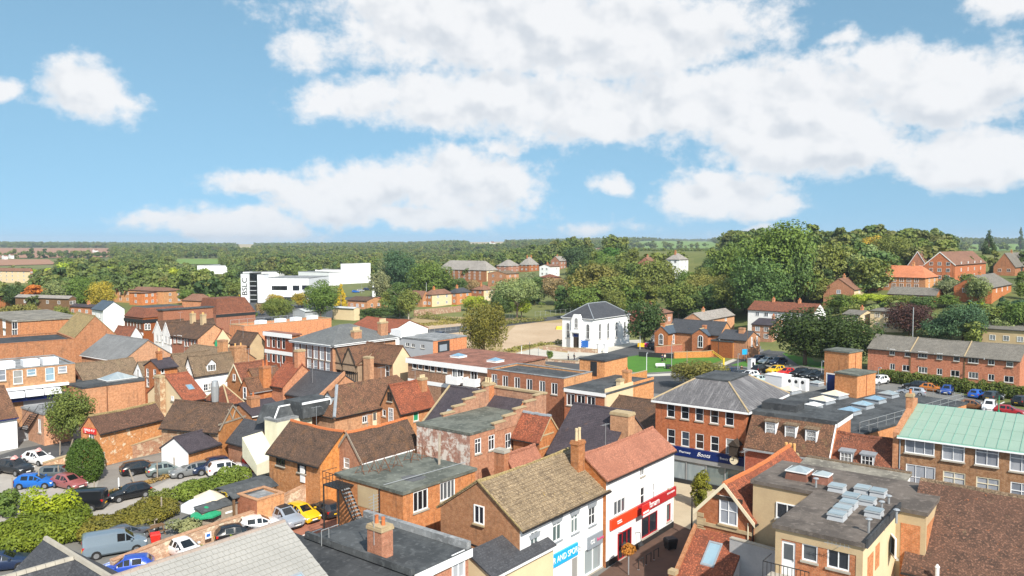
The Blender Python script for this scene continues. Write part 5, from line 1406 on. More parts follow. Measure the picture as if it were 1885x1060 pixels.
def corner_house():
 zr,ze=8.6,5.6
 A=at_z(86,995,zr);v=np.array((-cos(radians(40)),sin(radians(40))));u=np.array((sin(radians(40)),cos(radians(40))))
 r=root('corner_house','dark grey tiled house roof with pale ridge tiles in the bottom left corner','house',(A[0],A[1],0),pi/2-radians(40))
 hw=3.6;L=13
 MB().poly([(-hw,0,0),(hw,0,0),(hw,0,ze),(0,0,zr),(-hw,0,ze)]).poly([(-hw,0,0),(-hw,-L,0),(-hw,-L,ze),(-hw,0,ze)]).poly([(hw,0,0),(hw,-L,0),(hw,-L,ze),(hw,0,ze)]).poly([(-hw,-L,0),(hw,-L,0),(hw,-L,ze),(0,-L,zr),(-hw,-L,ze)]).obj('wall',r,('render_white',))
 k=MB();e=.3;s=(zr-ze)/hw
 pr=[(-hw-e,ze-e*s),(0,zr),(hw+e,ze-e*s)]
 ring=[(p,z+.16) for p,z in pr]+[(p,z+.02) for p,z in reversed(pr)]
 for i in range(6):
  j=(i+1)%6;k.poly([(ring[i][0],.15,ring[i][1]),(ring[j][0],.15,ring[j][1]),(ring[j][0],-L,ring[j][1]),(ring[i][0],-L,ring[i][1])])
 for i in range(2):k.poly([(ring[q][0],.15,ring[q][1]) for q in (i,i+1,4-i,5-i)])
 ro=k.obj('roof',r,('slate',))
 for i in range(26):
  y1=.15-i*.46;MB().hull([(-.16,y1-.44,zr+.06),(.16,y1-.44,zr+.06),(.16,y1,zr+.06),(-.16,y1,zr+.06)],[(-.08,y1-.44,zr+.24),(.08,y1-.44,zr+.24),(.08,y1,zr+.24),(-.08,y1,zr+.24)]).obj('ridge_tile',ro,('concrete',))
 y0= -4.2;zw=zr-.03;ww=3.5
 w=MB();prw=[(y0+ww+.2,ze-.3),(y0,zw),(y0-ww-.2,ze-.3)]
 rg=[(p,z+.16) for p,z in prw]+[(p,z+.02) for p,z in reversed(prw)]
 for i in range(6):
  j=(i+1)%6;w.poly([(-4.6,rg[i][0],rg[i][1]),(-4.6,rg[j][0],rg[j][1]),(-.1,rg[j][0],rg[j][1]),(-.1,rg[i][0],rg[i][1])])
 for i in range(2):w.poly([(-4.6,rg[q][0],rg[q][1]) for q in (i,i+1,4-i,5-i)])
 wo=w.obj('wing_roof',r,('slate',))
 MB().poly([(-4.5,y0+ww,0),(-4.5,y0-ww,0),(-4.5,y0-ww,ze-.2),(-4.5,y0,zw),(-4.5,y0+ww,ze-.2)]).poly([(-4.5,y0+ww,0),(-hw,y0+ww,0),(-hw,y0+ww,ze-.2),(-4.5,y0+ww,ze-.2)]).poly([(-4.5,y0-ww,0),(-hw,y0-ww,0),(-hw,y0-ww,ze-.2),(-4.5,y0-ww,ze-.2)]).obj('wing_wall',r,('render_white',))
 for i in range(9):x1= -4.4+i*.47;MB().hull([(x1,y0-.15,zw+.06),(x1+.45,y0-.15,zw+.06),(x1+.45,y0+.15,zw+.06),(x1,y0+.15,zw+.06)],[(x1,y0-.08,zw+.24),(x1+.45,y0-.08,zw+.24),(x1+.45,y0+.08,zw+.24),(x1,y0+.08,zw+.24)]).obj('ridge_tile',wo,('concrete',))
 MB().box(-5.3,y0-.3,0,-4.62,y0+.3,zw+.3).box(-5.35,y0-.35,zw+.3,-4.6,y0+.35,zw+.5,1).obj('chimney',r,('brick_old','concrete'))
corner_house()
N2=house('tiled_roof_house','pale grey concrete tiled roof in front of the parked cars, bottom left of centre',at=(700,1075),ze=5.6,corner='C',Lu=18,Lv=8.4,roof='none',wall='brick',ang=38)
def grey_roof():
 zr=9.9;A=at_z(521,963,zr)[:2];u,v=N2.u,N2.v
 N2.root.location=(A[0],A[1],0)
 for c in list(N2.root.children):bpy.data.objects.remove(c)
 hw=5.2;ze=6.9;L=17.0;s=(zr-ze)/hw;n=sqrt(1+s*s)
 r=N2.root
 MB().poly([(0,-hw,0),(0,hw,0),(0,hw,ze),(0,0,zr),(0,-hw,ze)]).poly([(0,-hw,0),(-L,-hw,0),(-L,-hw,ze),(0,-hw,ze)]).poly([(0,hw,0),(-L,hw,0),(-L,hw,ze),(0,hw,ze)]).poly([(-L,-hw,0),(-L,hw,0),(-L,hw,ze),(-L,0,zr),(-L,-hw,ze)]).obj('wall',r,('brick',))
 e=.3;k=MB();pr=[(-hw-e,ze-e*s),(0,zr),(hw+e,ze-e*s)]
 ring=[(p,z+.12) for p,z in pr]+[(p,z+.02) for p,z in reversed(pr)]
 for i in range(6):
  j=(i+1)%6;k.poly([(.1,ring[i][0],ring[i][1]),(.1,ring[j][0],ring[j][1]),(-L,ring[j][0],ring[j][1]),(-L,ring[i][0],ring[i][1])])
 for i in range(2):k.poly([(.1,ring[q][0],ring[q][1]) for q in (i,i+1,4-i,5-i)])
 ro=k.obj('roof',r,('tile_tiles',))
 tw,gauge=.335,.33
 t=MB();t.hull([(0,0,0),(-tw*.96,0,0),(-tw*.96,gauge*1.05,0),(0,gauge*1.05,0)],[(0,0,.042),(-tw*.96,0,.042),(-tw*.96,gauge*1.05,.008),(0,gauge*1.05,.008)])
 me=mesh_from('roof_tile',t.v,t.f,t.m,('tile_tiles',))
 tilt=math.atan(s);cnt=0;rest=MB()
 rows=int((hw+.28)*n/gauge);rg=random.Random(9);made=[]
 for i in range(rows):
  for j in range(int(L/tw)):
   x=.08-j*tw-(tw/2 if i%2 else 0);k0=.03+i*gauge;y= -hw-.28+k0/n;z=ze+(y+hw)*s+.125
   w=np.array((A[0],A[1],0))+np.array((*(u*x+v*y),z));X,Y=project(w)
   made.append((0 if (0<X<1885 and Y<1062) else 1,(X-420)**2+(Y-1010)**2,x,y,z))
 made.sort();k=0
 for vis,_,x,y,z in made:
  if vis==0 and k<290:
   o=mk('roof_tile',me,ro,(x,y,z+rg.uniform(0,.008)));o.rotation_euler=(tilt,rg.uniform(-.012,.012),0);k+=1
  else:
   c,sn=cos(tilt),sin(tilt);up=rg.uniform(0,.008)
   def Q(a,b_,h):return (x+a,y+b_*c-h*sn,z+b_*sn+h*c+up)
   rest.hull([Q(0,0,0),Q(-tw*.96,0,0),Q(-tw*.96,gauge*1.05,0),Q(0,gauge*1.05,0)],[Q(0,0,.042),Q(-tw*.96,0,.042),Q(-tw*.96,gauge*1.05,.008),Q(0,gauge*1.05,.008)])
 tag(rest.obj('roof_tiles',ro,('tile_tiles',)),kind='stuff')
 for i in range(int(L/.45)):x1=.1-i*.45;MB().hull([(x1-.44,-.15,zr+.02),(x1,-.15,zr+.02),(x1,.15,zr+.02),(x1-.44,.15,zr+.02)],[(x1-.44,-.07,zr+.2),(x1,-.07,zr+.2),(x1,.07,zr+.2),(x1-.44,.07,zr+.2)]).obj('ridge_tile',ro,('tile_pinkgrey',))
 yy= -4.1;zz=ze+(yy+hw)*s+.17;w=MB()
 for (x0,x1,a,b_) in ((-.9,0,0,.1),(-.9,0,.9,1.0),(-.9,-.8,.1,.9),(-.1,0,.1,.9)):w.hull([(x0,a/n,a/n*s),(x1,a/n,a/n*s),(x1,b_/n,b_/n*s),(x0,b_/n,b_/n*s)],[(x0,a/n,a/n*s+.1),(x1,a/n,a/n*s+.1),(x1,b_/n,b_/n*s+.1),(x0,b_/n,b_/n*s+.1)])
 f=w.obj('rooflight',ro,('lead',),(-1.2,yy,zz));MB().poly([(-.85,.05/n,.05+.04),(-.05,.05/n,.05+.04),(-.05,.95/n,.95/n*s+.06),(-.85,.95/n,.95/n*s+.06)]).obj('pane',f,('glass_sky',))
m_plain('tile_tiles',(.36,.35,.33),(.28,.275,.26),1.2,.85,fine=5.0)
m_plain('tile_pinkgrey',(.36,.29,.25),(.28,.23,.20),1.2,.85)
grey_roof()
N3=house('flat_roof_shop','shop with wide dark blue-grey felt roof and a square brick chimney, bottom centre',at=(763,1062),ze=6.3,Lv=9.5,R=862,cat='shop',roof='slab',roofm='felt',wall='brick',e=.2,ang=38,winR=[(783,1068,1.3,1.5,'c2',dict(gm='glass_net')),(843,1041,1.2,1.7,'t2',dict(gm='glass_net'))])
def dark_roofs():
 b=N3;d=b.deck
 MB().box(b.Lu-.25,-.1,d,b.Lu+.15,b.Lv+.2,d+.45).obj('parapet',b.root,('felt_pale',))
 MB().box(-.2,-.21,b.ZE-.3,b.Lu+.2,-.202,b.ZE+.24).obj('fascia',b.root,('paint_white',))
 MB().hull([(-9,-.3,b.ZE-1.6),(-.21,-.3,b.ZE-.1),(-.21,b.Lv+2,b.ZE-.1),(-9,b.Lv+2,b.ZE-1.6)],[(-9,-.3,b.ZE-1.4),(-.21,-.3,b.ZE+.2),(-.21,b.Lv+2,b.ZE+.2),(-9,b.Lv+2,b.ZE-1.4)]).obj('side_roof',b.root,('felt_dark',))
 MB().box(-8.8,0,0,-.05,b.Lv+1.8,b.ZE-1.7).obj('side_wall',b.root,('brick',))
 MB().hull([(-.5,-.2,d),(-.15,-.2,d),(-.15,b.Lv+.2,d),(-.5,b.Lv+.2,d)],[(-.45,-.2,d+.4),(-.2,-.2,d+.4),(-.2,b.Lv+.2,d+.4),(-.45,b.Lv+.2,d+.4)]).obj('upstand',b.root,('felt',))
 x,y=loc_of(b,700,1022,d+b.zb)
 c=chimney(b,x,y,b.zb+d+2.0,.95,1.3,2.1,2,'brick','pot_red','y','stone_cap',.5)
 q=MB();q.bar((x-.5,y,d+.8),(x-.5,y,d+4.0),.03,5)
 for i in range(7):q.bar((x-.9,y,d+2.7+i*.2),(x-.1,y,d+2.7+i*.2),.014)
 q.obj('aerial',b.root,('steel',))
 lad=MB()
 xx,yy=loc_of(b,610,995,d)
 for s in (-.3,.3):lad.bar((xx-.5+s,yy,d-1),(xx-.5+s,yy,d+.9),.03,5);lad.bar((xx-.5+s,yy,d+.9),(xx+.3+s,yy,d+.9),.03,5)
 lad.obj('ladder_rail',b.root,('steel',))
dark_roofs()
N5=house('rear_extension','low ribbed dark roof between the felt-roofed shop and the schoolwear shop',at=(905,1062),ze=4.3,L=862,Lu=7.0,cat='building',roof='mono',axis='u',zr=5.3,wall='render_cream',roofm='slate',e=.2,gut='paint_white')
# ================================================================ the middle of the town
H_=house
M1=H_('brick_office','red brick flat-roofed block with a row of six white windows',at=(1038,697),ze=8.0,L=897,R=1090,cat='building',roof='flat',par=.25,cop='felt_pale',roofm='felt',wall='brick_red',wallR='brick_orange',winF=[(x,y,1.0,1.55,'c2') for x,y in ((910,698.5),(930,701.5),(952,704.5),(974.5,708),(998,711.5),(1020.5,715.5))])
M1b=H_('brick_office','lower brick block with three white windows, chimneys and a square roof tower',at=(1113,727),ze=7.2,L=1039,R=1203,cat='building',roof='slab',roofm='felt',wall='brick_red',wallR='brick_orange',e=.15,winF=[(x,y,1.25,1.5,'c2') for x,y in ((1050.5,735.5),(1069.5,738),(1088,740.5))])
def m1b():
 b=M1b;d=b.deck
 P=at_z(1113,666,9.6);lu=solve_len(P,b.u,1155);lv=solve_len(P,b.v,1067);x,y=(P[:2]-b.B)@b.u,(P[:2]-b.B)@b.v
 t=MB().box(x,y,d-.5,x+lu,y+lv,9.6).obj('roof_tower',b.root,('brick_orange',));MB().box(x-.1,y-.1,9.603,x+lu+.1,y+lv+.1,9.8).obj('tower_roof',t,('felt_dark',))
 MB().box(x-.05,y+lv*.3,d,x-.003,y+lv*.55,d+2.0).obj('door',t,('plastic_dark',))
 MB().box(-.02,-.16,b.ZE-.25,-.16,b.Lv,b.ZE+.2).obj('fascia',b.root,('paint_white',))
 MB().box(.0,-.06,b.ZE-2.2,b.Lu*.55,-.004,b.ZE+.75).obj('rendered_upstand',b.root,('render_cream',))
 MB().box(b.Lu*.55,-.05,b.ZE-3,b.Lu,-.003,b.ZE+.6).obj('brick_upstand',b.root,('brick_orange',))
 chimney(b,b.Lu*.5,.5,9.5,.9,.9,2.4,1,'brick_orange','pot_red','x','brick_old',.3);chimney(b,b.Lu*.35,.4,8.6,1.0,.6,1.4,0,'render_cream','pot','x','stone_cap')
m1b()
M2=H_('shopping_parade','long brick block with white fascia, rust-red flat roof and white balconies',at=(898,680),ze=7.6,L=751,R=1004,cat='building',roof='slab',roofm='felt_red',wall='brick_brown',e=.25,winF=[(x,y,.95,1.25,'t1') for x,y in ((763,671),(773.5,672.5),(785,674),(796,676),(808,677),(819,679))]+[(838,682.5,1.1,2.0,'c2'),(847,684,1.3,1.7,'c2'),(873,688,1.3,1.9,'t2')])
def m2():
 b=M2;d=b.deck
 MB().box(-.35,-.25,b.ZE-.5,-.255,b.Lv+.2,b.ZE+.27).obj('fascia',b.root,('paint_white',))
 MB().box(-.06,0,b.ZE-3.6,-.004,b.Lv,b.ZE-3.0).obj('band',b.root,('paint_white',))
 for px,py in ((841,698),(873,702)):
  s,z=b.onwall(px,py,'F');q=MB().box(-1.2,s-1.2,z-.6,-1.1,s+1.2,z+.6).box(-1.1,s-1.2,z-.6,-.01,s-1.1,z+.6).box(-1.1,s+1.1,z-.6,-.01,s+1.2,z+.6).obj('balcony',b.root,('paint_white',));MB().box(-1.09,s-1.09,z-.6,-.02,s+1.09,z-.5).obj('balcony_floor',q,('concrete',))
 for px,py in ((844,657),(912,665.5)):skylight(b,px,py,d,2.0,2.0,.2,'pyramid','paint_white','glass_sky','paint_white')
m2()
M4=H_('brick_hall','flat-roofed orange brick hall with a dark poster board near the weeping tree',at=(797,628),ze=6.6,L=735,R=859,cat='building',roof='slab',roofm='felt_pale',wall='clad_grey',wallR='brick_orange',e=.1,winF=[(x,y,1.1,.8,'c2') for x,y in ((750,634),(760,635.5),(778,637.5))])
s_,z_=M4.onwall(818,638,'R');q_=MB().box(s_-1.9,-.08,z_-1.2,s_+1.5,-.004,z_+1.2).obj('poster_board',M4.root,('plastic_dark',));MB().box(s_-1.5,-.09,z_-.8,s_+.7,-.081,z_+.5).obj('poster',q_,('sign_grey',))
x_,y_=loc_of(M4,742,618,6.8);MB().box(x_-2,y_-1.5,6.6,x_+2,y_+1.5,8.3).obj('plant_cabin',M4.root,('clad_white',))
GE=H_('georgian_house','three-storey Georgian brick house with tall white sash windows and slate hip roof',at=(612,634),ze=9.2,L=538,R=728,cat='building',roof='hip',axis='u',ry=597,hipin=6.0,wall='brick_plum',wallR='brick_orange',roofm='slate_grey',e=.55,gut='paint_white',winF=[(547+i*11.4,640+i*2.05,1.15,2.6,'sash') for i in range(6)]+[(558+i*11.3,671+i*1.9,1.1,2.2,'sash') for i in range(5)],gm='glass_net')
MB().box(-.5,-.3,GE.ZE-.45,-.004,GE.Lv+.3,GE.ZE-.08).box(.0,-.5,GE.ZE-.45,GE.Lu,-.004,GE.ZE-.08).obj('cornice',GE.root,('paint_white',))
for f_,y_ in ((.42,.5),(.85,.5)):chimney(GE,GE.Lu*f_,1.0+0*y_,GE.zr-.7+1.0*(f_>.5),1.7,.9,4.0,5,'brick_orange','pot_buff','x','stone_cap',.55)
HT=H_('timber_framed_house','old half-timbered house with two dark-framed front gables',at=(658,671),ze=6.2,L=608,Lu=9,roof='gable',axis='v',zr=8.6,wall='timber_wall',roofm='tile_brown',e=.2,gut=None,winF=[(621.5,677.5,1.5,1.5,'g33',dict(fm='timber_dark',sill=None)),(641.5,681,1.5,1.5,'g33',dict(fm='timber_dark',sill=None)),(616,654,1.1,.9,'g32',dict(fm='timber_dark',sill=None)),(638,656,1.1,.9,'g32',dict(fm='timber_dark',sill=None))])
def timbered():
 b=HT
 for k in (0,1):
  y0=b.Lv*(.02+.5*k);w=b.Lv*.46;ym=y0+w/2;zt=b.ZE+2.6;x0= -.35
  g=MB().poly([(x0,y0,b.ZE-1.2),(x0,y0+w,b.ZE-1.2),(x0,y0+w,b.ZE),(x0,ym,zt),(x0,y0,b.ZE)]).obj('gable_front',b.root,('timber_wall',))
  t=MB()
  t.bar((x0-.04,y0-.2,b.ZE-.3),(x0-.04,ym,zt+.1),.13,4).bar((x0-.04,y0+w+.2,b.ZE-.3),(x0-.04,ym,zt+.1),.13,4).bar((x0-.02,y0,b.ZE-.1),(x0-.02,y0+w,b.ZE-.1),.1,4)
  t.obj('bargeboard',g,('timber_dark',))
  r=MB()
  for ya in (y0-.2,y0+w+.2):r.hull([(x0-.1,ya,b.ZE-.25),(x0-.1,ym,zt),(4.4,ym,zt),(2.2,ya,b.ZE-.25)],[(x0-.1,ya,b.ZE-.1),(x0-.1,ym,zt+.15),(4.4,ym,zt+.15),(2.2,ya,b.ZE-.1)])
  r.obj('gable_roof',b.roof,('tile_brown',))
 t=MB()
 for i in range(15):y=b.Lv*i/14;t.box(-.05,y-.07,0,-.004,y+.07,b.ZE-1.2)
 for z in (1.6,3.2,4.6):t.box(-.06,0,z,-.003,b.Lv,z+.16)
 t.obj('timber_frame',b.root,('timber_dark',))
timbered()
BR=H_('brick_house','brick house with brown tiled roof, white sashes and cream rendered gable',at=(723,669.5),ze=6.6,L=658,R=759,roof='gable',axis='v',ry=638,wall='brick',wallR='render_cream',roofm='tile_brown',ridge='tile_brown',winF=[(669,676,1.0,1.8,'sash'),(682.5,679,1.0,1.8,'sash'),(713,683.5,1.0,1.9,'sash'),(668,698,1.0,1.2,'sash'),(683,699,1.0,1.2,'sash')])
chimney(BR,-1.5,BR.Lv*.48,7.6,.8,1.6,5,0,'brick_orange',cap='stone_cap')
OR=H_('hall_roof','rusty red tiled gabled roof with white eaves beyond the slate hip roof',at=(718,612),ze=6.2,L=640,Lu=12,roof='gable',axis='v',ry=590,wall='render_white',roofm='tile_brickred',cat='building')
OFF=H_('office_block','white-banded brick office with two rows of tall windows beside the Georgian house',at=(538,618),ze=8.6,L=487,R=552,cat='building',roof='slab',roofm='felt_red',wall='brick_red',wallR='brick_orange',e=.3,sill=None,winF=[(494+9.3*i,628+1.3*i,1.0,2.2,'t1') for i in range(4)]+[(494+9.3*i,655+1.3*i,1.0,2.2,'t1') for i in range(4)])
MB().box(-.42,-.3,OFF.ZE-.5,-.31,OFF.Lv,OFF.ZE+.28).box(-.1,-.1,OFF.ZE-3.9,-.004,OFF.Lv,OFF.ZE-3.2).obj('band',OFF.root,('paint_white',))
GB=H_('gabled_house','house with dark roof and plain beige rendered gable beside the white-banded office',at=(460,635),ze=6.2,L=423,R=489,roof='gable',axis='v',ry=613.5,wall='brick',wallR='render_tan',roofm='tile_dark',winF=[(431,641,.8,1.4,'sash'),(441,643,.8,1.4,'sash'),(451,645,.8,1.4,'sash')])
BK=H_('rear_block','brick block with plant and railings on its flat roof behind the Georgian house',at=(450,600),ze=7.5,Lv=6,R=610,cat='building',roof='flat',par=.7,roofm='felt_pale',wall='brick_orange')
for t_ in (.2,.42,.6,.8):part_box(BK,'plant_unit',BK.Lu*t_,1.5,6.9,BK.Lu*t_+2.0,3.5,8.2,'clad_white')
q_=MB()
for i_ in range(12):q_.bar((BK.Lu*i_/11,5.5,BK.ZE-.6),(BK.Lu*i_/11,5.5,BK.ZE+1.0),.04)
q_.bar((0,5.5,BK.ZE+1),(BK.Lu,5.5,BK.ZE+1),.04).obj('guard_rail',BK.root,('steel',))
A20=H_('brick_store','flat-roofed orange brick store with a glass lantern on its roof',at=(152,716),ze=5.6,L=107,R=271,cat='building',roof='slab',roofm='felt',wall='brick',e=.08,ang=40)
skylight(A20,217,698,A20.deck,4.6,3.2,.15,'pyramid','paint_white','glass_pale','felt_pale')
MB().bar((A20.Lu*.36,-.07,0),(A20.Lu*.36,-.07,A20.ZE),.06,6).obj('downpipe',A20.root,('rust',))
A1=H_('shop_building','orange brick shop at the left edge with white and blue window blinds',at=(-45,686),ze=8.6,R=138,Lv=12,cat='shop',roof='flat',par=.1,cop='felt_pale',roofm='felt_pale',wall='brick_orange',ang=47,winR=[(3,690,1.0,1.6,'sash',dict(gm='glass_net')),(33,694,1.15,1.9,'sash'),(58,685,1.15,.95,'sash',dict(gm='glass_sky')),(92,688.5,1.15,1.9,'sash',dict(gm='glass_sky')),(115,680,1.15,.95,'sash',dict(gm='glass_net'))])
def a1():
 b=A1;zc=b.onwall(60,712,'R')[1]
 MB().box(0,-.7,zc-.15,b.Lu-1,-.004,zc+.2).obj('gutter_board',b.root,('paint_white',))
 for i in range(4):
  x=1+i*(b.Lu-3)/4;MB().hull([(x,-1.5,zc-1.1),(x+(b.Lu-3)/4-.15,-1.5,zc-1.1),(x+(b.Lu-3)/4-.15,-.01,zc-1.1),(x,-.01,zc-1.1)],[(x,-1.3,zc-.5),(x+(b.Lu-3)/4-.15,-1.3,zc-.5),(x+(b.Lu-3)/4-.15,-.01,zc-.2),(x,-.01,zc-.2)]).obj('awning',b.root,('canvas_white',))
 MB().box(0,-.9,zc-1.7,b.Lu-1,-.02,zc-1.12).obj('fascia',b.root,('sign_navy',))
 MB().box(b.Lu*.45,-.1,.4,b.Lu-1.2,-.02,zc-1.75).obj('shutter',b.root,('clad_grey',))
 for t in (.25,.5,.7):MB().box(b.Lu*t,2,b.deck,b.Lu*t+2,4,b.deck+.9).obj('plant_unit',b.root,('clad_white',))
a1()
A2=H_('gabled_house','brown tiled house with red brick gable beside the blue-blinded shop',at=(153,701),ze=5.8,L=121,R=262,ry=671,wall='brick_red',wallR='brick',roofm='tile_moss',ang=42)
A3=H_('gabled_house','house with white-painted gable behind the glass roof lantern',at=(266,697),ze=5.6,L=244,R=330,ry=668,wall='render_white',wallR='brick',roofm='tile_moss',ang=40,winF=[(255,687,.9,1.3,'c2')])
A4=H_('tall_house','tall brick house with purple slate roof and small chimney',at=(292,678),ze=7.9,L=266,R=326,ry=664,wall='brick',wallR='brick_orange',roofm='slate_purple',gut='paint_black',winF=[(271.5,686,.75,1.2,'sash'),(284.7,687.5,.75,1.2,'sash'),(272,704,.75,1.2,'sash'),(286,706,.75,1.3,'sash')],winR=[(299,682,.5,.8,'c1')])
chimney(A4,1.2,A4.Lv*.5,A4.zr+1.3,.7,.6,2.4,1,'brick_orange')
A5=H_('gabled_house','brown mossy gabled roof between the slate-roofed house and the white dormer house',at=(330,683),ze=6.4,L=305,R=400,ry=653,wall='brick',roofm='tile_moss')
A6=H_('white_cottage','white house with long mossy roof and one gabled dormer',at=(357,690.5),ze=5.8,L=338,R=453,ry=657,wall='render_white',roofm='tile_moss',e=.2,bargeF='timber_dark',winF=[(346,683,.7,1.1,'c2',dict(gm='glass_net')),(352,684,.6,1.1,'c2',dict(gm='glass_net'))],winR=[(379,713,.8,1.1,'g22'),(387,711,.8,1.1,'g22')])
s_,z_=A6.onwall(384,690,'R');dormer(A6,s_+.6,A6.ze+.25,1.5,1.1,'R','c3',roofk='gable',rm='tile_moss')
chimney(A6,A6.Lu*.93,A6.Lv*.4,A6.zr+.9,2.2,1.4,3,2,'brick_old','pot')
A7=H_('red_roofed_house','cream-gabled house with steep red tiled roof and a massive old chimney',at=(340,739),ze=4.6,L=272,R=381,ry=692,wall='render_cream',wallR='brick_orange',roofm='tile_brickred',e=.2,winF=[(318,733,.6,.6,'c2')])
chimney(A7,-.5,A7.Lv*.56,7.7,.8,1.5,8,0,'stone_wall',cap='stone_cap')
s_,z_=A7.onwall(362,722,'R');rooflight(A7,A7.Lu*.62,A7.ze+1.0,.9,1.1,'R')
A8=H_('hipped_outbuilding','hip-roofed brown tiled building with a pale hip and a steel kitchen flue',at=(422.5,742),ze=4.6,L=378,R=446,roof='hip',axis='u',ry=708,wall='brick',roofm='tile_red',ridge='stone_cap')
g_=loc_of(A8,396,728,5.6);o_=MB().cyl(g_,.45,4.8,6.9,10,.55).obj('flue',A8.root,('paint_grey',));MB().cyl(g_,.5,6.9,7.6,10,.42).obj('cowl',o_,('steel',))
A9=H_('gabled_house','narrow red-tiled brick house with one small gable window',at=(446,705),ze=5.9,L=418,R=499,ry=671,wall='brick',roofm='tile_red',bargeF='paint_cream',winF=[(431.5,694,.6,.9,'c1')])
A11=H_('narrow_house','long narrow brick house with tall sash in the gable and tall chimney',at=(459.5,720),ze=5.8,L=442,R=526,ry=698.5,wall='brick',roofm='tile_brown',gut='steel',winF=[(451,723,.75,1.6,'sash')])
chimney(A11,A11.Lu*.48,A11.Lv*.2,A11.zr+1.6,1.3,1.0,4.5,2,'brick_orange','pot_red','x','brick_old',.8)
A12=H_('gabled_house','small brown roof tucked behind the tall chimney with red pots',at=(470,700),ze=6.2,L=448,R=520,ry=681,wall='brick',roofm='tile_brown')
A13=H_('tall_gable_house','brick house with high orange gable and big chimney beside the dark slate roof',at=(521,712),ze=6.2,L=491,R=590,axis='v',ry=672,wall='brick',wallR='brick_orange',roofm='tile_brickred')
chimney(A13,A13.Lu*.5,.45,A13.zr+2.2,1.3,.8,4,0,'brick_orange',cap='stone_cap')
D1=H_('slate_roofed_hall','hall with broad black slate roof and orange brick parapet gable',at=(587,735.5),ze=5.2,L=521,R=676,axis='v',ry=690,wall='brick',wallR='brick_orange',roofm='slate',winF=[(523,741,.5,.9,'sash'),(530,742.5,.5,.9,'sash')],cat='building')
MB().hull([(-.3,-.35,D1.ZE-.4),(-.3,.0,D1.ZE-.4),(D1.Lu/2,.0,D1.h(D1.zr)),(D1.Lu/2,-.35,D1.h(D1.zr))],[(-.3,-.35,D1.ZE+.5),(-.3,.0,D1.ZE+.5),(D1.Lu/2,.0,D1.h(D1.zr)+.5),(D1.Lu/2,-.35,D1.h(D1.zr)+.5)]).obj('parapet',D1.root,('brick_orange',))
E1=H_('hipped_house','large brick house with brown hipped roof, lead hip and one small dormer',at=(616,766),ze=6.2,L=572,R=775,roof='hip',axis='u',ry=709,wall='brick_old',wallR='brick_orange',roofm='tile_brown',e=.3,winR=[(671.6,771.6,.8,.8,'c2'),(690,773,.7,2.0,'door',dict(m='paint_cream'))])
MB().bar((-.3,-.3,E1.ZE-.05),(E1.Lv/2,E1.Lv/2,E1.h(E1.zr)),.2,6).obj('hip_lead',E1.roof,('lead',))
dormer(E1,E1.Lv*.45,E1.ze+1.0,1.1,1.0,'F','c1',roofk='gable',rm='tile_brown',wm='lead')
E2=H_('gabled_house','brick house with steep orange-brown roof and dark timber gable edges',at=(736,757.5),ze=6.0,L=699,R=799,ry=710,wall='brick',wallR='brick_orange',roofm='tile_brickred',bargeF='timber_dark',winF=[(718,730,.8,1.1,'c2',dict(fm='timber_dark')),(720,766,.8,2.0,'g24'),(707,760,.6,.8,'c1')],winR=[(766,766,.9,1.2,'c1',dict(gm='plastic_green'))])
chimney(E2,E2.Lu*.86,E2.Lv*.35,E2.zr+.4,1.0,.8,3.5,4,'brick','pot_buff','x','stone_cap',.35)
E3=H_('slate_house','black slate roof with brick chimney and two rooflights behind the green flat roof',at=(781,777),ze=5.6,corner='A',Lv=11,Lu=9,axis='v',zr=9.0,wall='brick_orange',roofm='slate_purple',cat='house')
chimney(E3,E3.Lu*.42,E3.Lv*.42,10.4,.9,1.1,4,3,'brick_orange','pot_buff','y','stone_cap',.5)
for k_ in (.78,.62):rooflight(E3,E3.Lv*k_,6.3,.6,1.0,'F','steel','glass_pale')
MB().bar((-.3,E3.Lv+.12,E3.ZE-.1),(E3.Lu/2,E3.Lv+.12,E3.h(E3.zr)+.2),.14,4).obj('verge',E3.roof,('stone_cap',))
E4=H_('flat_roof_building','brick building with green-grey flat roof, peeling whitewash and stepped parapets',at=(865,802),ze=7.6,L=767,R=1003,cat='building',roof='slab',roofm='felt_green',wall='brick_peel',wallR='brick',e=.05,winR=[(880,821,.95,1.5,'t2'),(905,814.5,.95,1.5,'t2'),(935.5,811.5,.95,1.6,'g22')])
def e4():
 b=E4;Z=b.ZE
 for i in range(5):
  a=.30+.14*i;c=a+.14
  for y0,y1,k in ((-.06,.3,.45),(b.Lv-.3,b.Lv+.06,.5)):
   t=k*(i+1)
   w=MB().box(b.Lu*a,y0,Z-.3,b.Lu*c,y1,Z+t).obj('stepped_parapet',b.root,('brick_old',));MB().box(b.Lu*a-.15,y0-.06,Z+t+.002,b.Lu*c+.02,y1+.06,Z+t+.14).obj('coping',w,('stone_cap',))
 w=MB().box(b.Lu-.3,-.1,Z-.3,b.Lu+.1,b.Lv+.1,Z+2.2).obj('stepped_parapet',b.root,('brick_old',));MB().box(b.Lu-.4,-.2,Z+2.202,b.Lu+.2,b.Lv+.2,Z+2.4).obj('coping',w,('stone_cap',))
e4()
E5=H_('gabled_house','little brick house with dark red tiles and timber-braced gable beside the stepped parapet',at=(993,811.5),ze=6.4,L=945,R=1031,axis='v',ry=767,wall='brick_old',wallR='brick_orange',roofm='tile_brickred',ridge='lead')
t_=MB();t_.bar((0,-.05,E5.ZE),(E5.Lu/2,-.05,E5.h(E5.zr)),.1,4).bar((E5.Lu,-.05,E5.ZE),(E5.Lu/2,-.05,E5.h(E5.zr)),.1,4)
for z_ in (.35,-.9,-2.0):t_.box(.3 if z_>0 else 0,-.06,E5.ZE+z_,E5.Lu-(1.2 if z_>0 else 0),-.003,E5.ZE+z_+.14)
t_.obj('timber_frame',E5.root,('stone_cap',))
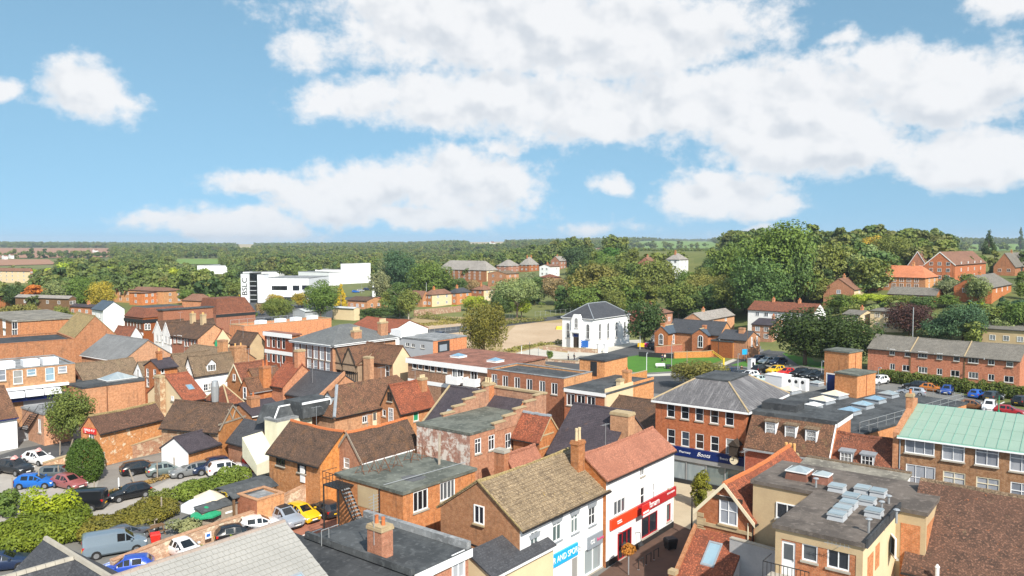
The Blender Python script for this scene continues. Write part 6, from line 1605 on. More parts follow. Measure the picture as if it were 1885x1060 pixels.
E6=H_('slate_house','purple-grey slate roof with lichen and a broad brick chimney',at=(1009,833),ze=5.2,corner='A',Lv=6.6,Lu=9.5,axis='v',zr=9.3,wall='brick',roofm='slate_purple')
chimney(E6,E6.Lu*.36,E6.Lv*.02,9.6,1.3,2.0,4,0,'brick_orange',cap='stone_cap')
E7=H_('dark_roofed_building','dark brown tiled roof with pale lead verge next to the chemist',at=(1212,791),ze=4.2,L=1096,Lu=9,axis='v',ry=743,wall='brick_red',roofm='tile_dark')
MB().bar((-.3,E7.Lv+.1,E7.ZE-.1),(E7.Lu/2,E7.Lv+.1,E7.h(E7.zr)+.2),.2,4).obj('verge',E7.roof,('lead',))
E8=H_('outhouse','small pinkish tiled outhouse with a stub brick stack behind the shops',at=(948,872),ze=4.6,L=914,R=1000,ry=838,wall='brick_old',roofm='tile_pink')
chimney(E8,-.3,E8.Lv*.6,6.8,.8,1.2,5,0,'brick_old',cap='concrete')
E9=H_('tiled_barn','brick building with broad mottled brown tiled slope and cluttered rear yard wall',at=(589,855),ze=4.8,L=495,R=672,axis='v',ry=796,wall='brick_old',wallR='brick_orange',roofm='tile_dark',ridge='pot_red',e=.3,winF=[(517,846,1.4,1.2,'c3',dict(fm='timber_dark')),(556,858,1.3,1.3,'c2',dict(fm='paint_black'))])
part_box(E9,'sign_panel',-.12,E9.Lv*.28,2.6,-.01,E9.Lv*.36,4.2,'paint_white')
E10=H_('gabled_house','brick house with dark brown roof and white gable window behind the fire escape roof',at=(665,848),ze=5.2,L=616,R=772,ry=797.5,wall='brick',wallR='render_cream',roofm='tile_dark',ridge='pot_red',gut='paint_white',bargeF='timber_grey',winF=[(637.7,852.5,.85,1.05,'sash')],winR=[(684,849,1.2,.7,'c1',dict(gm='glass_net')),(719,841,1.4,.8,'c3'),(738,836,1.2,.7,'c1',dict(gm='glass_net'))])
E11=H_('clad_building','tall cream corrugated-clad building with dark roof above the tiled barn',at=(510,777.5),ze=6.2,L=487,R=574,cat='building',roof='slab',roofm='felt_pale',wall='sheet_cream',e=.06)
def e11():
 b=E11
 for W,n,L in (('R',26,b.Lu),('F',10,b.Lv)):
  m=MB()
  for i in range(n):
   s=L*(i+.5)/n
   if W=='R':m.box(s-.05,-.05,.1,s+.05,-.002,b.ZE)
   else:m.box(-.05,s-.05,.1,-.002,s+.05,b.ZE)
  m.obj('cladding_rib',b.root,('sheet_cream',))
 y0,y1=b.Lv*.05,b.Lv*1.2
 MB().hull([(-2.6,y0,.8),(-2.6,y1,2.4),(-.02,y1,2.4),(-.02,y0,.8)],[(-2.6,y0,2.0),(-2.6,y1,4.6),(-.02,y1,4.8),(-.02,y0,2.4)]).obj('chute',b.root,('sheet_cream',))
 MB().hull([(b.Lu*.05,.8,b.ZE+.26),(b.Lu,.8,b.ZE+.26),(b.Lu,b.Lv*2,b.ZE+.26),(b.Lu*.05,b.Lv*2,b.ZE-1)],[(b.Lu*.3,1.6,b.ZE+1.3),(b.Lu,1.6,b.ZE+1.3),(b.Lu,b.Lv*2,b.ZE+1.3),(b.Lu*.3,b.Lv*2,b.ZE+1.2)]).obj('upper_roof',b.root,('felt',))
 MB().bar((b.Lu*.05,.75,b.ZE+.3),(b.Lu*.3,1.55,b.ZE+1.35),.1,4).bar((b.Lu*.3,1.55,b.ZE+1.35),(b.Lu,1.55,b.ZE+1.35),.1,4).obj('edge_trim',b.root,('paint_white',))
 x,y=loc_of(b,557,742,8.0);MB().box(x,y,b.ZE,x+4.5,y+3.4,8.0).box(x-.1,y-.1,7.8,x+4.6,y-.003,8.05,1).obj('roof_cabin',b.root,('felt','paint_white'))
e11()
E12=H_('lean_to','brick outhouse with black slate lean-to roof and white door by the car park',at=(462,822),ze=3.0,L=420,R=492,cat='outhouse',roof='mono',axis='v',zr=5.0,wall='brick',roofm='slate',winF=[(456,834,.8,2.0,'door')])
E13=H_('barn','old brown tiled barn with half-timbered gable beside the nail salon',at=(402,793),ze=4.2,L=297,R=452,axis='v',ry=745.5,wall='stone_wall',wallR='brick_orange',roofm='tile_dark',ang=18,e=.3,cat='barn')
t_=MB();Lh=E13.Lu/2
t_.bar((0,-.06,E13.ZE),(Lh,-.06,E13.h(E13.zr)),.14,4).bar((E13.Lu,-.06,E13.ZE),(Lh,-.06,E13.h(E13.zr)),.14,4).box(0,-.07,E13.ZE+.6,E13.Lu,-.003,E13.ZE+.8).bar((Lh,-.06,E13.ZE+.8),(Lh*.7,-.06,E13.ZE+2.2),.08,4).bar((Lh,-.06,E13.ZE+.8),(Lh*1.3,-.06,E13.ZE+2.2),.08,4).obj('timber_frame',E13.root,('timber_grey',))
E14=H_('nail_salon','long low stone and brick building with lichened roof and red nail salon sign',at=(183,796),ze=4.1,L=149,R=301,ry=767,wall='brick_orange',wallR='brick_stone',roofm='tile_rust',ang=27,e=.25,cat='shop',ridge='tile_olive',winF=[(168.5,804,.9,1.1,'c2')])
s_,z_=E14.onwall(166,793,'F');q_=MB().box(-.12,s_-1.15,z_-.32,-.02,s_+1.15,z_+.32).obj('sign_board',E14.root,('plastic_red',));text_on(q_,'NAILS 4 U',.42,(-.13,s_,z_+.09),RF,'paint_white');text_on(q_,'TEL',.2,(-.13,s_+.7,z_-.2),RF,'paint_white')
s_,z_=E14.onwall(174.5,821,'F');MB().box(-.1,s_-.5,z_-.45,-.02,s_+.4,z_+.45).obj('notice',E14.root,('plastic_red',))
E15=H_('slate_outbuilding','low purple slate outbuilding with white gutter and stub chimney behind the barn',at=(463,765.5),ze=4.2,L=420,R=521,ry=745,wall='brick_orange',roofm='slate_purple',gut='paint_white')
chimney(E15,E15.Lu*.32,E15.Lv*.35,E15.zr+1.0,1.3,1.0,3,1,'brick_orange','pot_red')
E16=H_('painted_store','small white-painted brick store with slate roof among the parked cars',at=(346.6,832.5),ze=2.7,L=297,R=404,ry=807,wall='render_white',wallR='brick',roofm='slate_purple',ang=27,cat='outhouse')
E19=H_('stair_block','small flat-roofed brick block with an outside iron stair behind the tree',at=(80,764),ze=4.0,L=40,R=128,cat='building',roof='slab',roofm='felt_pale',wall='brick_old',wallR='brick_orange',e=.1,winF=[(73,784,.9,1.8,'c2')])
def stair19():
 b=E19;f=root('iron_stair','black iron stair climbing the small brick block at the left','stairs',(b.B[0],b.B[1],0),b.rz)
 a=b.Lv*1.0
 for i in range(14):
  t=i/13;MB().box(-1.1,a*(.95-.75*t)-.14,.2+3.8*t,-.1,a*(.95-.75*t)+.14,.25+3.8*t).obj('tread',f,('paint_black',))
 r=MB()
 for x in (-1.1,-.1):
  r.bar((x,a*.98,.1),(x,a*.18,4.1),.05);r.bar((x,a*.98,1.1),(x,a*.18,5.1),.03)
 for i in range(8):x=b.Lu*i/9;r.bar((x,.1,b.ZE+.26),(x,.1,b.ZE+1.4),.03)
 r.bar((-.5,.1,b.ZE+1.4),(b.Lu*.8,.1,b.ZE+1.4),.035);r.bar((-.5,.1,b.ZE+.85),(b.Lu*.8,.1,b.ZE+.85),.03)
 r.obj('handrail',f,('paint_black',))
stair19()
E20=H_('white_building','white-painted wall and brown roof at the left edge by the palisade fence',at=(31,766),ze=4.1,corner='C',Lu=16,Lv=8,wall='render_white',roofm='tile_brown',gut='sign_navy',cat='building')
L1=H_('warehouse','long orange brick warehouse wall with dark flat roof at the left',at=(-60,638),ze=8.8,R=139,Lv=14,cat='building',roof='flat',par=.3,cop='brick_old',roofm='felt_dark',wall='brick_old',ang=49)
L2=H_('sheet_roof_shed','wide grey sheet roof with white eaves in front of the high street',at=(225,665),ze=5.4,L=150,R=318,cat='building',axis='v',zr=8.6,wall='brick_orange',roofm='sheet_grey',gut='paint_white',ang=36)
L3=H_('market_hall','steep olive-brown tiled roof with a large plain brick gable',at=(135,624),ze=7.5,L=104,R=215,cat='building',axis='v',ry=582,wall='brick',roofm='tile_olive',ang=47)
L4=H_('brick_block','flat-roofed orange brick block with white bay windows at the left edge',at=(24,593),ze=9.5,L= -30,R=150,cat='building',roof='slab',roofm='felt_tan',wall='brick_orange',ang=46,winF=[(8,596,2.4,1.8,'c3',dict(gm='glass_net')),(8,613,2.4,1.8,'c3',dict(gm='glass_net'))],winR=[(27,598,1,1.8,'c2'),(27,613,1,1.8,'c2')])
L5=H_('white_gabled_house','tall plain white gabled house with blue slate roof',at=(190,571),ze=8.2,L=169,R=229,axis='v',ry=556,wall='render_white',roofm='slate_blue',ang=42,winF=[(175,580,.9,1.2,'c2'),(184,581,.9,1.2,'c2')])
L6=H_('mansard_shop','dark red brick high-street shop with brown mansard roof and narrow white windows',at=(263,585),ze=7.2,L=229,R=345,cat='shop',roof='none',wall='brick_plum',wallR='brick_red',winF=[(235+5.7*i,596+.5*i,.55,1.9,'c1') for i in range(5)],winR=[(268.5,601,.8,1.6,'arch'),(274,601,.8,1.6,'arch')])
def l6():
 b=L6;Z=b.ZE;k=2.2;t=2.3;r=MB()
 c=[(-.2,-.2,Z),(b.Lu,-.2,Z),(b.Lu,b.Lv,Z),(-.2,b.Lv,Z)];q=[(k,k,Z+t),(b.Lu,k,Z+t),(b.Lu,b.Lv,Z+t),(k,b.Lv,Z+t)]
 r.poly([c[0],c[1],q[1],q[0]]).poly([c[3],c[0],q[0],q[3]]).poly([c[1],c[2],q[2],q[1]]);o=r.obj('roof',b.root,('tile_red',));MB().poly([(x,y,z+.02) for x,y,z in q]).obj('flat_top',o,('felt',))
 MB().box(-.25,-.25,Z-1.3,-.004,b.Lv,Z-.5).box(-.02,-.25,Z-1.3,b.Lu,-.004,Z-.5).obj('band',b.root,('plastic_dark',));MB().box(-.3,0,2.6,-.004,b.Lv,3.4).obj('fascia',b.root,('canvas_white',))
l6()
L7=H_('large_brick_hall','tall windowless reddish-brown brick hall with a dark band',at=(398,578),ze=6.0,L=385,R=470,cat='building',roof='none',wall='brick_red')
MB().hull([(0,0,L7.ZE),(L7.Lu,0,L7.ZE),(L7.Lu,9,L7.ZE),(0,9,L7.ZE)],[(1.2,1.4,L7.ZE+4.2),(L7.Lu-2.5,1.4,L7.ZE+4.2),(L7.Lu-2.5,9,L7.ZE+4.2),(1.2,9,L7.ZE+4.2)]).obj('hung_tile_storey',L7.root,('tile_red',));MB().box(-.1,-.1,L7.ZE-1.0,L7.Lu+.1,-.003,L7.ZE-.2).obj('band',L7.root,('plastic_dark',))
L8=H_('brick_department_store','brick store with flat roof behind the twin white gables',at=(300,572),ze=9.6,L=290,R=392,cat='building',roof='slab',roofm='felt',wall='brick_red')
L9=H_('twin_gabled_shop','black and white shop with two narrow white gables on the high street',at=(298,612),ze=6.6,L=283,R=345,axis='u',ry=592,wall='render_white',roofm='tile_dark',bargeF='paint_white',cat='shop',winF=[(289,622,.8,1.5,'c2'),(295,623,.8,1.5,'c2')])
L9b=H_('gabled_shop','second narrow white-gabled shop nearer along the high street',at=(313,617),ze=6.4,L=299,R=400,axis='u',ry=594,wall='render_white',roofm='tile_dark',bargeF='paint_white',cat='shop',winF=[(305,625,.8,1.5,'c2'),(311,627,.8,1.5,'c2')])
L10=H_('brick_shop_row','brick shop with brown roof and white shopfront band on the high street',at=(364,624),ze=6.6,L=316,R=424,axis='v',ry=598,wall='brick_red',wallR='brick_orange',roofm='tile_dark',cat='shop',winF=[(322,624,.8,1.6,'c2'),(331,624,1.6,1.6,'c3'),(341,630,.7,1.6,'c1'),(346,630,.7,1.6,'c1'),(353,632,.7,1.4,'c1'),(359,633,.7,1.4,'c1')])
for k_ in (.5,.9):chimney(L10,L10.Lu*.5,L10.Lv*k_-1,L10.zr+2.0,.9,.9,3.2,2,'render_tan','pot','y','stone_cap',.4)
L11=H_('white_dormer_shop','white-fronted shop with red roof, two dormers and a peach side wall',at=(396,628),ze=5.8,L=363,R=424,axis='v',ry=606,wall='render_white',wallR='render_cream',roofm='tile_brickred',cat='shop',winF=[(368,631,.8,1.0,'c2'),(376,632,.8,1.0,'c2'),(383,634,.8,1.0,'c2'),(390,635,.8,1.0,'c2')])
for k_ in (.25,.75):dormer(L11,L11.Lv*k_,L11.ze+.5,1.2,1.0,'F','c1',roofk='gable',rm='tile_brickred')
s_,z_=L11.onwall(403,633,'R');MB().box(s_-1.0,-.1,z_-.9,s_+1.2,-.02,z_+.9).obj('sign_board',L11.root,('plastic_green',))
L12=H_('ridge_building','low mossy brown roof in front of the high street shops',at=(420,668),ze=5.6,L=330,R=470,axis='v',zr=7.6,wall='brick',roofm='tile_moss',ang=30)
chimney(L12,.6,2.0,9.4,1.1,1.4,5,0,'brick_orange',cap='brick_old')
L13=H_('white_lean_building','white rendered triangular gable beside the grey sheet roof',at=(238,622),ze=4.8,L=206,R=262,axis='v',ry=602,wall='render_white',roofm='tile_red',ang=20,cat='building')
def aerial(b,x,y,z,h=1.6,dish=False):
 zz=z-b.zb;m=MB().bar((x,y,zz-1.2),(x,y,zz+h),.022,4).bar((x-.6,y,zz+h-.1),(x+.6,y,zz+h-.1),.014,4)
 for i in range(6):m.bar((x-.5+i*.2,y-.22,zz+h-.1),(x-.5+i*.2,y+.22,zz+h-.1),.009,4)
 m.obj('aerial',b.root,('steel',))
for b_ in (A4,A5,A9,A11,A12,D1,E1,E2,E3,E9,E10,BR,GB,L9b,L10,N7,N9,E6):
 aerial(b_,b_.Lu*RND.uniform(.2,.8) if b_.zr else 1,b_.Lv*.5,b_.zr,RND.uniform(1.2,2.2))
def wins(b,W,n,zs,w=1.1,h=1.2,st='c2',a=.08,c=.92,gm='glass',fm='paint_white'):
 """even rows of windows; zs are heights above the building's own ground"""
 g=getattr(b,'z0',b.zb)
 L=b.Lv if W=='F' else b.Lu
 for z in zs:
  for i in range(n):
   s=L*(a+(c-a)*(i+.5)/n);zz=g+z-b.zb
   put_window(b.root,w,h,st,(-.03,s,zz) if W=='F' else (s,-.03,zz),-pi/2 if W=='F' else 0,fm,gm,None)
CH=H_('chapel','white rendered chapel with slate pyramid roof and round-headed windows',at=(1092.5,587),ze=7.6,L=1035,R=1159,cat='chapel',roof='hip',axis='u',ry=558.5,wall='render_white',roofm='slate',e=.3,gut='paint_white',ridge='lead',winR=[(x,y,1.15,4.0,'arch') for x,y in ((1103.7,609.5),(1119,608),(1134.5,606.5),(1149.5,604.5))],winF=[(1045.7,607,1.1,3.8,'arch'),(1082.5,610,1.1,3.8,'arch')])
def chapel():
 b=CH;y=b.Lv*.5
 p=MB().box(-.5,y-1.6,0,-.004,y+1.6,b.ZE-.6).hull([(-.5,y-1.6,b.ZE-.6),(-.004,y-1.6,b.ZE-.6),(-.004,y+1.6,b.ZE-.6),(-.5,y+1.6,b.ZE-.6)],[(-.5,y-.9,b.ZE+.9),(-.004,y-.9,b.ZE+.9),(-.004,y+.9,b.ZE+.9),(-.5,y+.9,b.ZE+.9)]).obj('centre_bay',b.root,('render_white',))
 put_window(p,1.0,2.6,'arch',(-.53,y,b.ZE-1.2),-pi/2)
 MB().box(-1.1,y-1.5,4.0,-.503,y+1.5,4.4).box(-1.1,y-1.45,0,-.8,y-1.1,4.0).box(-1.1,y+1.1,0,-.8,y+1.45,4.0).obj('porch',p,('paint_white',))
 MB().box(-.56,y-.8,0,-.503,y+.8,2.9).obj('door',p,('timber_dark',));MB().box(-.6,y-.9,2.95,-.503,y+.9,3.7).obj('sign_board',p,('sign_navy',))
 s,z=b.onwall(1077,633,'F');MB().box(-.7,s-1.3,.6,-.6,s+1.3,2.2).obj('notice_board',b.root,('plastic_blue',));text_on(b.root,'E',1.5,(-.72,s+.8,1.4),RF,'paint_white')
chapel()
SC=H_('old_school','Victorian brick school with long slate roof and an orange end gable',at=(1325,617),ze=4.6,L=1228,R=1349,axis='v',ry=594,wall='brick_boots',wallR='brick_orange',roofm='slate',cat='school')
SC1=H_('school_wing','school wing gable with arched window nearest the dark leafy tree',at=(1230,613.5),ze=4.6,L=1205,R=1254,ry=601,wall='brick',wallR='brick_orange',roofm='slate_blue',ridge='stone_cap',cat='school',winF=[(1217,624,1.2,2.6,'arch')],winR=[(1239.5,624,1.0,2.3,'arch'),(1247,628,.8,1.8,'c1')])
SC2=H_('school_wing','school wing gable with arched window beside the small porch',at=(1303,617.5),ze=4.5,L=1274,R=1326,ry=606,wall='brick',wallR='brick_orange',roofm='slate_blue',ridge='stone_cap',cat='school',winF=[(1289.5,628,1.3,2.9,'arch')])
SC3=H_('school_porch','little gabled porch between the two school wings',at=(1277,614),ze=4.4,L=1258,R=1290,ry=606,wall='brick',roofm='slate_blue',cat='porch',winF=[(1267,627,1.3,2.0,'arch')])
for b_,f_ in ((SC1,.1),(SC2,.35)):chimney(b_,b_.Lu*f_,b_.Lv*.5,b_.zr+.8,.9,.8,2,0,'brick_orange')
SC4=H_('school_annexe','low brick annexe with dark flat roof and air conditioners',at=(1349,630.5),ze=3.6,L=1309,R=1376,roof='slab',roofm='felt_dark',wall='brick_red',wallR='brick_orange',cat='school',e=.1)
SC5=H_('school_hall','orange gabled end with two narrow arched windows and a round vent',at=(1374,627),ze=4.2,L=1322,R=1399,axis='v',ry=611,wall='brick',wallR='brick_orange',roofm='slate',cat='school',winR=[(1383.5,629,.8,2.2,'arch'),(1393,627,.8,2.2,'arch')])
chimney(SC5,SC5.Lu*.4,SC5.Lv*.35,SC5.zr+.9,1.2,1.2,3,0,'brick_orange')
for k_ in range(3):part_box(SC4,'condenser',SC4.Lu*.3+k_*1.3,SC4.Lv*.5,3.86,SC4.Lu*.3+k_*1.3+.9,SC4.Lv*.5+.5,4.8,'clad_white')
TE=H_('terrace','long brick terrace of flats with grey tiled roof above the clipped hedge',at=(1878,664.5),ze=5.2,L=1598,Lu=9.5,axis='v',ry=637,wall='brick_boots',roofm='tile_grey',ang=43,cat='terrace',e=.35,winF=[(x,y,w,1.15,st) for x,y,w,st in ((1642.6,647.7,.95,'c2'),(1671,650.5,1.0,'t1'),(1698.6,652.7,1.6,'c3'),(1729.8,655.6,.95,'c2'),(1761,659,1.0,'t1'),(1791.7,662.4,1.7,'c3'),(1825,665.5,1.0,'c2'),(1859,669,1.05,'t1'),(1642.6,674.6,.95,'c2'),(1668,677.4,1.4,'c2'),(1698.6,680.8,1.6,'c3'),(1729.5,684,.95,'c2'),(1758,687.3,1.5,'c2'),(1791.7,690.7,1.6,'c3'),(1824.6,694.5,1.0,'c2'),(1857,698,1.5,'c2'))])
for x_ in (1676,1776):
 P_=TE.world(0,0);s_=solve_len((P_[0],P_[1],TE.ze),TE.v,x_);MB().bar((-.3,s_,TE.ZE),(TE.Lu/2,s_,TE.h(TE.zr)+.2),.12,4).obj('party_verge',TE.roof,('stone_cap',));MB().box(-.08,s_-.12,0,-.003,s_+.12,TE.ZE-.2).obj('downpipe',TE.root,('timber_brown',))
for x_,y_ in ((1634,632),(1720,640),(1812,648),(1680,620)):
 xx,yy=loc_of(TE,x_,y_,6.5);MB().cyl((xx,yy),.1,TE.ZE+.3,TE.ZE+xx*TE.slope+.8,6).obj('vent_pipe',TE.roof,('steel',))
BR_,OR_='brick','brick_orange'
def small(label,anchor,hw,L,R,roof='gable',axis='u',ry=None,wall=BR_,wallR=None,rm_='tile_farbrown',ang=38,nF=2,nR=2,rows=(1.5,4.1),chim=1,name='house',cat='house',st='c2',gm='glass_net',ww=1.2,Lu=None,**kw):
 b=H_(name,label,base=anchor,hw=hw,L=L,R=R,Lu=Lu,roof=roof,axis=axis,ry=ry,wall=wall,wallR=wallR,roofm=rm_,ang=ang,cat=cat,**kw)
 if nF:wins(b,'F',nF,rows,ww,1.2,st,gm=gm)
 if nR:wins(b,'R',nR,rows,ww,1.2,st,gm=gm)
 for i in range(chim):
  if roof in ('gable','hip'):chimney(b,b.Lu*(.3+.4*i) if axis=='u' else b.Lu*.5,b.Lv*.5 if axis=='u' else b.Lv*(.3+.4*i),b.zr+1.0,.9,.6,1.8,2,OR_,'pot_red')
 return b
HOUSES=[('brown hip-roofed semi with cream walls beyond the cleared site',(795,565),5.0,779,833,dict(roof='hip',ry=533,wall=BR_,wallR='render_cream')),('grey hip-roofed semi with orange brick walls beside the brown semi',(840.5,561),5.0,825,868,dict(roof='hip',ry=530,wallR=OR_,rm_='slate')),('reddish hip-roofed semi above the garden sheds',(890.5,555),5.0,868,911,dict(roof='hip',ry=524,wallR='render_cream')),('low brown-roofed annexe left of the brown hip-roofed semi',(778,565),4.0,755,790,dict(axis='v',ry=536,wall=OR_,nF=1,rows=(1.6,),chim=0)),('grey-roofed red brick apartment block with white upper bands',(896,518),6.2,806,917,dict(roof='hip',axis='v',ry=480,wall='brick_boots',wallR='render_cream',rm_='tile_fargrey',nF=8,nR=3,rows=(1.5,3.2,5),chim=0,name='apartment_block',cat='apartments')),('grey hipped house with solar panels on the far slope',(936,502),4.5,914,958,dict(roof='hip',ry=478,wall='brick_boots',rm_='tile_fargrey',chim=0)),('brown-roofed three-storey block behind the weeping tree',(932,527),6.2,898,955,dict(ry=499,wall=BR_,rm_='tile_moss',rows=(2,5),chim=0)),('grey-roofed house with brick chimneys behind the white gables',(974,500),4.5,956,992,dict(roof='hip',ry=473,wall='brick_boots',rm_='tile_fargrey',chim=2)),('white double-gabled house above the brown shrubs',(1012,509),5.4,993,1030,dict(axis='u',ry=487,wall='render_white',rm_='tile_farbrown')),('small grey-roofed house with red gable on the far slope',(1030,496),5.5,1014,1043,dict(ry=472,wall='brick_boots',rm_='tile_fargrey')),('dark red roof poking out of the trees below the white double gables',(1015,522),3.0,992,1032,dict(roof='hip',ry=504,nF=0,nR=0,chim=0,rm_='tile_red')),('tall white house with grey hipped roof among the big trees',(1250,512),8.5,1226,1267,dict(roof='hip',ry=466,wall='render_white',rm_='tile_fargrey',rows=(2,5,7.5))),('red brick villa with brown roof left of the tall white house',(1200,512),7,1174,1216,dict(ry=474,wall='brick_boots')),('brown-roofed detached house with plain brick gable on the hillside',(1572,557),3.9,1516,1602,dict(ry=513,wall='brick_boots',wallR='render_cream',nF=1,rows=(1.3,3.1))),('row of houses with bright orange new roofs on the hill',(1703,534),3.7,1591,1727,dict(roof='hip',axis='v',ry=489,hipin=3.0,wall='brick_boots',wallR=OR_,rm_='tile_orange',ang=42,nF=7,rows=(1.2,2.9),name='house_row')),('large red brick gabled block on the hill with white trimmed gable',(1757,518),5.7,1702,1815,dict(ry=464,wall='brick_boots',ang=42,nF=3,nR=4,rows=(1.4,3.8,6.0),bargeF='paint_white',chim=0,name='apartment_block',cat='apartments')),('left wing of the hilltop gabled block, steep brown roof',(1704,514),5.2,1672,1740,dict(ry=463,wall='brick_boots',ang=42,rows=(1.6,4.4),bargeF='paint_white',chim=0,name='apartment_wing',cat='apartments')),('grey-roofed brick house at the right edge of the hill',(1868,508),3.6,1829,1905,dict(ry=466,wall='brick_boots',rm_='tile_grey',ang=42,nF=2,rows=(2.2,))),('brown-roofed house with white base and wide brick gable, right',(1825,559),4.4,1756,1862,dict(ry=508,wall='brick_boots',wallR=BR_,rm_='tile_grey',ang=42,nF=2,nR=3,rows=(3.4,))),('long low bungalow roof among shrubs below the orange roofs',(1723,556),1.8,1634,1737,dict(axis='v',ry=531,rm_='tile_grey',wallR=BR_,ang=42,nF=4,nR=0,rows=(.9,),chim=0)),('low pale brick house with grey roof at the right edge behind the terrace',(1898,640),3.6,1808,1930,dict(axis='v',ry=598,wall='render_tan',rm_='tile_grey',ang=42,nF=3,nR=0,rows=(1.7,),chim=0)),('cream gabled cottage behind the dark spreading yew',(1583,616),5.0,1551,1609,dict(axis='v',ry=572,wall='render_cream',rm_='tile_grey',ang=42)),('long grey roofed cottage row beside the copper-leaved tree',(1662,612),5.0,1602,1690,dict(axis='v',ry=572,wall='render_cream',rm_='tile_grey',ang=42,nF=3)),('white cottage terrace with long red-brown roof left of the yew',(1497,612),5.2,1377,1520,dict(axis='v',ry=560,wall='render_white',rm_='tile_red',ang=42,nF=6,chim=2)),('slate-roofed brick cottage with small gable below the white terrace',(1421,630),4.4,1384,1448,dict(axis='v',ry=588,rm_='slate_purple',wallR=OR_,rows=(1.5,3.3))),('grey-roofed schoolhouse with tall chimney behind the old school',(1293,622),4.8,1258,1352,dict(ry=577,wall='brick',wallR=OR_,rm_='tile_fargrey',nF=0)),('brick villa with tall chimneys behind the chapel tree',(1216,616),6.0,1148,1238,dict(ry=566,wall='brick_red',wallR=OR_,chim=2,nF=0)),('orange brick care home with several brown hipped roofs',(302,560),5.6,208,340,dict(roof='hip',axis='v',ry=529,hipin=4,wall='brick_orange',ang=25,nF=6,chim=0,name='care_home',cat='building')),('projecting hipped wing of the orange care home',(262,562),5.2,238,288,dict(roof='hip',axis='u',ry=540,wall='brick_orange',ang=25,nF=1,chim=0,name='care_home_wing',cat='building')),('brown hipped roof beside the tall windowless brick hall',(375,573),4.0,335,395,dict(roof='hip',axis='v',ry=541,wall='brick',ang=25,nF=0,nR=0,chim=0)),('grey felt-roofed building with two dark round-topped dormers',(128,580),6.0,28,140,dict(axis='v',ry=545,wall='timber_brown',rm_='tile_fargrey',ang=20,nF=4,rows=(4.5,),chim=0,name='hall',cat='building')),('pale pink apartment block with brown roof at the far left',(56,521),8.0,-20,60,dict(axis='v',ry=494,wall='render_cream',wallR='brick',ang=20,nF=6,rows=(2,4.6,7),chim=0,name='apartment_block',cat='apartments')),('brown-roofed terrace at the left edge below the conifers',(38,570),5,-20,44,dict(axis='v',ry=545,ang=25)),('low dark slate bungalow in front of the white gabled house',(170,582),3.2,124,185,dict(axis='v',ry=561,rm_='slate_purple',ang=25,nF=3,rows=(1.6,))),('church hall with brown roof and white spirelet',(676,570),3.4,640,705,dict(axis='v',ry=547,ang=30,rm_='tile_dark',nF=3,rows=(1.6,),chim=0,name='church_hall',cat='hall')),('small red-roofed gable with white bargeboards beside the church hall',(690,568),3.2,678,714,dict(axis='v',ry=548,ang=32,rm_='tile_orange',wallR=OR_,nF=0,nR=2,rows=(2.0,),chim=0,name='hall_gable',cat='hall')),('grey gabled sheet-metal shed left of the tall bushy trees',(562,594),3.6,539,600,dict(ry=569,wall='clad_grey',rm_='sheet_pale',nF=0,nR=0,chim=0,name='shed',cat='shed')),('pale sheet-roofed shed with two rooflights beyond the slate hip roof',(652,590),4.0,612,662,dict(axis='v',ry=566,wall='render_cream',rm_='sheet_pale',ang=30,nF=0,nR=0,chim=0,name='shed',cat='shed')),]
m_tile('sheet_pale',(.52,.55,.58),(.46,.49,.52),(.36,.38,.40),w=1.0,h=3.0,var=.4)
for lab_,an_,hw_,L_,R_,kw_ in HOUSES:small(lab_,an_,hw_,L_,R_,**kw_)
def block(label,base,hw,L,R,m='clad_white',Lu=None,ang=8,mR=None,name='hall_block',rm_='felt_pale',top=None):
 b=H_(name,label,base=base,hw=hw,L=L,R=R,Lu=Lu,ang=ang,roof='slab',wall=m,wallR=mR,roofm=rm_,e=.05,cat='building');return b
LC=block('white two-storey leisure centre with long dark upper windows',(569,556),10.5,486,None,Lu=25,ang=7,name='leisure_centre')
for px_,py_,w_,h_ in ((514.5,530,7.2,1.9),(545,530,3,2.2),(563,529,3.5,1.9)):
 s_,z_=LC.onwall(px_,py_,'F');put_window(LC.root,w_,h_,'c4',(-.05,s_,z_),-pi/2,'plastic_dark','glass',None)
MB().box(-.1,LC.Lv*.1,3.2,-.004,LC.Lv*.62,6.2).obj('glazed_ground_floor',LC.root,('glass',))
LT=block('tall white sign tower of the leisure centre lettered BSLC',(459,557),12.5,443,None,'clad_white',5,12,name='sign_tower')
text_on(LT.root,'BSLC',3.6,(-.1,LT.Lv*.5,LT.ZE-5.4),(pi/2,-pi/2,-pi/2),'plastic_dark',ext=.03)
LG=block('glazed stair tower between the leisure centre towers',(473,557),13,459.5,None,'glass',5,7,name='stair_tower')
for k_ in range(6):MB().box(-.1,.1,3.2+k_*2,-.004,LG.Lv,3.5+k_*2).obj('transom',LG.root,('clad_grey',))
block('plain white tower right of the glazed stair',(485,557),12.3,473.5,None,'clad_white',6,7,name='white_tower')
for lab_,an_,hw_,L_,R_,lu_,m_ in (('big white windowless hall with sloping roof edge at the right of the halls',(628.6,523),13,627,682,None,'clad_white'),('low white hall with brown roof edge behind the leisure centre',(606,526),8,549,628,None,'clad_white'),('long low white building left of the halls',(513,512),4.5,447,None,14,'clad_white'),('distant white warehouse roof among the trees',(418,504),7,363,None,40,'clad_white'),('low white building with glass gable behind the halls',(640,508),5,580,None,20,'clad_white')):
 block(lab_,an_,hw_,L_,R_,m_,lu_,38 if R_ else 8)
g_=gp(688,548);r_=root('spirelet','thin white spirelet rising behind the church hall roof','spire',tuple(g_));MB().cyl((0,0),.9,0,4.5,6,.8).cyl((0,0),.8,4.5,10.5,6,.04).obj('cone',r_,('paint_white',));MB().cyl((0,0),1.1,4.3,4.6,6).obj('base_ring',r_,('lead',))
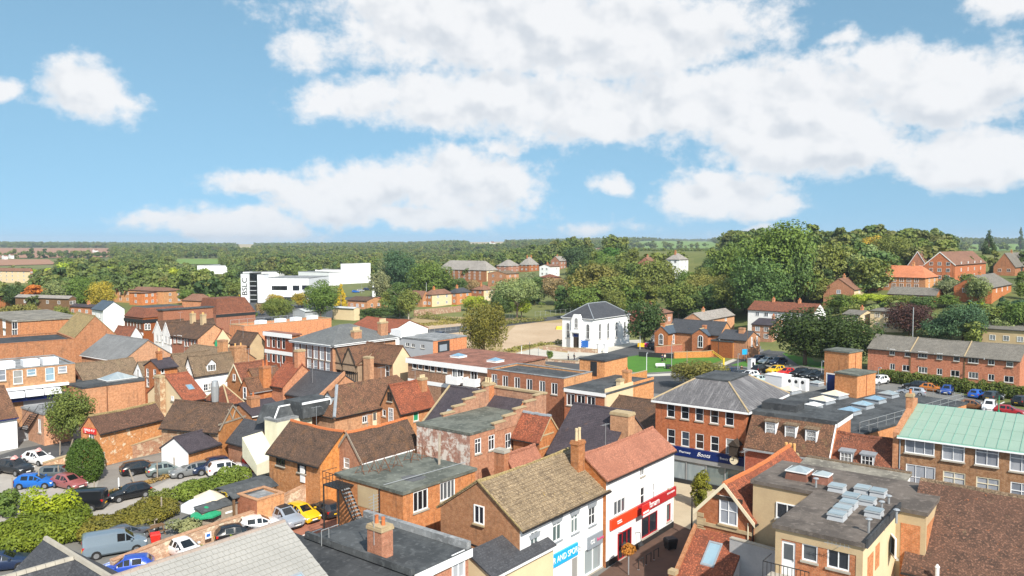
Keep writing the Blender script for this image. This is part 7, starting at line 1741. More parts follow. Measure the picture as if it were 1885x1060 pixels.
OUT=[(1100,462,'pale cottage'),(175,463,'white farmhouse'),(20,474,'white terrace'),(8,476,'pale cottages'),(905,447,'farmhouse'),(1535,498,'white cottage'),(1548,492,'tall white house'),(640,449,'brick house')]
for i_,(x_,y_,w_) in enumerate(OUT):
 small(['pale cottage on the far side of the valley','white farmhouse by the ploughed field','white terrace below the ploughed field at the left edge','low pale cottages at the left edge','pale farmhouse on the skyline','white cottage peeping through trees left of the hill','tall white house peeping through trees left of the hill','brick house on the wooded skyline'][i_],(x_,y_+2),5,x_-5,x_+6,nF=0,nR=0,chim=0,wall='render_white')
for nm_,pts_,m_ in (('ploughed_field',[(-60,476),(214,474),(200,457),(-60,456)],'field_plough'),('ploughed_field',[(-60,491),(104,487),(90,478),(-60,478)],'field_plough'),('green_field',[(316,487),(408,487),(402,477),(322,477)],'field_green'),('green_field',[(1150,457),(1330,458),(1300,444),(1180,444)],'field_green'),('green_field',[(1760,462),(1900,462),(1890,449),(1790,450)],'field_green'),('stubble_field',[(855,450),(935,450),(925,441),(865,441)],'field_stubble'),('stubble_field',[(432,457),(470,457),(466,449),(436,449)],'field_stubble')):
 add_field(nm_,pts_,m_)
 d_=min(gp(*p)[1] for p in pts_);xs_=[p[0] for p in pts_];ys_=[p[1] for p in pts_]
 PROT.append((min(xs_)+8,max(xs_)-8,min(ys_)+1,max(ys_)-3,d_))
def hides(x,y,z,hgt,wid):
 """would this tree stand in front of something the photo shows?"""
 X,Y=project((x,y,z));_,T=project((x,y,z+hgt));w=wid*FOC/y*.42
 for (a,c,t,b_,d) in PROT:
  if y<d+6 and X+w>a and X-w<c and T<b_ and Y>t:return True
 return False
def woodland():
 src=[]
 for i,(px,py,kd) in enumerate(((470,500,'round'),(560,489,'round'),(655,480,'spread'),(770,476,'tall'))):
  t=tree(px,py,py-16,20,kd,'olive',['rounded tree above the far white halls','rounded tree on the wooded rise left of centre','broad tree on the wooded rise left of centre','slim tree on the wooded rise near centre'][i],0,i)
  src.append([c for c in t.children if c.name.startswith('crown')][0])
 rng=np.random.default_rng(11);P=[];SC=[];RO=[];IX=[]
 for r0,r1,dens in ((300,520,75),(520,950,95),(950,1800,170),(1800,3000,300),(3000,5200,520)):
  n=int(.5*1.5*(r1*r1-r0*r0)/dens)
  r=np.sqrt(rng.uniform(r0*r0,r1*r1,n));a=rng.uniform(-.75,.75,n)
  x=r*np.sin(a);y=r*np.cos(a);z=terr(x,y)
  h=rng.uniform(7.5,15,n)*(1+.25*(r>1500));w=h*rng.uniform(.75,1.25,n)
  rel=np.stack([x,y,z],1)-CAMP;dep=rel@FW;X=CX+FOC*rel[:,0]/dep;Y=CY-FOC*(rel@UP)/dep;T=Y-h*FOC/dep;hw=w*FOC/y*.42
  ok=~((np.sin(x*.011+2)*np.cos(y*.008)+.5*np.sin(x*.031+y*.02)>.62)&(r>800))
  ok&=(r>520)|((X<470)&(Y>500)&(X>60))|((X>690)&(Y<530))|(X<60)
  ok&=~((X>480)&(X<700)&(Y>520))
  for (a_,c_,t_,b_,d_) in PROT:ok&=~((y<d_+6)&(X+hw>a_)&(X-hw<c_)&(T<b_)&(Y>t_))
  for q in FIELDS:
   ins=np.ones(n,bool)
   for i in range(4):
    A,B=q[i],q[(i+1)%4];ins&=(B[0]-A[0])*(y-A[1])-(B[1]-A[1])*(x-A[0])>0
   ok&=~ins
  P+=list(np.stack([x,y,z-.3],1)[ok]);SC+=list(np.stack([w,w,h],1)[ok]);RO+=list(rng.uniform(0,6.28,ok.sum()));IX+=list(rng.integers(0,4,ok.sum()))
 me=bpy.data.meshes.new('woodland');me.from_pydata(P,[],[])
 a=me.attributes.new('sc','FLOAT_VECTOR','POINT');a.data.foreach_set('vector',np.array(SC,np.float32).ravel())
 a=me.attributes.new('ro','FLOAT','POINT');a.data.foreach_set('value',np.array(RO,np.float32))
 a=me.attributes.new('ix','INT','POINT');a.data.foreach_set('value',np.array(IX,np.int32))
 o=mk('woodland',me);tag(o,'wooded valley and hills filling the distance',kind='stuff')
 ng=bpy.data.node_groups.new('woodland','GeometryNodeTree')
 ng.interface.new_socket('Geometry',in_out='INPUT',socket_type='NodeSocketGeometry');ng.interface.new_socket('Geometry',in_out='OUTPUT',socket_type='NodeSocketGeometry')
 N=ng.nodes;gi=N.new('NodeGroupInput');go=N.new('NodeGroupOutput');L=ng.links.new
 mp=N.new('GeometryNodeMeshToPoints');L(gi.outputs[0],mp.inputs[0])
 ip=N.new('GeometryNodeInstanceOnPoints');L(mp.outputs[0],ip.inputs['Points'])
 jn=N.new('GeometryNodeGeometryToInstance')
 for s in reversed(src):
  oi=N.new('GeometryNodeObjectInfo');oi.inputs['Object'].default_value=s;oi.transform_space='ORIGINAL';L(oi.outputs['Geometry'],jn.inputs[0])
 L(jn.outputs[0],ip.inputs['Instance']);ip.inputs['Pick Instance'].default_value=True
 def attr(nm,ty):
  q=N.new('GeometryNodeInputNamedAttribute');q.data_type=ty;q.inputs['Name'].default_value=nm;return q.outputs['Attribute']
 L(attr('ix','INT'),ip.inputs['Instance Index']);L(attr('sc','FLOAT_VECTOR'),ip.inputs['Scale'])
 cb=N.new('ShaderNodeCombineXYZ');L(attr('ro','FLOAT'),cb.inputs[2]);er=N.new('FunctionNodeEulerToRotation');L(cb.outputs[0],er.inputs[0]);L(er.outputs[0],ip.inputs['Rotation'])
 sm=N.new('GeometryNodeSetMaterial');sm.inputs['Material'].default_value=MATS['leaf_far'];L(ip.outputs[0],sm.inputs[0]);L(sm.outputs[0],go.inputs[0])
 md=o.modifiers.new('woodland','NODES');md.node_group=ng
 print('woodland',len(P))
woodland()
T_=[(133,822,707,84,'round','olive',3,'loose olive-green tree beside the nail salon'),(158,886,806,66,'egg',(.055,.10,.02),3,'dense egg-shaped evergreen in the car park'),(891,657,552,84,'weep',(.15,.14,.035),3,'weeping willow beside the flat orange hall'),(1186,642,546,66,'round','dark',2,'dark bushy tree against the chapel side wall'),(1288,716,658,96,'round','bronze',3,'bronze-green street tree behind the chemist roof'),(1482,672,560,136,'round','yew',3,'broad dark yew at the corner of the car park'),(1552,676,566,122,'round','yew',3,'second dark yew crown merging with the broad yew'),(1428,575,392,128,'round','green',3,'giant broadleaf tree standing above the skyline'),(1392,590,462,100,'round','mid',3,'tall full tree just left below the giant tree'),(1345,560,440,74,'round','green',2,'tall tree on the left shoulder of the giant tree'),(1462,570,440,70,'round','mid',2,'tall tree on the right shoulder of the giant tree'),(1302,578,494,112,'spread','bronze',3,'wide bronze-leaved chestnut behind the old school'),(1250,592,512,70,'round','olive',2,'olive tree left of the wide chestnut'),(1275,592,541,50,'tall','dark',2,'dark slim tree behind the schoolhouse'),(1195,560,470,66,'round','olive',2,'olive tree in front of the red brick villa'),(1085,578,478,84,'round','bronze',2,'bronze tree rising behind the chapel'),(1130,582,496,80,'round','olive',2,'olive tree right behind the chapel roof'),(1112,560,486,60,'round','bronze',2,'brownish tree between the two behind the chapel'),(1165,584,520,60,'round','green',2,'green tree behind the dark chapel tree'),(1058,505,449,46,'round','pine',2,'dark pine above the white double gables'),(1118,496,452,44,'round',(.06,.14,.03),2,'fresh green tree right of the dark pine'),(1150,500,462,40,'round','olive',1,'olive tree left of the red villa roof'),(1170,520,480,50,'round','green',1,'green tree under the red villa'),(1023,562,506,50,'round','brown',2,'brown-pink leaved tree above the small lawn'),(952,588,499,92,'spread','sage',3,'pale sage-green tree right of the weeping willow'),(985,560,505,44,'round','mid',2,'green tree between the sage and the brown tree'),(940,575,538,22,'tall','green',2,'columnar green shrub before the sage tree'),(960,585,545,34,'round','lime',2,'lime-green shrub before the sage tree'),(918,590,530,40,'round','dark',2,'dark tree left of the sage tree'),(628,564,521,25,'cone','yellow',3,'bright golden cypress behind the church hall'),(590,592,512,62,'round','green',3,'full green tree left of the golden cypress'),(513,592,541,56,'round','olive',3,'rounded olive tree in front of the leisure centre'),(509,570,538,36,'round','gold',2,'golden tree by the leisure centre entrance'),(556,566,536,34,'round','gold',2,'second golden tree by the leisure centre'),(482,580,555,24,'round','brown',1,'small brown tree left of the rounded olive tree'),(466,592,568,16,'round','green',1,'small green tree beside the windowless brick hall'),(718,545,466,44,'round','grey',2,'greyish tree left of the blue-green cedar'),(738,548,452,62,'round','blue',3,'tall blue-green cedar near the centre'),(792,552,478,78,'round','green',3,'large green tree right of the blue-green cedar'),(700,560,492,40,'round','grey',2,'pale willow right of the white hall'),(664,520,496,30,'round','sage',1,'sage tree against the white hall'),(735,585,522,42,'tall','mid',3,'upright green tree beside the pale birch'),(716,575,530,40,'round','olive',2,'olive tree behind the church hall gable'),(845,548,508,30,'round','mid',2,'green tree in front of the apartment block'),(868,545,512,40,'round','brown',2,'brownish bare-topped tree under the apartment block'),(826,545,512,34,'tall','green',2,'slim tree left of the brownish tree'),(872,572,540,40,'round','lime',2,'light green tree beside the grey semi'),(700,588,562,50,'round','dark',2,'dark hedge-like tree below the church hall'),(678,588,566,36,'round','dark',2,'dark shrub tree at the foot of the church hall'),(650,585,572,22,'round','green',1,'small tree beside the pale sheet-roofed shed'),(1226,548,474,52,'round','olive',2,'olive tree half hiding the tall white house'),(1262,545,490,40,'round','green',2,'green tree below the tall white house'),(752,590,528,40,'round','olive',2,'pale-stemmed birch at the edge of the cleared site'),(1605,500,428,42,'round','gold',2,'golden-green tree on the skyline right of the giant tree'),(1640,505,425,66,'round','olive',3,'broad olive tree on the skyline behind the orange roofs'),(1716,466,429,14,'cone','dark',2,'slim dark cypress behind the big gabled block'),(1820,468,422,24,'cone','dark',2,'dark pointed conifer right of the big gabled block'),(1878,460,417,13,'cone','dark',2,'dark pointed conifer at the right edge'),(1675,618,552,88,'round','copper',3,'dark purple copper-leaved tree behind the terrace'),(1772,632,553,74,'round','blue',3,'tall blue-green cedar behind the terrace'),(1724,630,582,58,'round','blue',2,'low blue-green cedar left of the tall one'),(1800,560,500,40,'round','sage',2,'sage tree beside the big gabled block'),(1742,548,510,42,'round','grey',2,'pale shrub tree right of the orange roofs'),(1836,612,556,70,'round','olive',2,'olive tree at the right above the low pale house'),(1876,620,548,60,'round','green',2,'green tree at the right edge above the low house'),(1548,575,538,60,'round','green',2,'green tree below the detached house'),(1580,566,536,36,'round','lime',2,'yellow-green shrub tree below the detached house'),(1615,566,536,60,'spread','lime',2,'bright green spreading shrub under the orange roofs'),(1660,570,540,56,'round','olive',2,'olive shrub tree left of the grey bungalow'),(1700,572,542,50,'round','mid',2,'green shrub tree before the grey bungalow'),(1740,566,540,44,'round','green',2,'green shrub tree right of the grey bungalow'),(1500,560,500,60,'round','olive',2,'olive tree behind the white terrace'),(1530,540,438,80,'round','olive',2,'large olive tree right of the giant tree'),(1570,528,448,60,'round','green',2,'green tree above the detached house'),(1500,545,442,66,'round','sage',2,'sage-green tree between giant and olive trees'),(1585,530,480,36,'tall','lime',2,'slim yellow-green tree left of the orange roofs'),(1640,500,462,60,'round','olive',2,'olive tree behind the orange roof ridge'),(1780,530,500,30,'round','green',1,'small rounded shrub tree before the gabled block'),(28,570,522,46,'round','dark',2,'dark hedge trees at the left edge'),(64,572,524,40,'tall','orange',2,'small rusty orange tree among the conifers'),(82,572,534,26,'cone','blue',2,'blue-grey conifer beside the rusty tree'),(118,574,505,66,'round','sage',3,'large pale willow behind the grey dormer hall'),(155,575,502,60,'round','green',3,'bright green tree left of the golden tree'),(184,576,513,54,'round','gold',3,'golden autumn tree beside the care home'),(145,577,538,40,'round',(.09,.15,.03),2,'low fresh green tree under the golden tree'),(64,520,493,30,'round','lime',2,'light green tree beside the pink apartments'),(40,600,553,62,'round','bronze',2,'bronze shrubby tree behind the flat brick block'),(115,596,560,36,'round','olive',2,'olive shrub before the dark slate bungalow'),(348,560,530,44,'round','green',2,'round green tree right of the care home'),(382,558,522,36,'round','mid',2,'green tree left of the sign tower'),(420,550,516,44,'round','olive',2,'olive tree close to the sign tower'),(342,508,492,10,'cone','yellow',1,'tiny golden tree in the valley woods'),]
def egg_mesh():
 if 'egg' in CROWNS:return CROWNS['egg']
 rng=np.random.default_rng(4);k=160;z=np.linspace(.05,.95,k);a=np.arange(k)*2.4;env=.5*np.sin(pi*(z*.86+.1))**.65
 C=np.stack([env*.86*np.cos(a),env*.86*np.sin(a),z],1);R=np.full((k,3),.085);R[:,2]=.07
 CROWNS['egg']=quads_mesh('crown',leaves(rng,C,R,20000,.020,.3,.35),'leaf');return CROWNS['egg']
for i_,(x_,b_,t_,w_,k_,c_,l_,lab_) in enumerate(T_):
 o_=tree(x_,b_,t_,w_,'round' if k_=='egg' else k_,c_,lab_,l_,i_%5,bark='bark_pale' if 'birch' in lab_ else 'bark')
 if k_=='egg':
  q_=o_.children[0];q_.data=egg_mesh();h_=q_.scale[2];w2_=w_*o_.location[1]/FOC;q_.scale=(w2_,w2_,h_)
ORD=['%d%s'%(i,'th' if i%100 in (11,12,13) else {1:'st',2:'nd',3:'rd'}.get(i%10,'th')) for i in range(60)]
def belt(label,group,n,x0,x1,y0,y1,hm,cols,seed,kinds=('round','round','spread','tall'),lod=1):
 rg=random.Random(seed);tries=0;S_=[]
 while len(S_)<n and tries<n*12:
  tries+=1
  px,py=rg.uniform(x0,x1),rg.uniform(y0,y1);g=gp(px,py);h=rg.uniform(*hm);w=h*rg.uniform(.7,1.1)
  if not hides(g[0],g[1],g[2],h,w):S_.append((px,py,g,h,w,rg.choice(kinds),rg.choice(cols)))
 S_.sort(key=lambda q:q[0])
 cw={'dark':'dark green','mid':'mid-green','blue':'blue-green','sage':'sage-green','olive':'olive','lime':'yellow-green','grey':'grey-green','brown':'brownish','gold':'golden','bronze':'bronze'}
 for i,(px,py,g,h,w,kd,c) in enumerate(S_):
  _,pt=project((g[0],g[1],g[2]+h))
  tree(px,py,pt,w*FOC/g[1]*(.6 if kd=='tall' else 1),kd,c,'%s %s %s, %s from the left'%(cw.get(c,c),{'round':'rounded','spread':'spreading','tall':'slim'}[kd],label,ORD[i+1]),lod,rg.randrange(5),group)
belt('tree in the belt behind the care home','belt trees behind the care home',52,60,440,500,540,(9,14),('green','olive','mid','lime','sage','green'),1)
belt('tree in the belt behind the semis','belt trees behind the semis',58,690,1010,505,548,(8,14),('green','dark','olive','mid','bronze','grey'),2)
belt('tree in the wood behind the chapel','wood behind the chapel',58,1030,1400,500,590,(9,15),('olive','bronze','green','dark','mid','olive'),3,lod=2)
belt('tree right of the giant tree','hillside trees',48,1440,1620,490,560,(8,14),('olive','green','sage','mid','dark'),4)
belt('garden tree among the hillside houses','garden trees on the hill',58,1560,1890,515,640,(3,6.5),('green','olive','mid','blue','sage','lime'),5)
belt('tree behind the hilltop houses','hilltop trees',30,1560,1900,486,505,(8,13),('olive','green','mid','dark'),6)
belt('small tree behind the cleared site','garden trees by the cleared site',30,770,1000,556,572,(2.5,5.5),('green','lime','mid','dark','olive'),7)
belt('small tree near the leisure centre','street trees left of the leisure centre',14,330,640,548,585,(3.5,6.5),('olive','gold','green','brown'),8)
P_=lambda *q:[at_z(x,y,0) for x,y in q]
hedge('clipped_hedge',P_((1618,701),(1700,712),(1767,722),(1905,739)),1.8,2.3,(.10,.13,.03),'long clipped dark green hedge below the brick terrace',16000,.16,rough=.12)
hedge('lawn_hedge',P_((1455,652),(1590,668)),2.5,2.2,'dark','low dark hedge at the foot of the yews',3000,.2)
hedge('overgrown_hedge',P_((-40,1030),(40,1010),(110,990),(150,985)),3.6,2.1,(.135,.175,.022),'overgrown yellow-green hedge in the lower left corner',24000,.13,rough=.5)
hedge('bronze_hedge',P_((150,1000),(200,985),(255,965),(300,945)),3.2,1.5,(.155,.14,.03),'bronze-tinged hedge behind the grey van',18000,.11,rough=.4)
hedge('green_hedge',P_((330,925),(372,905),(420,893),(450,885)),2.2,1.7,(.13,.18,.035),'leafy green hedge beside the beer garden canopy',12000,.12,rough=.4)
hedge('site_scrub',P_((770,585),(900,600),(1000,590)),3.0,1.6,(.16,.16,.05),'rough scrub along the back of the cleared site',4000,.22,rough=.6)
hedge('site_scrub',P_((715,604),(790,598),(862,592)),5.0,.8,(.26,.22,.08),'dry scrub on the left of the cleared site',2500,.25,'scrub',rough=.8)
hedge('site_scrub',P_((935,648),(985,636),(1035,632)),2.5,.7,(.20,.19,.06),'rough grass strip below the bare earth',1500,.2,'scrub',rough=.8)
bush(95,982,92,92,(.25,.30,.02),'bright lime-green shrub beside the black van',3)
bush(400,935,40,30,(.45,.33,.02),'yellow-flowered shrub beside the cream parasol',2)
bush(20,945,60,46,'green','straggling green shrub at the left edge by the silver car',2)
bush(345,985,60,34,'grey','dry grey twiggy shrub on the boundary wall',2)
bush(470,855,28,22,'green','weedy bush beside the red bins',2);bush(290,935,40,36,'olive','olive bush above the picnic tables',2)
bush(433,1000,26,20,(.14,.20,.02),'weeds at the foot of the boundary wall by the dark car',1);bush(372,1015,34,12,(.16,.22,.02),'weeds at the foot of the wall by the white hatchback',1)
tree(1291,935,866,32,'tall',(.17,.17,.025),'young slender street tree in front of the chemist windows',2,1)
for x_,y_,l_ in ((1012,655,'small conifer in the yard behind the square roof tower'),(1350,705,'pale shrub behind the chemist roof')):bush(x_,y_+6,14,16,'green',l_,1)
# ================================================================ surfaces on the ground
for n_,m_,z_,p_ in (('lane','asphalt',.012,[(-80,862),(35,826),(145,806),(155,832),(60,848),(-80,885)]),('car_park','gravel_pale',.010,[(-90,875),(60,846),(190,862),(300,868),(420,840),(520,850),(480,885),(330,905),(245,950),(110,990),(-90,1030)]),('gravel_yard','gravel',.016,[(175,905),(190,860),(300,835),(345,862),(300,888),(240,915),(130,960),(110,930)]),('bay_paving','paving_red',.012,[(545,960),(585,905),(640,905),(720,1020),(620,1040),(540,1010),(240,1075),(180,1060)]),('pavement','paving',.014,[(1236,872),(1420,925),(1330,1020),(1236,985)]),('street_paving','paving_brown',.018,[(1236,960),(1330,1000),(1320,1090),(1060,1090)]),('cleared_site','earth_grass',.012,[(700,588),(800,582),(1045,588),(1045,652),(935,668),(700,660)]),('bare_earth','earth',.018,[(925,622),(955,593),(1038,594),(1040,636),(985,636),(925,646)]),('bare_earth','earth',.018,[(700,634),(728,600),(868,594),(870,640),(770,652)]),('site_track','asphalt',.024,[(730,612),(1040,580),(1045,586),(760,622)]),('concrete_slab','slab_pale',.024,[(940,652),(985,641),(1072,653),(1058,660),(965,662)]),('road','asphalt',.014,[(950,690),(955,668),(1060,664),(1120,648),(1195,628),(1222,642),(1160,660),(1155,690)]),('road','asphalt',.016,[(1150,720),(1160,690),(1260,684),(1345,664),(1440,636),(1475,645),(1390,690),(1220,725)]),('lawn','lawn',.022,[(1154,657),(1190,651),(1250,655),(1335,660),(1300,674),(1240,683),(1190,686),(1154,684)]),('footpath','slab_pale',.019,[(1154,688),(1190,689),(1245,686),(1310,676),(1350,660),(1358,662),(1318,680),(1245,691),(1154,694)]),('car_park','asphalt_pale',.018,[(1325,702),(1392,652),(1450,655),(1600,684),(1900,758),(1900,810),(1760,790),(1600,735),(1420,725)]),('grass_verge','lawn',.024,[(1345,672),(1372,664),(1400,668),(1386,676)]),('grass_verge','lawn',.024,[(1440,650),(1480,648),(1610,676),(1600,690),(1470,672)]),('school_yard','asphalt_pale',.012,[(1190,650),(1400,655),(1420,620),(1200,615)]),('chapel_yard','slab_pale',.010,[(1030,655),(1040,630),(1180,625),(1180,645),(1100,655)]),('leisure_car_park','asphalt',.012,[(420,590),(440,552),(700,545),(700,556),(650,575),(560,600)])):sheet(n_,p_,m_,z_)
for p_ in ([(1345,705),(1362,698),(1364,699),(1347,706)],[(1412,703),(1436,694),(1438,695),(1414,704)],[(1640,722),(1672,712),(1674,713),(1642,723)],[(1836,745),(1848,739),(1850,740),(1838,746)],[(556,985),(592,972),(594,973),(558,986.5)]):sheet('bay_line',p_,'road_line',.03)
m_plain('sign_pink2',(.85,.42,.40),(.8,.38,.36),2,.5)
# ================================================================ parked vehicles
BLK,DBL,GRY,SIL,WHT,RED,YEL,BLU,ORG=(.008,.009,.012),(.012,.025,.07),(.10,.115,.12),(.36,.38,.40),(.80,.80,.82),(.45,.012,.015),(.80,.48,.01),(.01,.13,.50),(.50,.16,.02)
for x_,y_,h_,k_,c_,l_ in ((27,863,112,'suv',(.02,.022,.026),'dark grey tall car with pink roof sign at the left edge'),(71,845,116,'hatch',WHT,'white hatchback with pink roof sign beside the brick wall'),(112,872,82,'estate',GRY,'grey estate car half hidden by the egg-shaped evergreen'),(66,888,84,'hatch',BLU,'bright blue hatchback with white stickers'),(128,889,118,'hatch',(.33,.10,.10),'rose-pink hatchback in front of the evergreen'),(146,928,262,'van',BLK,'black van beside the lime-green shrub'),(238,908,226,'hatch',BLK,'black hatchback alone on the pale lane'),(263,862,52,'estate',BLK,'black estate car in front of the white painted store'),(305,865,56,'hatch',(.15,.19,.19),'grey-green hatchback next to the black estate'),(352,866,232,'estate',(.18,.19,.20),'mid-grey estate with dark windows by the store'),(388,861,230,'suv',DBL,'dark navy tall car left of the white one'),(419,865,58,'suv',WHT,'white tall car with black windows by the hedge'),(14,926,80,'estate',SIL,'silver car with raised tailgate at the left edge'),(232,984,40,'saloon',(.09,.10,.12),'slate-grey saloon in front of the picnic table'),(212,1007,60,'van',(.17,.22,.27),'grey-blue van behind the dark tiled house'),(339,1013,128,'hatch',WHT,'white hatchback at the boundary wall'),(232,1046,250,'hatch',(.02,.07,.42),'vivid blue hatchback with red tail lamp, bottom left'),(440,984,64,'hatch',BLK,'black car peeping over the grey tiled roof'),(478,967,62,'hatch',WHT,'white coupe peeping over the grey tiled roof'),(524,955,132,'suv',(.30,.34,.40),'silver-blue tall car with black roof by the wall'),(557,946,132,'hatch',YEL,'bright yellow hatchback by the boundary wall'),(598,938,315,'hatch',(.03,.03,.035),'dark hatchback in the shadow of the fire escape'),(4,1036,70,'saloon',DBL,'dark blue car in the bottom left corner'),(1344,687,240,'suv',DBL,'dark blue car in the first bay by the street tree'),(1358,690,240,'hatch',(.03,.04,.05),'dark car next to the first blue one'),(1379,693,236,'suv',WHT,'white tall car in the town car park'),(1401,699,60,'hatch',(.42,.52,.52),'pale silver hatchback next to the white tall car'),(1402,681,58,'suv',BLK,'black tall car with yellow plate in the town car park'),(1428,683,236,'suv',YEL,'yellow small car in the town car park'),(1447,686,236,'hatch',(.60,.02,.015),'red hatchback in the town car park'),(1472,688,236,'suv',BLK,'black car right of the red hatchback'),(1491,691,236,'suv',(.02,.025,.03),'second black car right of the red hatchback'),(1509,694,236,'suv',BLK,'black car beside the lift tower'),(1395,663,236,'suv',DBL,'navy car at the back row under the yew'),(1411,665,236,'hatch',(.45,.5,.52),'pale car at the back row under the yew'),(1432,667,236,'suv',DBL,'second navy car at the back row under the yew'),(1618,702,236,'suv',WHT,'white car at the corner of the clipped hedge'),(1686,712,300,'suv',BLK,'black car against the clipped hedge'),(1677,722,300,'estate',(.30,.33,.38),'silver car behind the roof guard rail'),(1715,715,130,'hatch',ORG,'orange small car against the clipped hedge'),(1743,719,215,'hatch',(.012,.06,.30),'blue hatchback next to the orange car'),(1799,726,50,'hatch',(.015,.10,.45),'royal blue hatchback with rear to the lane'),(1829,731,55,'suv',(.03,.035,.04),'charcoal tall car beside the royal blue one'),(1793,747,130,'hatch',(.22,.09,.03),'brown car behind the copper roof'),(1821,750,215,'suv',WHT,'white tall car behind the copper roof'),(1858,757,125,'hatch',(.35,.015,.02),'dark red hatchback at the right edge'),(1884,740,60,'suv',BLK,'black car at the far right by the hedge'),(1532,668,236,'suv',DBL,'dark car in the gap beside the terrace'),(1198,633,240,'hatch',SIL,'silver car by the chapel tree'),(1209,639,118,'suv',(.02,.022,.03),'black tall car in front of the school wing'),(664,535,90,'hatch',SIL,'silver car far off by the white hall'),(655,537,90,'hatch',BLU,'blue car far off by the white hall'),(676,533,90,'suv',DBL,'dark car far off under the trees'),(520,556,90,'hatch',RED,'red car outside the leisure centre'),(492,553,90,'hatch',WHT,'white car outside the leisure centre'),(805,617,300,'suv',DBL,'dark blue pick-up behind the flat hall')):
 car(x_,y_,h_,k_,c_,l_,black_roof='black roof' in l_,group='parked cars')
for x_,y_ in ((27,863),(71,845)):
 g_=at_z(x_,y_,.5);r_=root('roof_sign','pink roof sign on the %s car'%('dark grey' if x_<50 else 'white'),'sign',(g_[0],g_[1],1.5 if x_>50 else 1.68),.2);MB().hull([(-.3,-.35,0),(.3,-.35,0),(.3,.35,0),(-.3,.35,0)],[(-.08,-.3,.3),(.08,-.3,.3),(.08,.3,.3),(-.08,.3,.3)]).obj('panel',r_,('sign_pink2',))
G0=lambda x,y,z=0.0:at_z(x,y,z)
wall_run('boundary_wall','long red sandstone and brick wall behind the parked cars',[G0(205,1032,1.3),G0(300,996,1.4),G0(372,972,1.5),G0(470,940,1.6),G0(530,908,2.0),G0(592,886,2.2)],[1.3,1.4,1.5,1.6,2.0,2.6],'stone_wall',.4,'brick_old')
wall_run('garden_wall','low crumbling brick wall beside the white hatchback with roof sign',[G0(80,852,1.0),G0(132,836,1.3)],[1.0,1.3],'stone_wall',.4,'stone_cap')
wall_run('ruined_wall','ruined pinkish brick wall stub against the nail salon',[G0(238,820,1.6),G0(300,802,2.0)],[1.6,2.0],'stone_wall',.5,'stone_cap')
wall_run('school_wall','red brick wall along the lawn below the old school',[G0(1240,650,1.2),G0(1300,648,1.2),G0(1345,640,1.6)],1.4,'brick_orange',.3)
wall_run('yard_wall','dark wall left of the school yard with a banner',[G0(1176,648,1.0),G0(1240,652,1.0)],1.1,'plastic_dark',.2,None)
wall_run('playground_wall','brown brick wall between the two school wings',[G0(1206,640,1.5),G0(1268,634,1.5)],1.7,'brick_red',.3)
wall_run('chapel_wall','low stone wall in front of the chapel',[G0(1000,637,.9),G0(1100,643,.9)],.9,'stone_wall',.4)
wall_run('site_wall','low wall round the pale concrete slab',[G0(938,655,.5),G0(1064,665,.5),G0(1075,657,.5)],.5,'stone_wall',.35)
wall_run('yard_wall','orange brick yard wall behind the square roof tower',[G0(985,668,2.2),G0(1075,684,2.2)],2.2,'brick_orange',.3);wall_run('yard_wall','orange brick yard wall right of the square roof tower',[G0(1156,690,2.4),G0(1190,682,2.4)],2.4,'brick_orange',.3)
wall_run('garden_wall','tan garden wall at the back of the cleared site',[G0(762,572,2),G0(848,564,2)],2.2,'stone_wall',.3,'stone_cap')
def rail_fence(name,label,a,b,h,n,m,th=.03,mesh=False):
 a,b=np.array(a[:2]),np.array(b[:2]);r=root(name,label,'fence',(a[0],a[1],0));d=b-a
 for i in range(n+1):q=d*i/n;MB().bar((q[0],q[1],0),(q[0],q[1],h),th,4).obj('post' if not mesh else 'pale',r,(m,))
 for k in (.25,.92):MB().bar((0,0,h*k),(d[0],d[1],h*k),th*.8,4).obj('rail',r,(m,))
rail_fence('palisade_fence','grey steel palisade fence by the white building',G0(32,815),G0(67,806),2.0,16,'clad_grey',.06,True)
for x0,y0,x1,y1,l_ in ((735,621,800,613,'steel mesh fence on the cleared site, left run'),(800,613,868,606,'steel mesh fence on the cleared site, middle run'),(905,592,950,586,'steel mesh fence behind the weeping willow'),(985,583,1050,577,'white rail fence beside the small lawn')):rail_fence('site_fence',l_,G0(x0,y0),G0(x1,y1),1.9,7,'steel',.045)
rail_fence('school_railing','coloured picket railing on the school yard wall',G0(1245,640),G0(1345,636),1.4,26,'timber_grey',.05,True)
for i_,(x_,y_,h_,ln_,m_,l_) in enumerate(((110,838,1.7,.1,'timber_grey','timber post on the wall by the lane'),(128,826,1.3,.5,'timber_grey','leaning timber post by the olive tree'),(72,897,1.9,0,'timber_grey','timber post in front of the blue hatchback'),(108,884,1.6,0,'timber_grey','timber post beside the grey estate'),(192,864,2.0,0,'concrete','broad concrete gatepost by the evergreen'),(219,908,1.6,0,'paint_white','white marker post behind the black hatchback'),(249,892,1.6,-.6,'timber_grey','leaning timber post beyond the black hatchback'),(290,884,1.9,0,'timber_grey','timber post before the grey-green hatchback'),(321,873,1.9,0,'timber_grey','timber post right of the grey-green hatchback'),(174,915,1.6,0,'timber_grey','thin timber post behind the black van'),(23,905,1.5,0,'timber_grey','thin timber post at the left edge'),(298,958,2.2,0,'timber_grey','garden post with lantern by the picnic table'))):fence_post(x_,y_,h_,l_,ln_,m_,.14 if 'broad' in l_ else .08)
hedge('rough_verge',[G0(140,925),G0(240,900),G0(345,868)],.8,.35,(.30,.20,.09),'strip of dry brown weeds between the two car parks',2500,.1,'weeds',rough=.6)
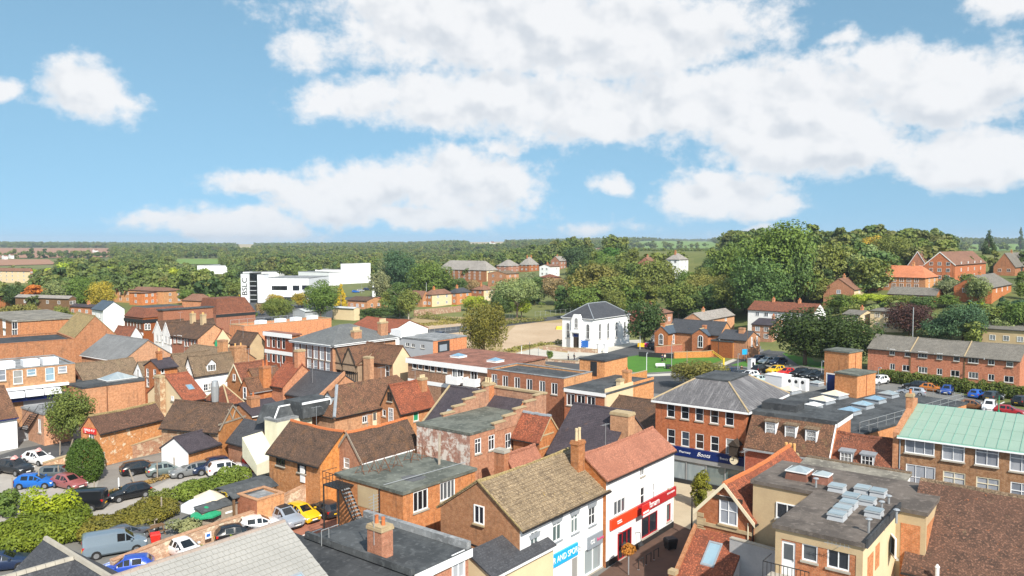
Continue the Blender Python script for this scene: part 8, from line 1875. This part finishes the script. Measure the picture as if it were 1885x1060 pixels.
# ================================================================ beer garden, bins, signs
GB_=H_('garden_store','low brick box with pale grey flat roof in the beer garden',at=(473,922),ze=2.7,L=436,R=523,roof='flat',par=.15,cop='brick_old',roofm='felt_pale',wall='brick_red',wallR='brick_orange',cat='outhouse')
def canopy():
 a,c=G0(398,904,2.8)[:2],G0(482,880,2.8)[:2];u=(c-a)/np.linalg.norm(c-a);n=np.array((u[1],-u[0]));L=float(np.linalg.norm(c-a))
 r=root('canopy','dark felt canopy on timber posts over the beer garden','canopy',(a[0],a[1],0),atan2(u[1],u[0]))
 k=MB();pr=[(.6,2.7),(0,3.05),(-1.2,3.1),(-2.6,2.5)]
 for i in range(3):k.hull([(0,pr[i][0],pr[i][1]),(L,pr[i][0],pr[i][1]),(L,pr[i+1][0],pr[i+1][1]),(0,pr[i+1][0],pr[i+1][1])],[(0,pr[i][0],pr[i][1]+.08),(L,pr[i][0],pr[i][1]+.08),(L,pr[i+1][0],pr[i+1][1]+.08),(0,pr[i+1][0],pr[i+1][1]+.08)])
 k.obj('roof',r,('felt',))
 for x in (.2,L*.5,L-.2):
  for y in (.4,-2.4):MB().box(x-.09,y-.09,0,x+.09,y+.09,2.6).obj('post',r,('timber_brown',))
canopy()
def parasol(px,py,z,R,m,label,tilt=0):
 g=G0(px,py,z);r=root('parasol',label,'parasol',(g[0],g[1],0));MB().cyl((0,0),.04,0,z+.5,6).obj('pole',r,('timber_brown',));n=8;q=MB()
 P=[(R*cos(2*pi*i/n),R*sin(2*pi*i/n),z-.1+tilt*sin(2*pi*i/n)) for i in range(n)]
 for i in range(n):q.poly([P[i],P[(i+1)%n],(0,0,z+.55)])
 for i in range(n):a,b=P[i],P[(i+1)%n];q.poly([a,b,(b[0],b[1],b[2]-.15),(a[0],a[1],a[2]-.15)])
 q.obj('canopy',r,(m,))
parasol(386,912,2.4,1.5,'canvas_cream','cream parasol in the beer garden');parasol(359,928,2.1,1.3,'canvas_white','tilted white parasol in the beer garden',.25);parasol(379,942,1.7,1.4,'plastic_green','green parasol beside the planters')
def picnic(px,py,label,rz,m='timber_grey'):
 g=G0(px,py);r=root('picnic_table',label,'table',tuple(g),rz)
 for i in range(5):MB().box(-.9,-.36+i*.15,.72,.9,-.23+i*.15,.77).obj('plank',r,(m,))
 for s in (-.75,.75):MB().box(-.9,s-.13,.42,.9,s+.13,.47).obj('bench',r,(m,))
 for x in (-.65,.65):
  for s in (-1,1):MB().bar((x,s*.7,0),(x,s*.25,.72),.05,4).obj('leg',r,(m,))
picnic(270,972,'weathered picnic table by the brown hedge',.5);picnic(284,984,'second picnic table beside the red bin',.9,'timber_brown')
def bin4(px,py,label,m,rz=.6,s=1.0,lab=True):
 g=G0(px,py);r=root('wheeled_bin',label,'bin',tuple(g),rz);r.scale=(s,)*3
 MB().hull([(-.55,-.45,.15),(.55,-.45,.15),(.55,.45,.15),(-.55,.45,.15)],[(-.68,-.55,1.1),(.68,-.55,1.1),(.68,.55,1.1),(-.68,.55,1.1)]).obj('body',r,(m,));MB().hull([(-.7,-.57,1.11),(.7,-.57,1.11),(.7,.57,1.11),(-.7,.57,1.11)],[(-.6,-.5,1.32),(.6,-.5,1.32),(.6,.4,1.38),(-.6,.4,1.38)]).obj('lid',r,(m,))
 for x in (-.45,.45):
  for y in (-.35,.35):MB().cyl((x,y),.09,0,.16,8).obj('castor',r,('tyre',))
bin4(459,865,'red wheeled bin by the cream clad building','plastic_red');bin4(474,868,'second red wheeled bin, nearer the tiled barn','plastic_red',.4);bin4(286,998,'red bin lying by the boundary wall','plastic_red',.5,.62);bin4(1234,1010,'black street bin on the brown paving','plastic_dark',.4,.72)
for i_,(x_,y_) in enumerate(((380,984),(418,971),(460,957),(497,946))):
 g_=G0(x_,y_,1.0);r_=root('parking_sign',['small blue and white parking sign on the wall by the white hatchback','second small blue parking sign along the wall','third small blue parking sign along the wall','small blue parking sign behind the silver-blue car'][i_],'sign',(g_[0],g_[1],1.0),radians(52));MB().box(-.28,-.3,-.28,.28,-.26,.28).obj('board',r_,('paint_white',));MB().box(-.18,-.31,-.12,.18,-.302,.14).obj('symbol',r_,('plastic_blue',))
for i_,(x_,y_) in enumerate(((388,948),(420,938),(452,927))):
 g_=G0(x_,y_,1.5);r_=root('planter',['felt-topped timber planter box nearest the green parasol','middle felt-topped timber planter box on the wall','felt-topped timber planter box nearest the brick store'][i_],'planter',(g_[0],g_[1],0),radians(52));MB().hull([(-.9,-.1,.8),(.9,-.1,.8),(.9,1.1,.8),(-.9,1.1,.8)],[(-.9,-.1,1.9),(.9,-.1,1.9),(.9,1.1,2.2),(-.9,1.1,2.2)]).obj('box',r_,('timber_grey',));MB().hull([(-1,-.2,1.92),(1,-.2,1.92),(1,1.2,2.22),(-1,1.2,2.22)],[(-1,-.2,1.99),(1,-.2,1.99),(1,1.2,2.29),(-1,1.2,2.29)]).obj('lid',r_,('felt',));MB().box(-.35,-.13,1.2,.35,-.102,1.38).obj('label_plate',r_,('paint_white',))
g_=G0(397,850);r_=root('mesh_gate','leaning steel mesh gate overgrown with ivy beside the white store','gate',tuple(g_),radians(62));q_=MB()
for a_,c_ in (((-1.6,0,0),(-1.6,.2,2.2)),((1.6,0,0),(1.6,.2,2.6)),((-1.6,.2,2.2),(1.6,.2,2.6)),((-1.6,0,.2),(1.6,0,.2))):q_.bar(a_,c_,.06,5)
q_.obj('frame',r_,('steel',));o_=mk('ivy',quads_mesh('ivy',leaves(np.random.default_rng(2),np.array([(x,.1,z) for x in np.linspace(-1.4,1.4,8) for z in (.5,1.1,1.7)]),np.full(24,.32),1500,.09),'leaf'),r_);o_.color=(.09,.11,.03,1)
for x_,b_,t_,m_,hd_,l_ in ((1178,643,589,'clad_grey',0,'grey pole at the chapel corner'),(1190,698,649,'sheet_white',1,'pale blue lamp post by the lawn edge'),(1236,680,628,'steel',1,'lamp post in front of the school wing'),(1264.5,672,644,'timber_grey',0,'short grey post on the lawn'),(1322,659,625,'plastic_dark',1,'dark lamp post by the school wall'),(1358,694,651,'steel',1,'lamp post in the town car park'),(1375,668,603,'timber_brown',0,'tall brown telegraph pole by the car park'),(1615.6,730,676,'steel',1,'lamp post beside the lift towers'),(1838,765,728,'plastic_green',1,'green lamp post beside the white tall car'),(518,770,666,'steel',0,'tall thin pole in the old town yards'),(1273,992,912,'paint_black',0,'black pole on the pavement by the gable'),(1512,700,664,'steel',1,'lamp post behind the flat roof'),(975,660,630,'paint_black',1,'dark lamp post at the pale slab'),(960,658,636,'paint_white',1,'white beacon post at the pale slab'),(991,664,640,'steel',1,'lamp post by the slab and road'),(666,540,515,'steel',1,'lamp post by the far white hall'),(785,560,520,'sheet_white',0,'pale mast behind the brown semi'),(628,575,540,'steel',0,'thin mast in front of the golden cypress'),(203,655,612,'steel',0,'thin mast on the grey sheet roof side')):lamp_post(x_,b_,t_,l_,m_,.6,bool(hd_),r=.08)
g_,h_=G0(1332,684),G0(1311,668);r_=root('height_barrier','yellow height barrier at the car park entrance','barrier',(g_[0],g_[1],0));d_=h_-g_;MB().box(-.15,-.15,0,.15,.15,2.8).obj('post',r_,('plastic_yellow',));q_=MB().bar((0,0,2.7),(d_[0],d_[1],2.7),.08,4).bar((0,0,2.2),(d_[0],d_[1],2.4),.08,4)
for i_ in range(6):q_.bar((d_[0]*i_/6,d_[1]*i_/6,2.25),(d_[0]*(i_+1)/6,d_[1]*(i_+1)/6,2.7),.05,4)
q_.obj('boom',r_,('plastic_yellow',))
g_=G0(1383,681);r_=root('pay_kiosk','white pay kiosk beside the car park verge','kiosk',tuple(g_),.5);MB().box(-.6,-.5,0,.6,.5,2.3).obj('cabinet',r_,('paint_white',));MB().box(-.3,-.52,.9,.3,-.502,1.7).obj('panel',r_,('plastic_dark',));MB().box(-.65,-.55,2.303,.65,.55,2.42).obj('cap',r_,('clad_grey',))
g_=G0(1371,664);r_=root('road_sign','turquoise sign board by the telegraph pole','sign',tuple(g_),.3);MB().box(-.7,-.04,1.4,.7,.04,2.6).obj('board',r_,('sign_cyan',));MB().bar((0,0.06,0),(0,.06,1.6),.05,5).obj('post',r_,('steel',))
g_=G0(1216,677);r_=root('bench','white bench on the lawn','bench',tuple(g_),.1);MB().box(-1.0,-.2,.4,1.0,.2,.48).obj('seat',r_,('paint_white',));MB().box(-1.0,.2,.5,1.0,.26,.95).obj('backrest',r_,('paint_white',))
for s_ in (-.8,.8):MB().box(s_-.05,-.18,0,s_+.05,.18,.4).obj('leg',r_,('paint_grey',))
bin4(1230,679,'dark litter bin at the end of the white bench','plastic_dark',.2,.7)
g_=G0(1192,642);r_=root('banner','yellow and pink banner on the school yard wall','banner',tuple(g_),-.05);MB().box(-2.5,-.3,.5,-.8,-.25,1.5).obj('yellow_half',r_,('plastic_yellow',));MB().box(-.78,-.3,.5,.8,-.25,1.5).obj('pink_half',r_,('sign_pink',))
g_=G0(1310,640);r_=root('play_shelter','green covered play boat in the school yard','shelter',tuple(g_),-.2);MB().hull([(-1.8,-.6,.2),(1.8,-.6,.2),(1.8,.6,.2),(-1.8,.6,.2)],[(-2.2,-.8,1.0),(2.2,-.8,1.2),(2.2,.8,1.2),(-2.2,.8,1.0)]).obj('hull',r_,('plastic_green',));MB().hull([(-1,-.6,1.1),(1.5,-.6,1.2),(1.5,.6,1.2),(-1,.6,1.1)],[(-.6,-.3,1.6),(1.2,-.3,1.6),(1.2,.3,1.6),(-.6,.3,1.6)]).obj('cover',r_,('plastic_green',))
for x_,l_ in ((1102,'white gatepost left of the chapel gate'),(1114.5,'white gatepost right of the chapel gate')):
 g_=G0(x_,649);r_=root('gatepost',l_,'gatepost',tuple(g_),.7);MB().box(-.4,-.4,0,.4,.4,2.1).obj('shaft',r_,('render_white',));MB().hull([(-.5,-.5,2.1),(.5,-.5,2.1),(.5,.5,2.1),(-.5,.5,2.1)],[(-.1,-.1,2.5),(.1,-.1,2.5),(.1,.1,2.5),(-.1,.1,2.5)]).obj('cap',r_,('render_white',))
g_=G0(1029,606);r_=root('digger_bucket','yellow machine part left on the bare earth by the chapel','machinery',tuple(g_),.2);MB().hull([(-1,-.6,0),(1,-.6,0),(1,.6,0),(-1,.6,0)],[(-.8,-.4,.9),(.3,-.4,.9),(.3,.4,.9),(-.8,.4,.9)]).obj('bucket',r_,('plastic_yellow',));MB().bar((.3,0,.6),(1.6,0,1.0),.15,6).obj('arm',r_,('plastic_yellow',))
g_=G0(1157,1058);r_=root('hanging_basket','orange flower basket on a post in the street','flowers',tuple(g_));MB().cyl((0,0),.05,0,2.0,6).obj('post',r_,('steel',));o_=mk('flowers',quads_mesh('flowers',leaves(np.random.default_rng(5),np.array([(.0,0,2.1),(.2,.1,2.0),(-.2,-.1,2.0)]),np.full(3,.4),500,.1),'leaf'),r_);o_.color=(.40,.16,.03,1)
for i_ in range(3):
 g_=G0(1180+i_*14,1046-i_*9);r_=root('cycle_stand',['steel cycle stand nearest the flower basket','middle steel cycle stand in the street','steel cycle stand nearest the street bin'][i_],'cycle stand',tuple(g_),.9);MB().bar((-.4,0,0),(-.4,0,.8),.035,6).bar((.4,0,0),(.4,0,.8),.035,6).bar((-.4,0,.8),(.4,0,.8),.035,6).obj('hoop',r_,('paint_black',));MB().cyl((-.4,0),.08,0,.03,8).obj('foot',r_,('steel',))
g_=G0(1279,988);r_=root('pavement_sign','folding pavement sign beside the black pole','sign',tuple(g_),.8);MB().hull([(-.3,-.3,0),(.3,-.3,0),(.3,-.26,0),(-.3,-.26,0)],[(-.3,-.03,1.0),(.3,-.03,1.0),(.3,.01,1.0),(-.3,.01,1.0)]).obj('front_board',r_,('paint_grey',));MB().hull([(-.3,.3,0),(.3,.3,0),(.3,.26,0),(-.3,.26,0)],[(-.3,.06,1.0),(.3,.06,1.0),(.3,.02,1.0),(-.3,.02,1.0)]).obj('back_board',r_,('paint_grey',))
for x_,y_,f_,l_,a_,c_ in ((1046,666,95,'person in dark clothes walking left along the road by the slab',(.02,.02,.03),(.02,.025,.04)),(1057,664,80,'person in a dark jacket walking right along the road by the slab',(.05,.05,.06),(.03,.03,.05)),(1219,666,200,'person in a navy top standing on the lawn',(.03,.04,.10),(.03,.03,.05)),(1224,665,150,'person in a pale top standing on the lawn',(.6,.55,.5),(.03,.03,.04)),(1365,688,180,'person in black in the town car park',(.02,.02,.02),(.02,.02,.025)),(469,556,180,'tiny person in blue outside the sign tower',(.05,.1,.4),(.05,.05,.08))):person(x_,y_,f_,l_,a_,c_)
# ================================================================ the air of the valley
def haze():
 m=bpy.data.materials.new('haze');m.use_nodes=True;nt=m.node_tree;nt.nodes.clear()
 out=nn(nt,'ShaderNodeOutputMaterial');v=nn(nt,'ShaderNodeVolumePrincipled');lk(nt,v.outputs[0],out.inputs['Volume'])
 v.inputs['Color'].default_value=(.72,.84,1.0,1);v.inputs['Density'].default_value=.00011;v.inputs['Anisotropy'].default_value=.1
 MATS['haze']=m
 o=MB().box(-9200,-9200,-4,9200,9200,95).obj('haze',None,('haze',));tag(o,kind='stuff')
haze()
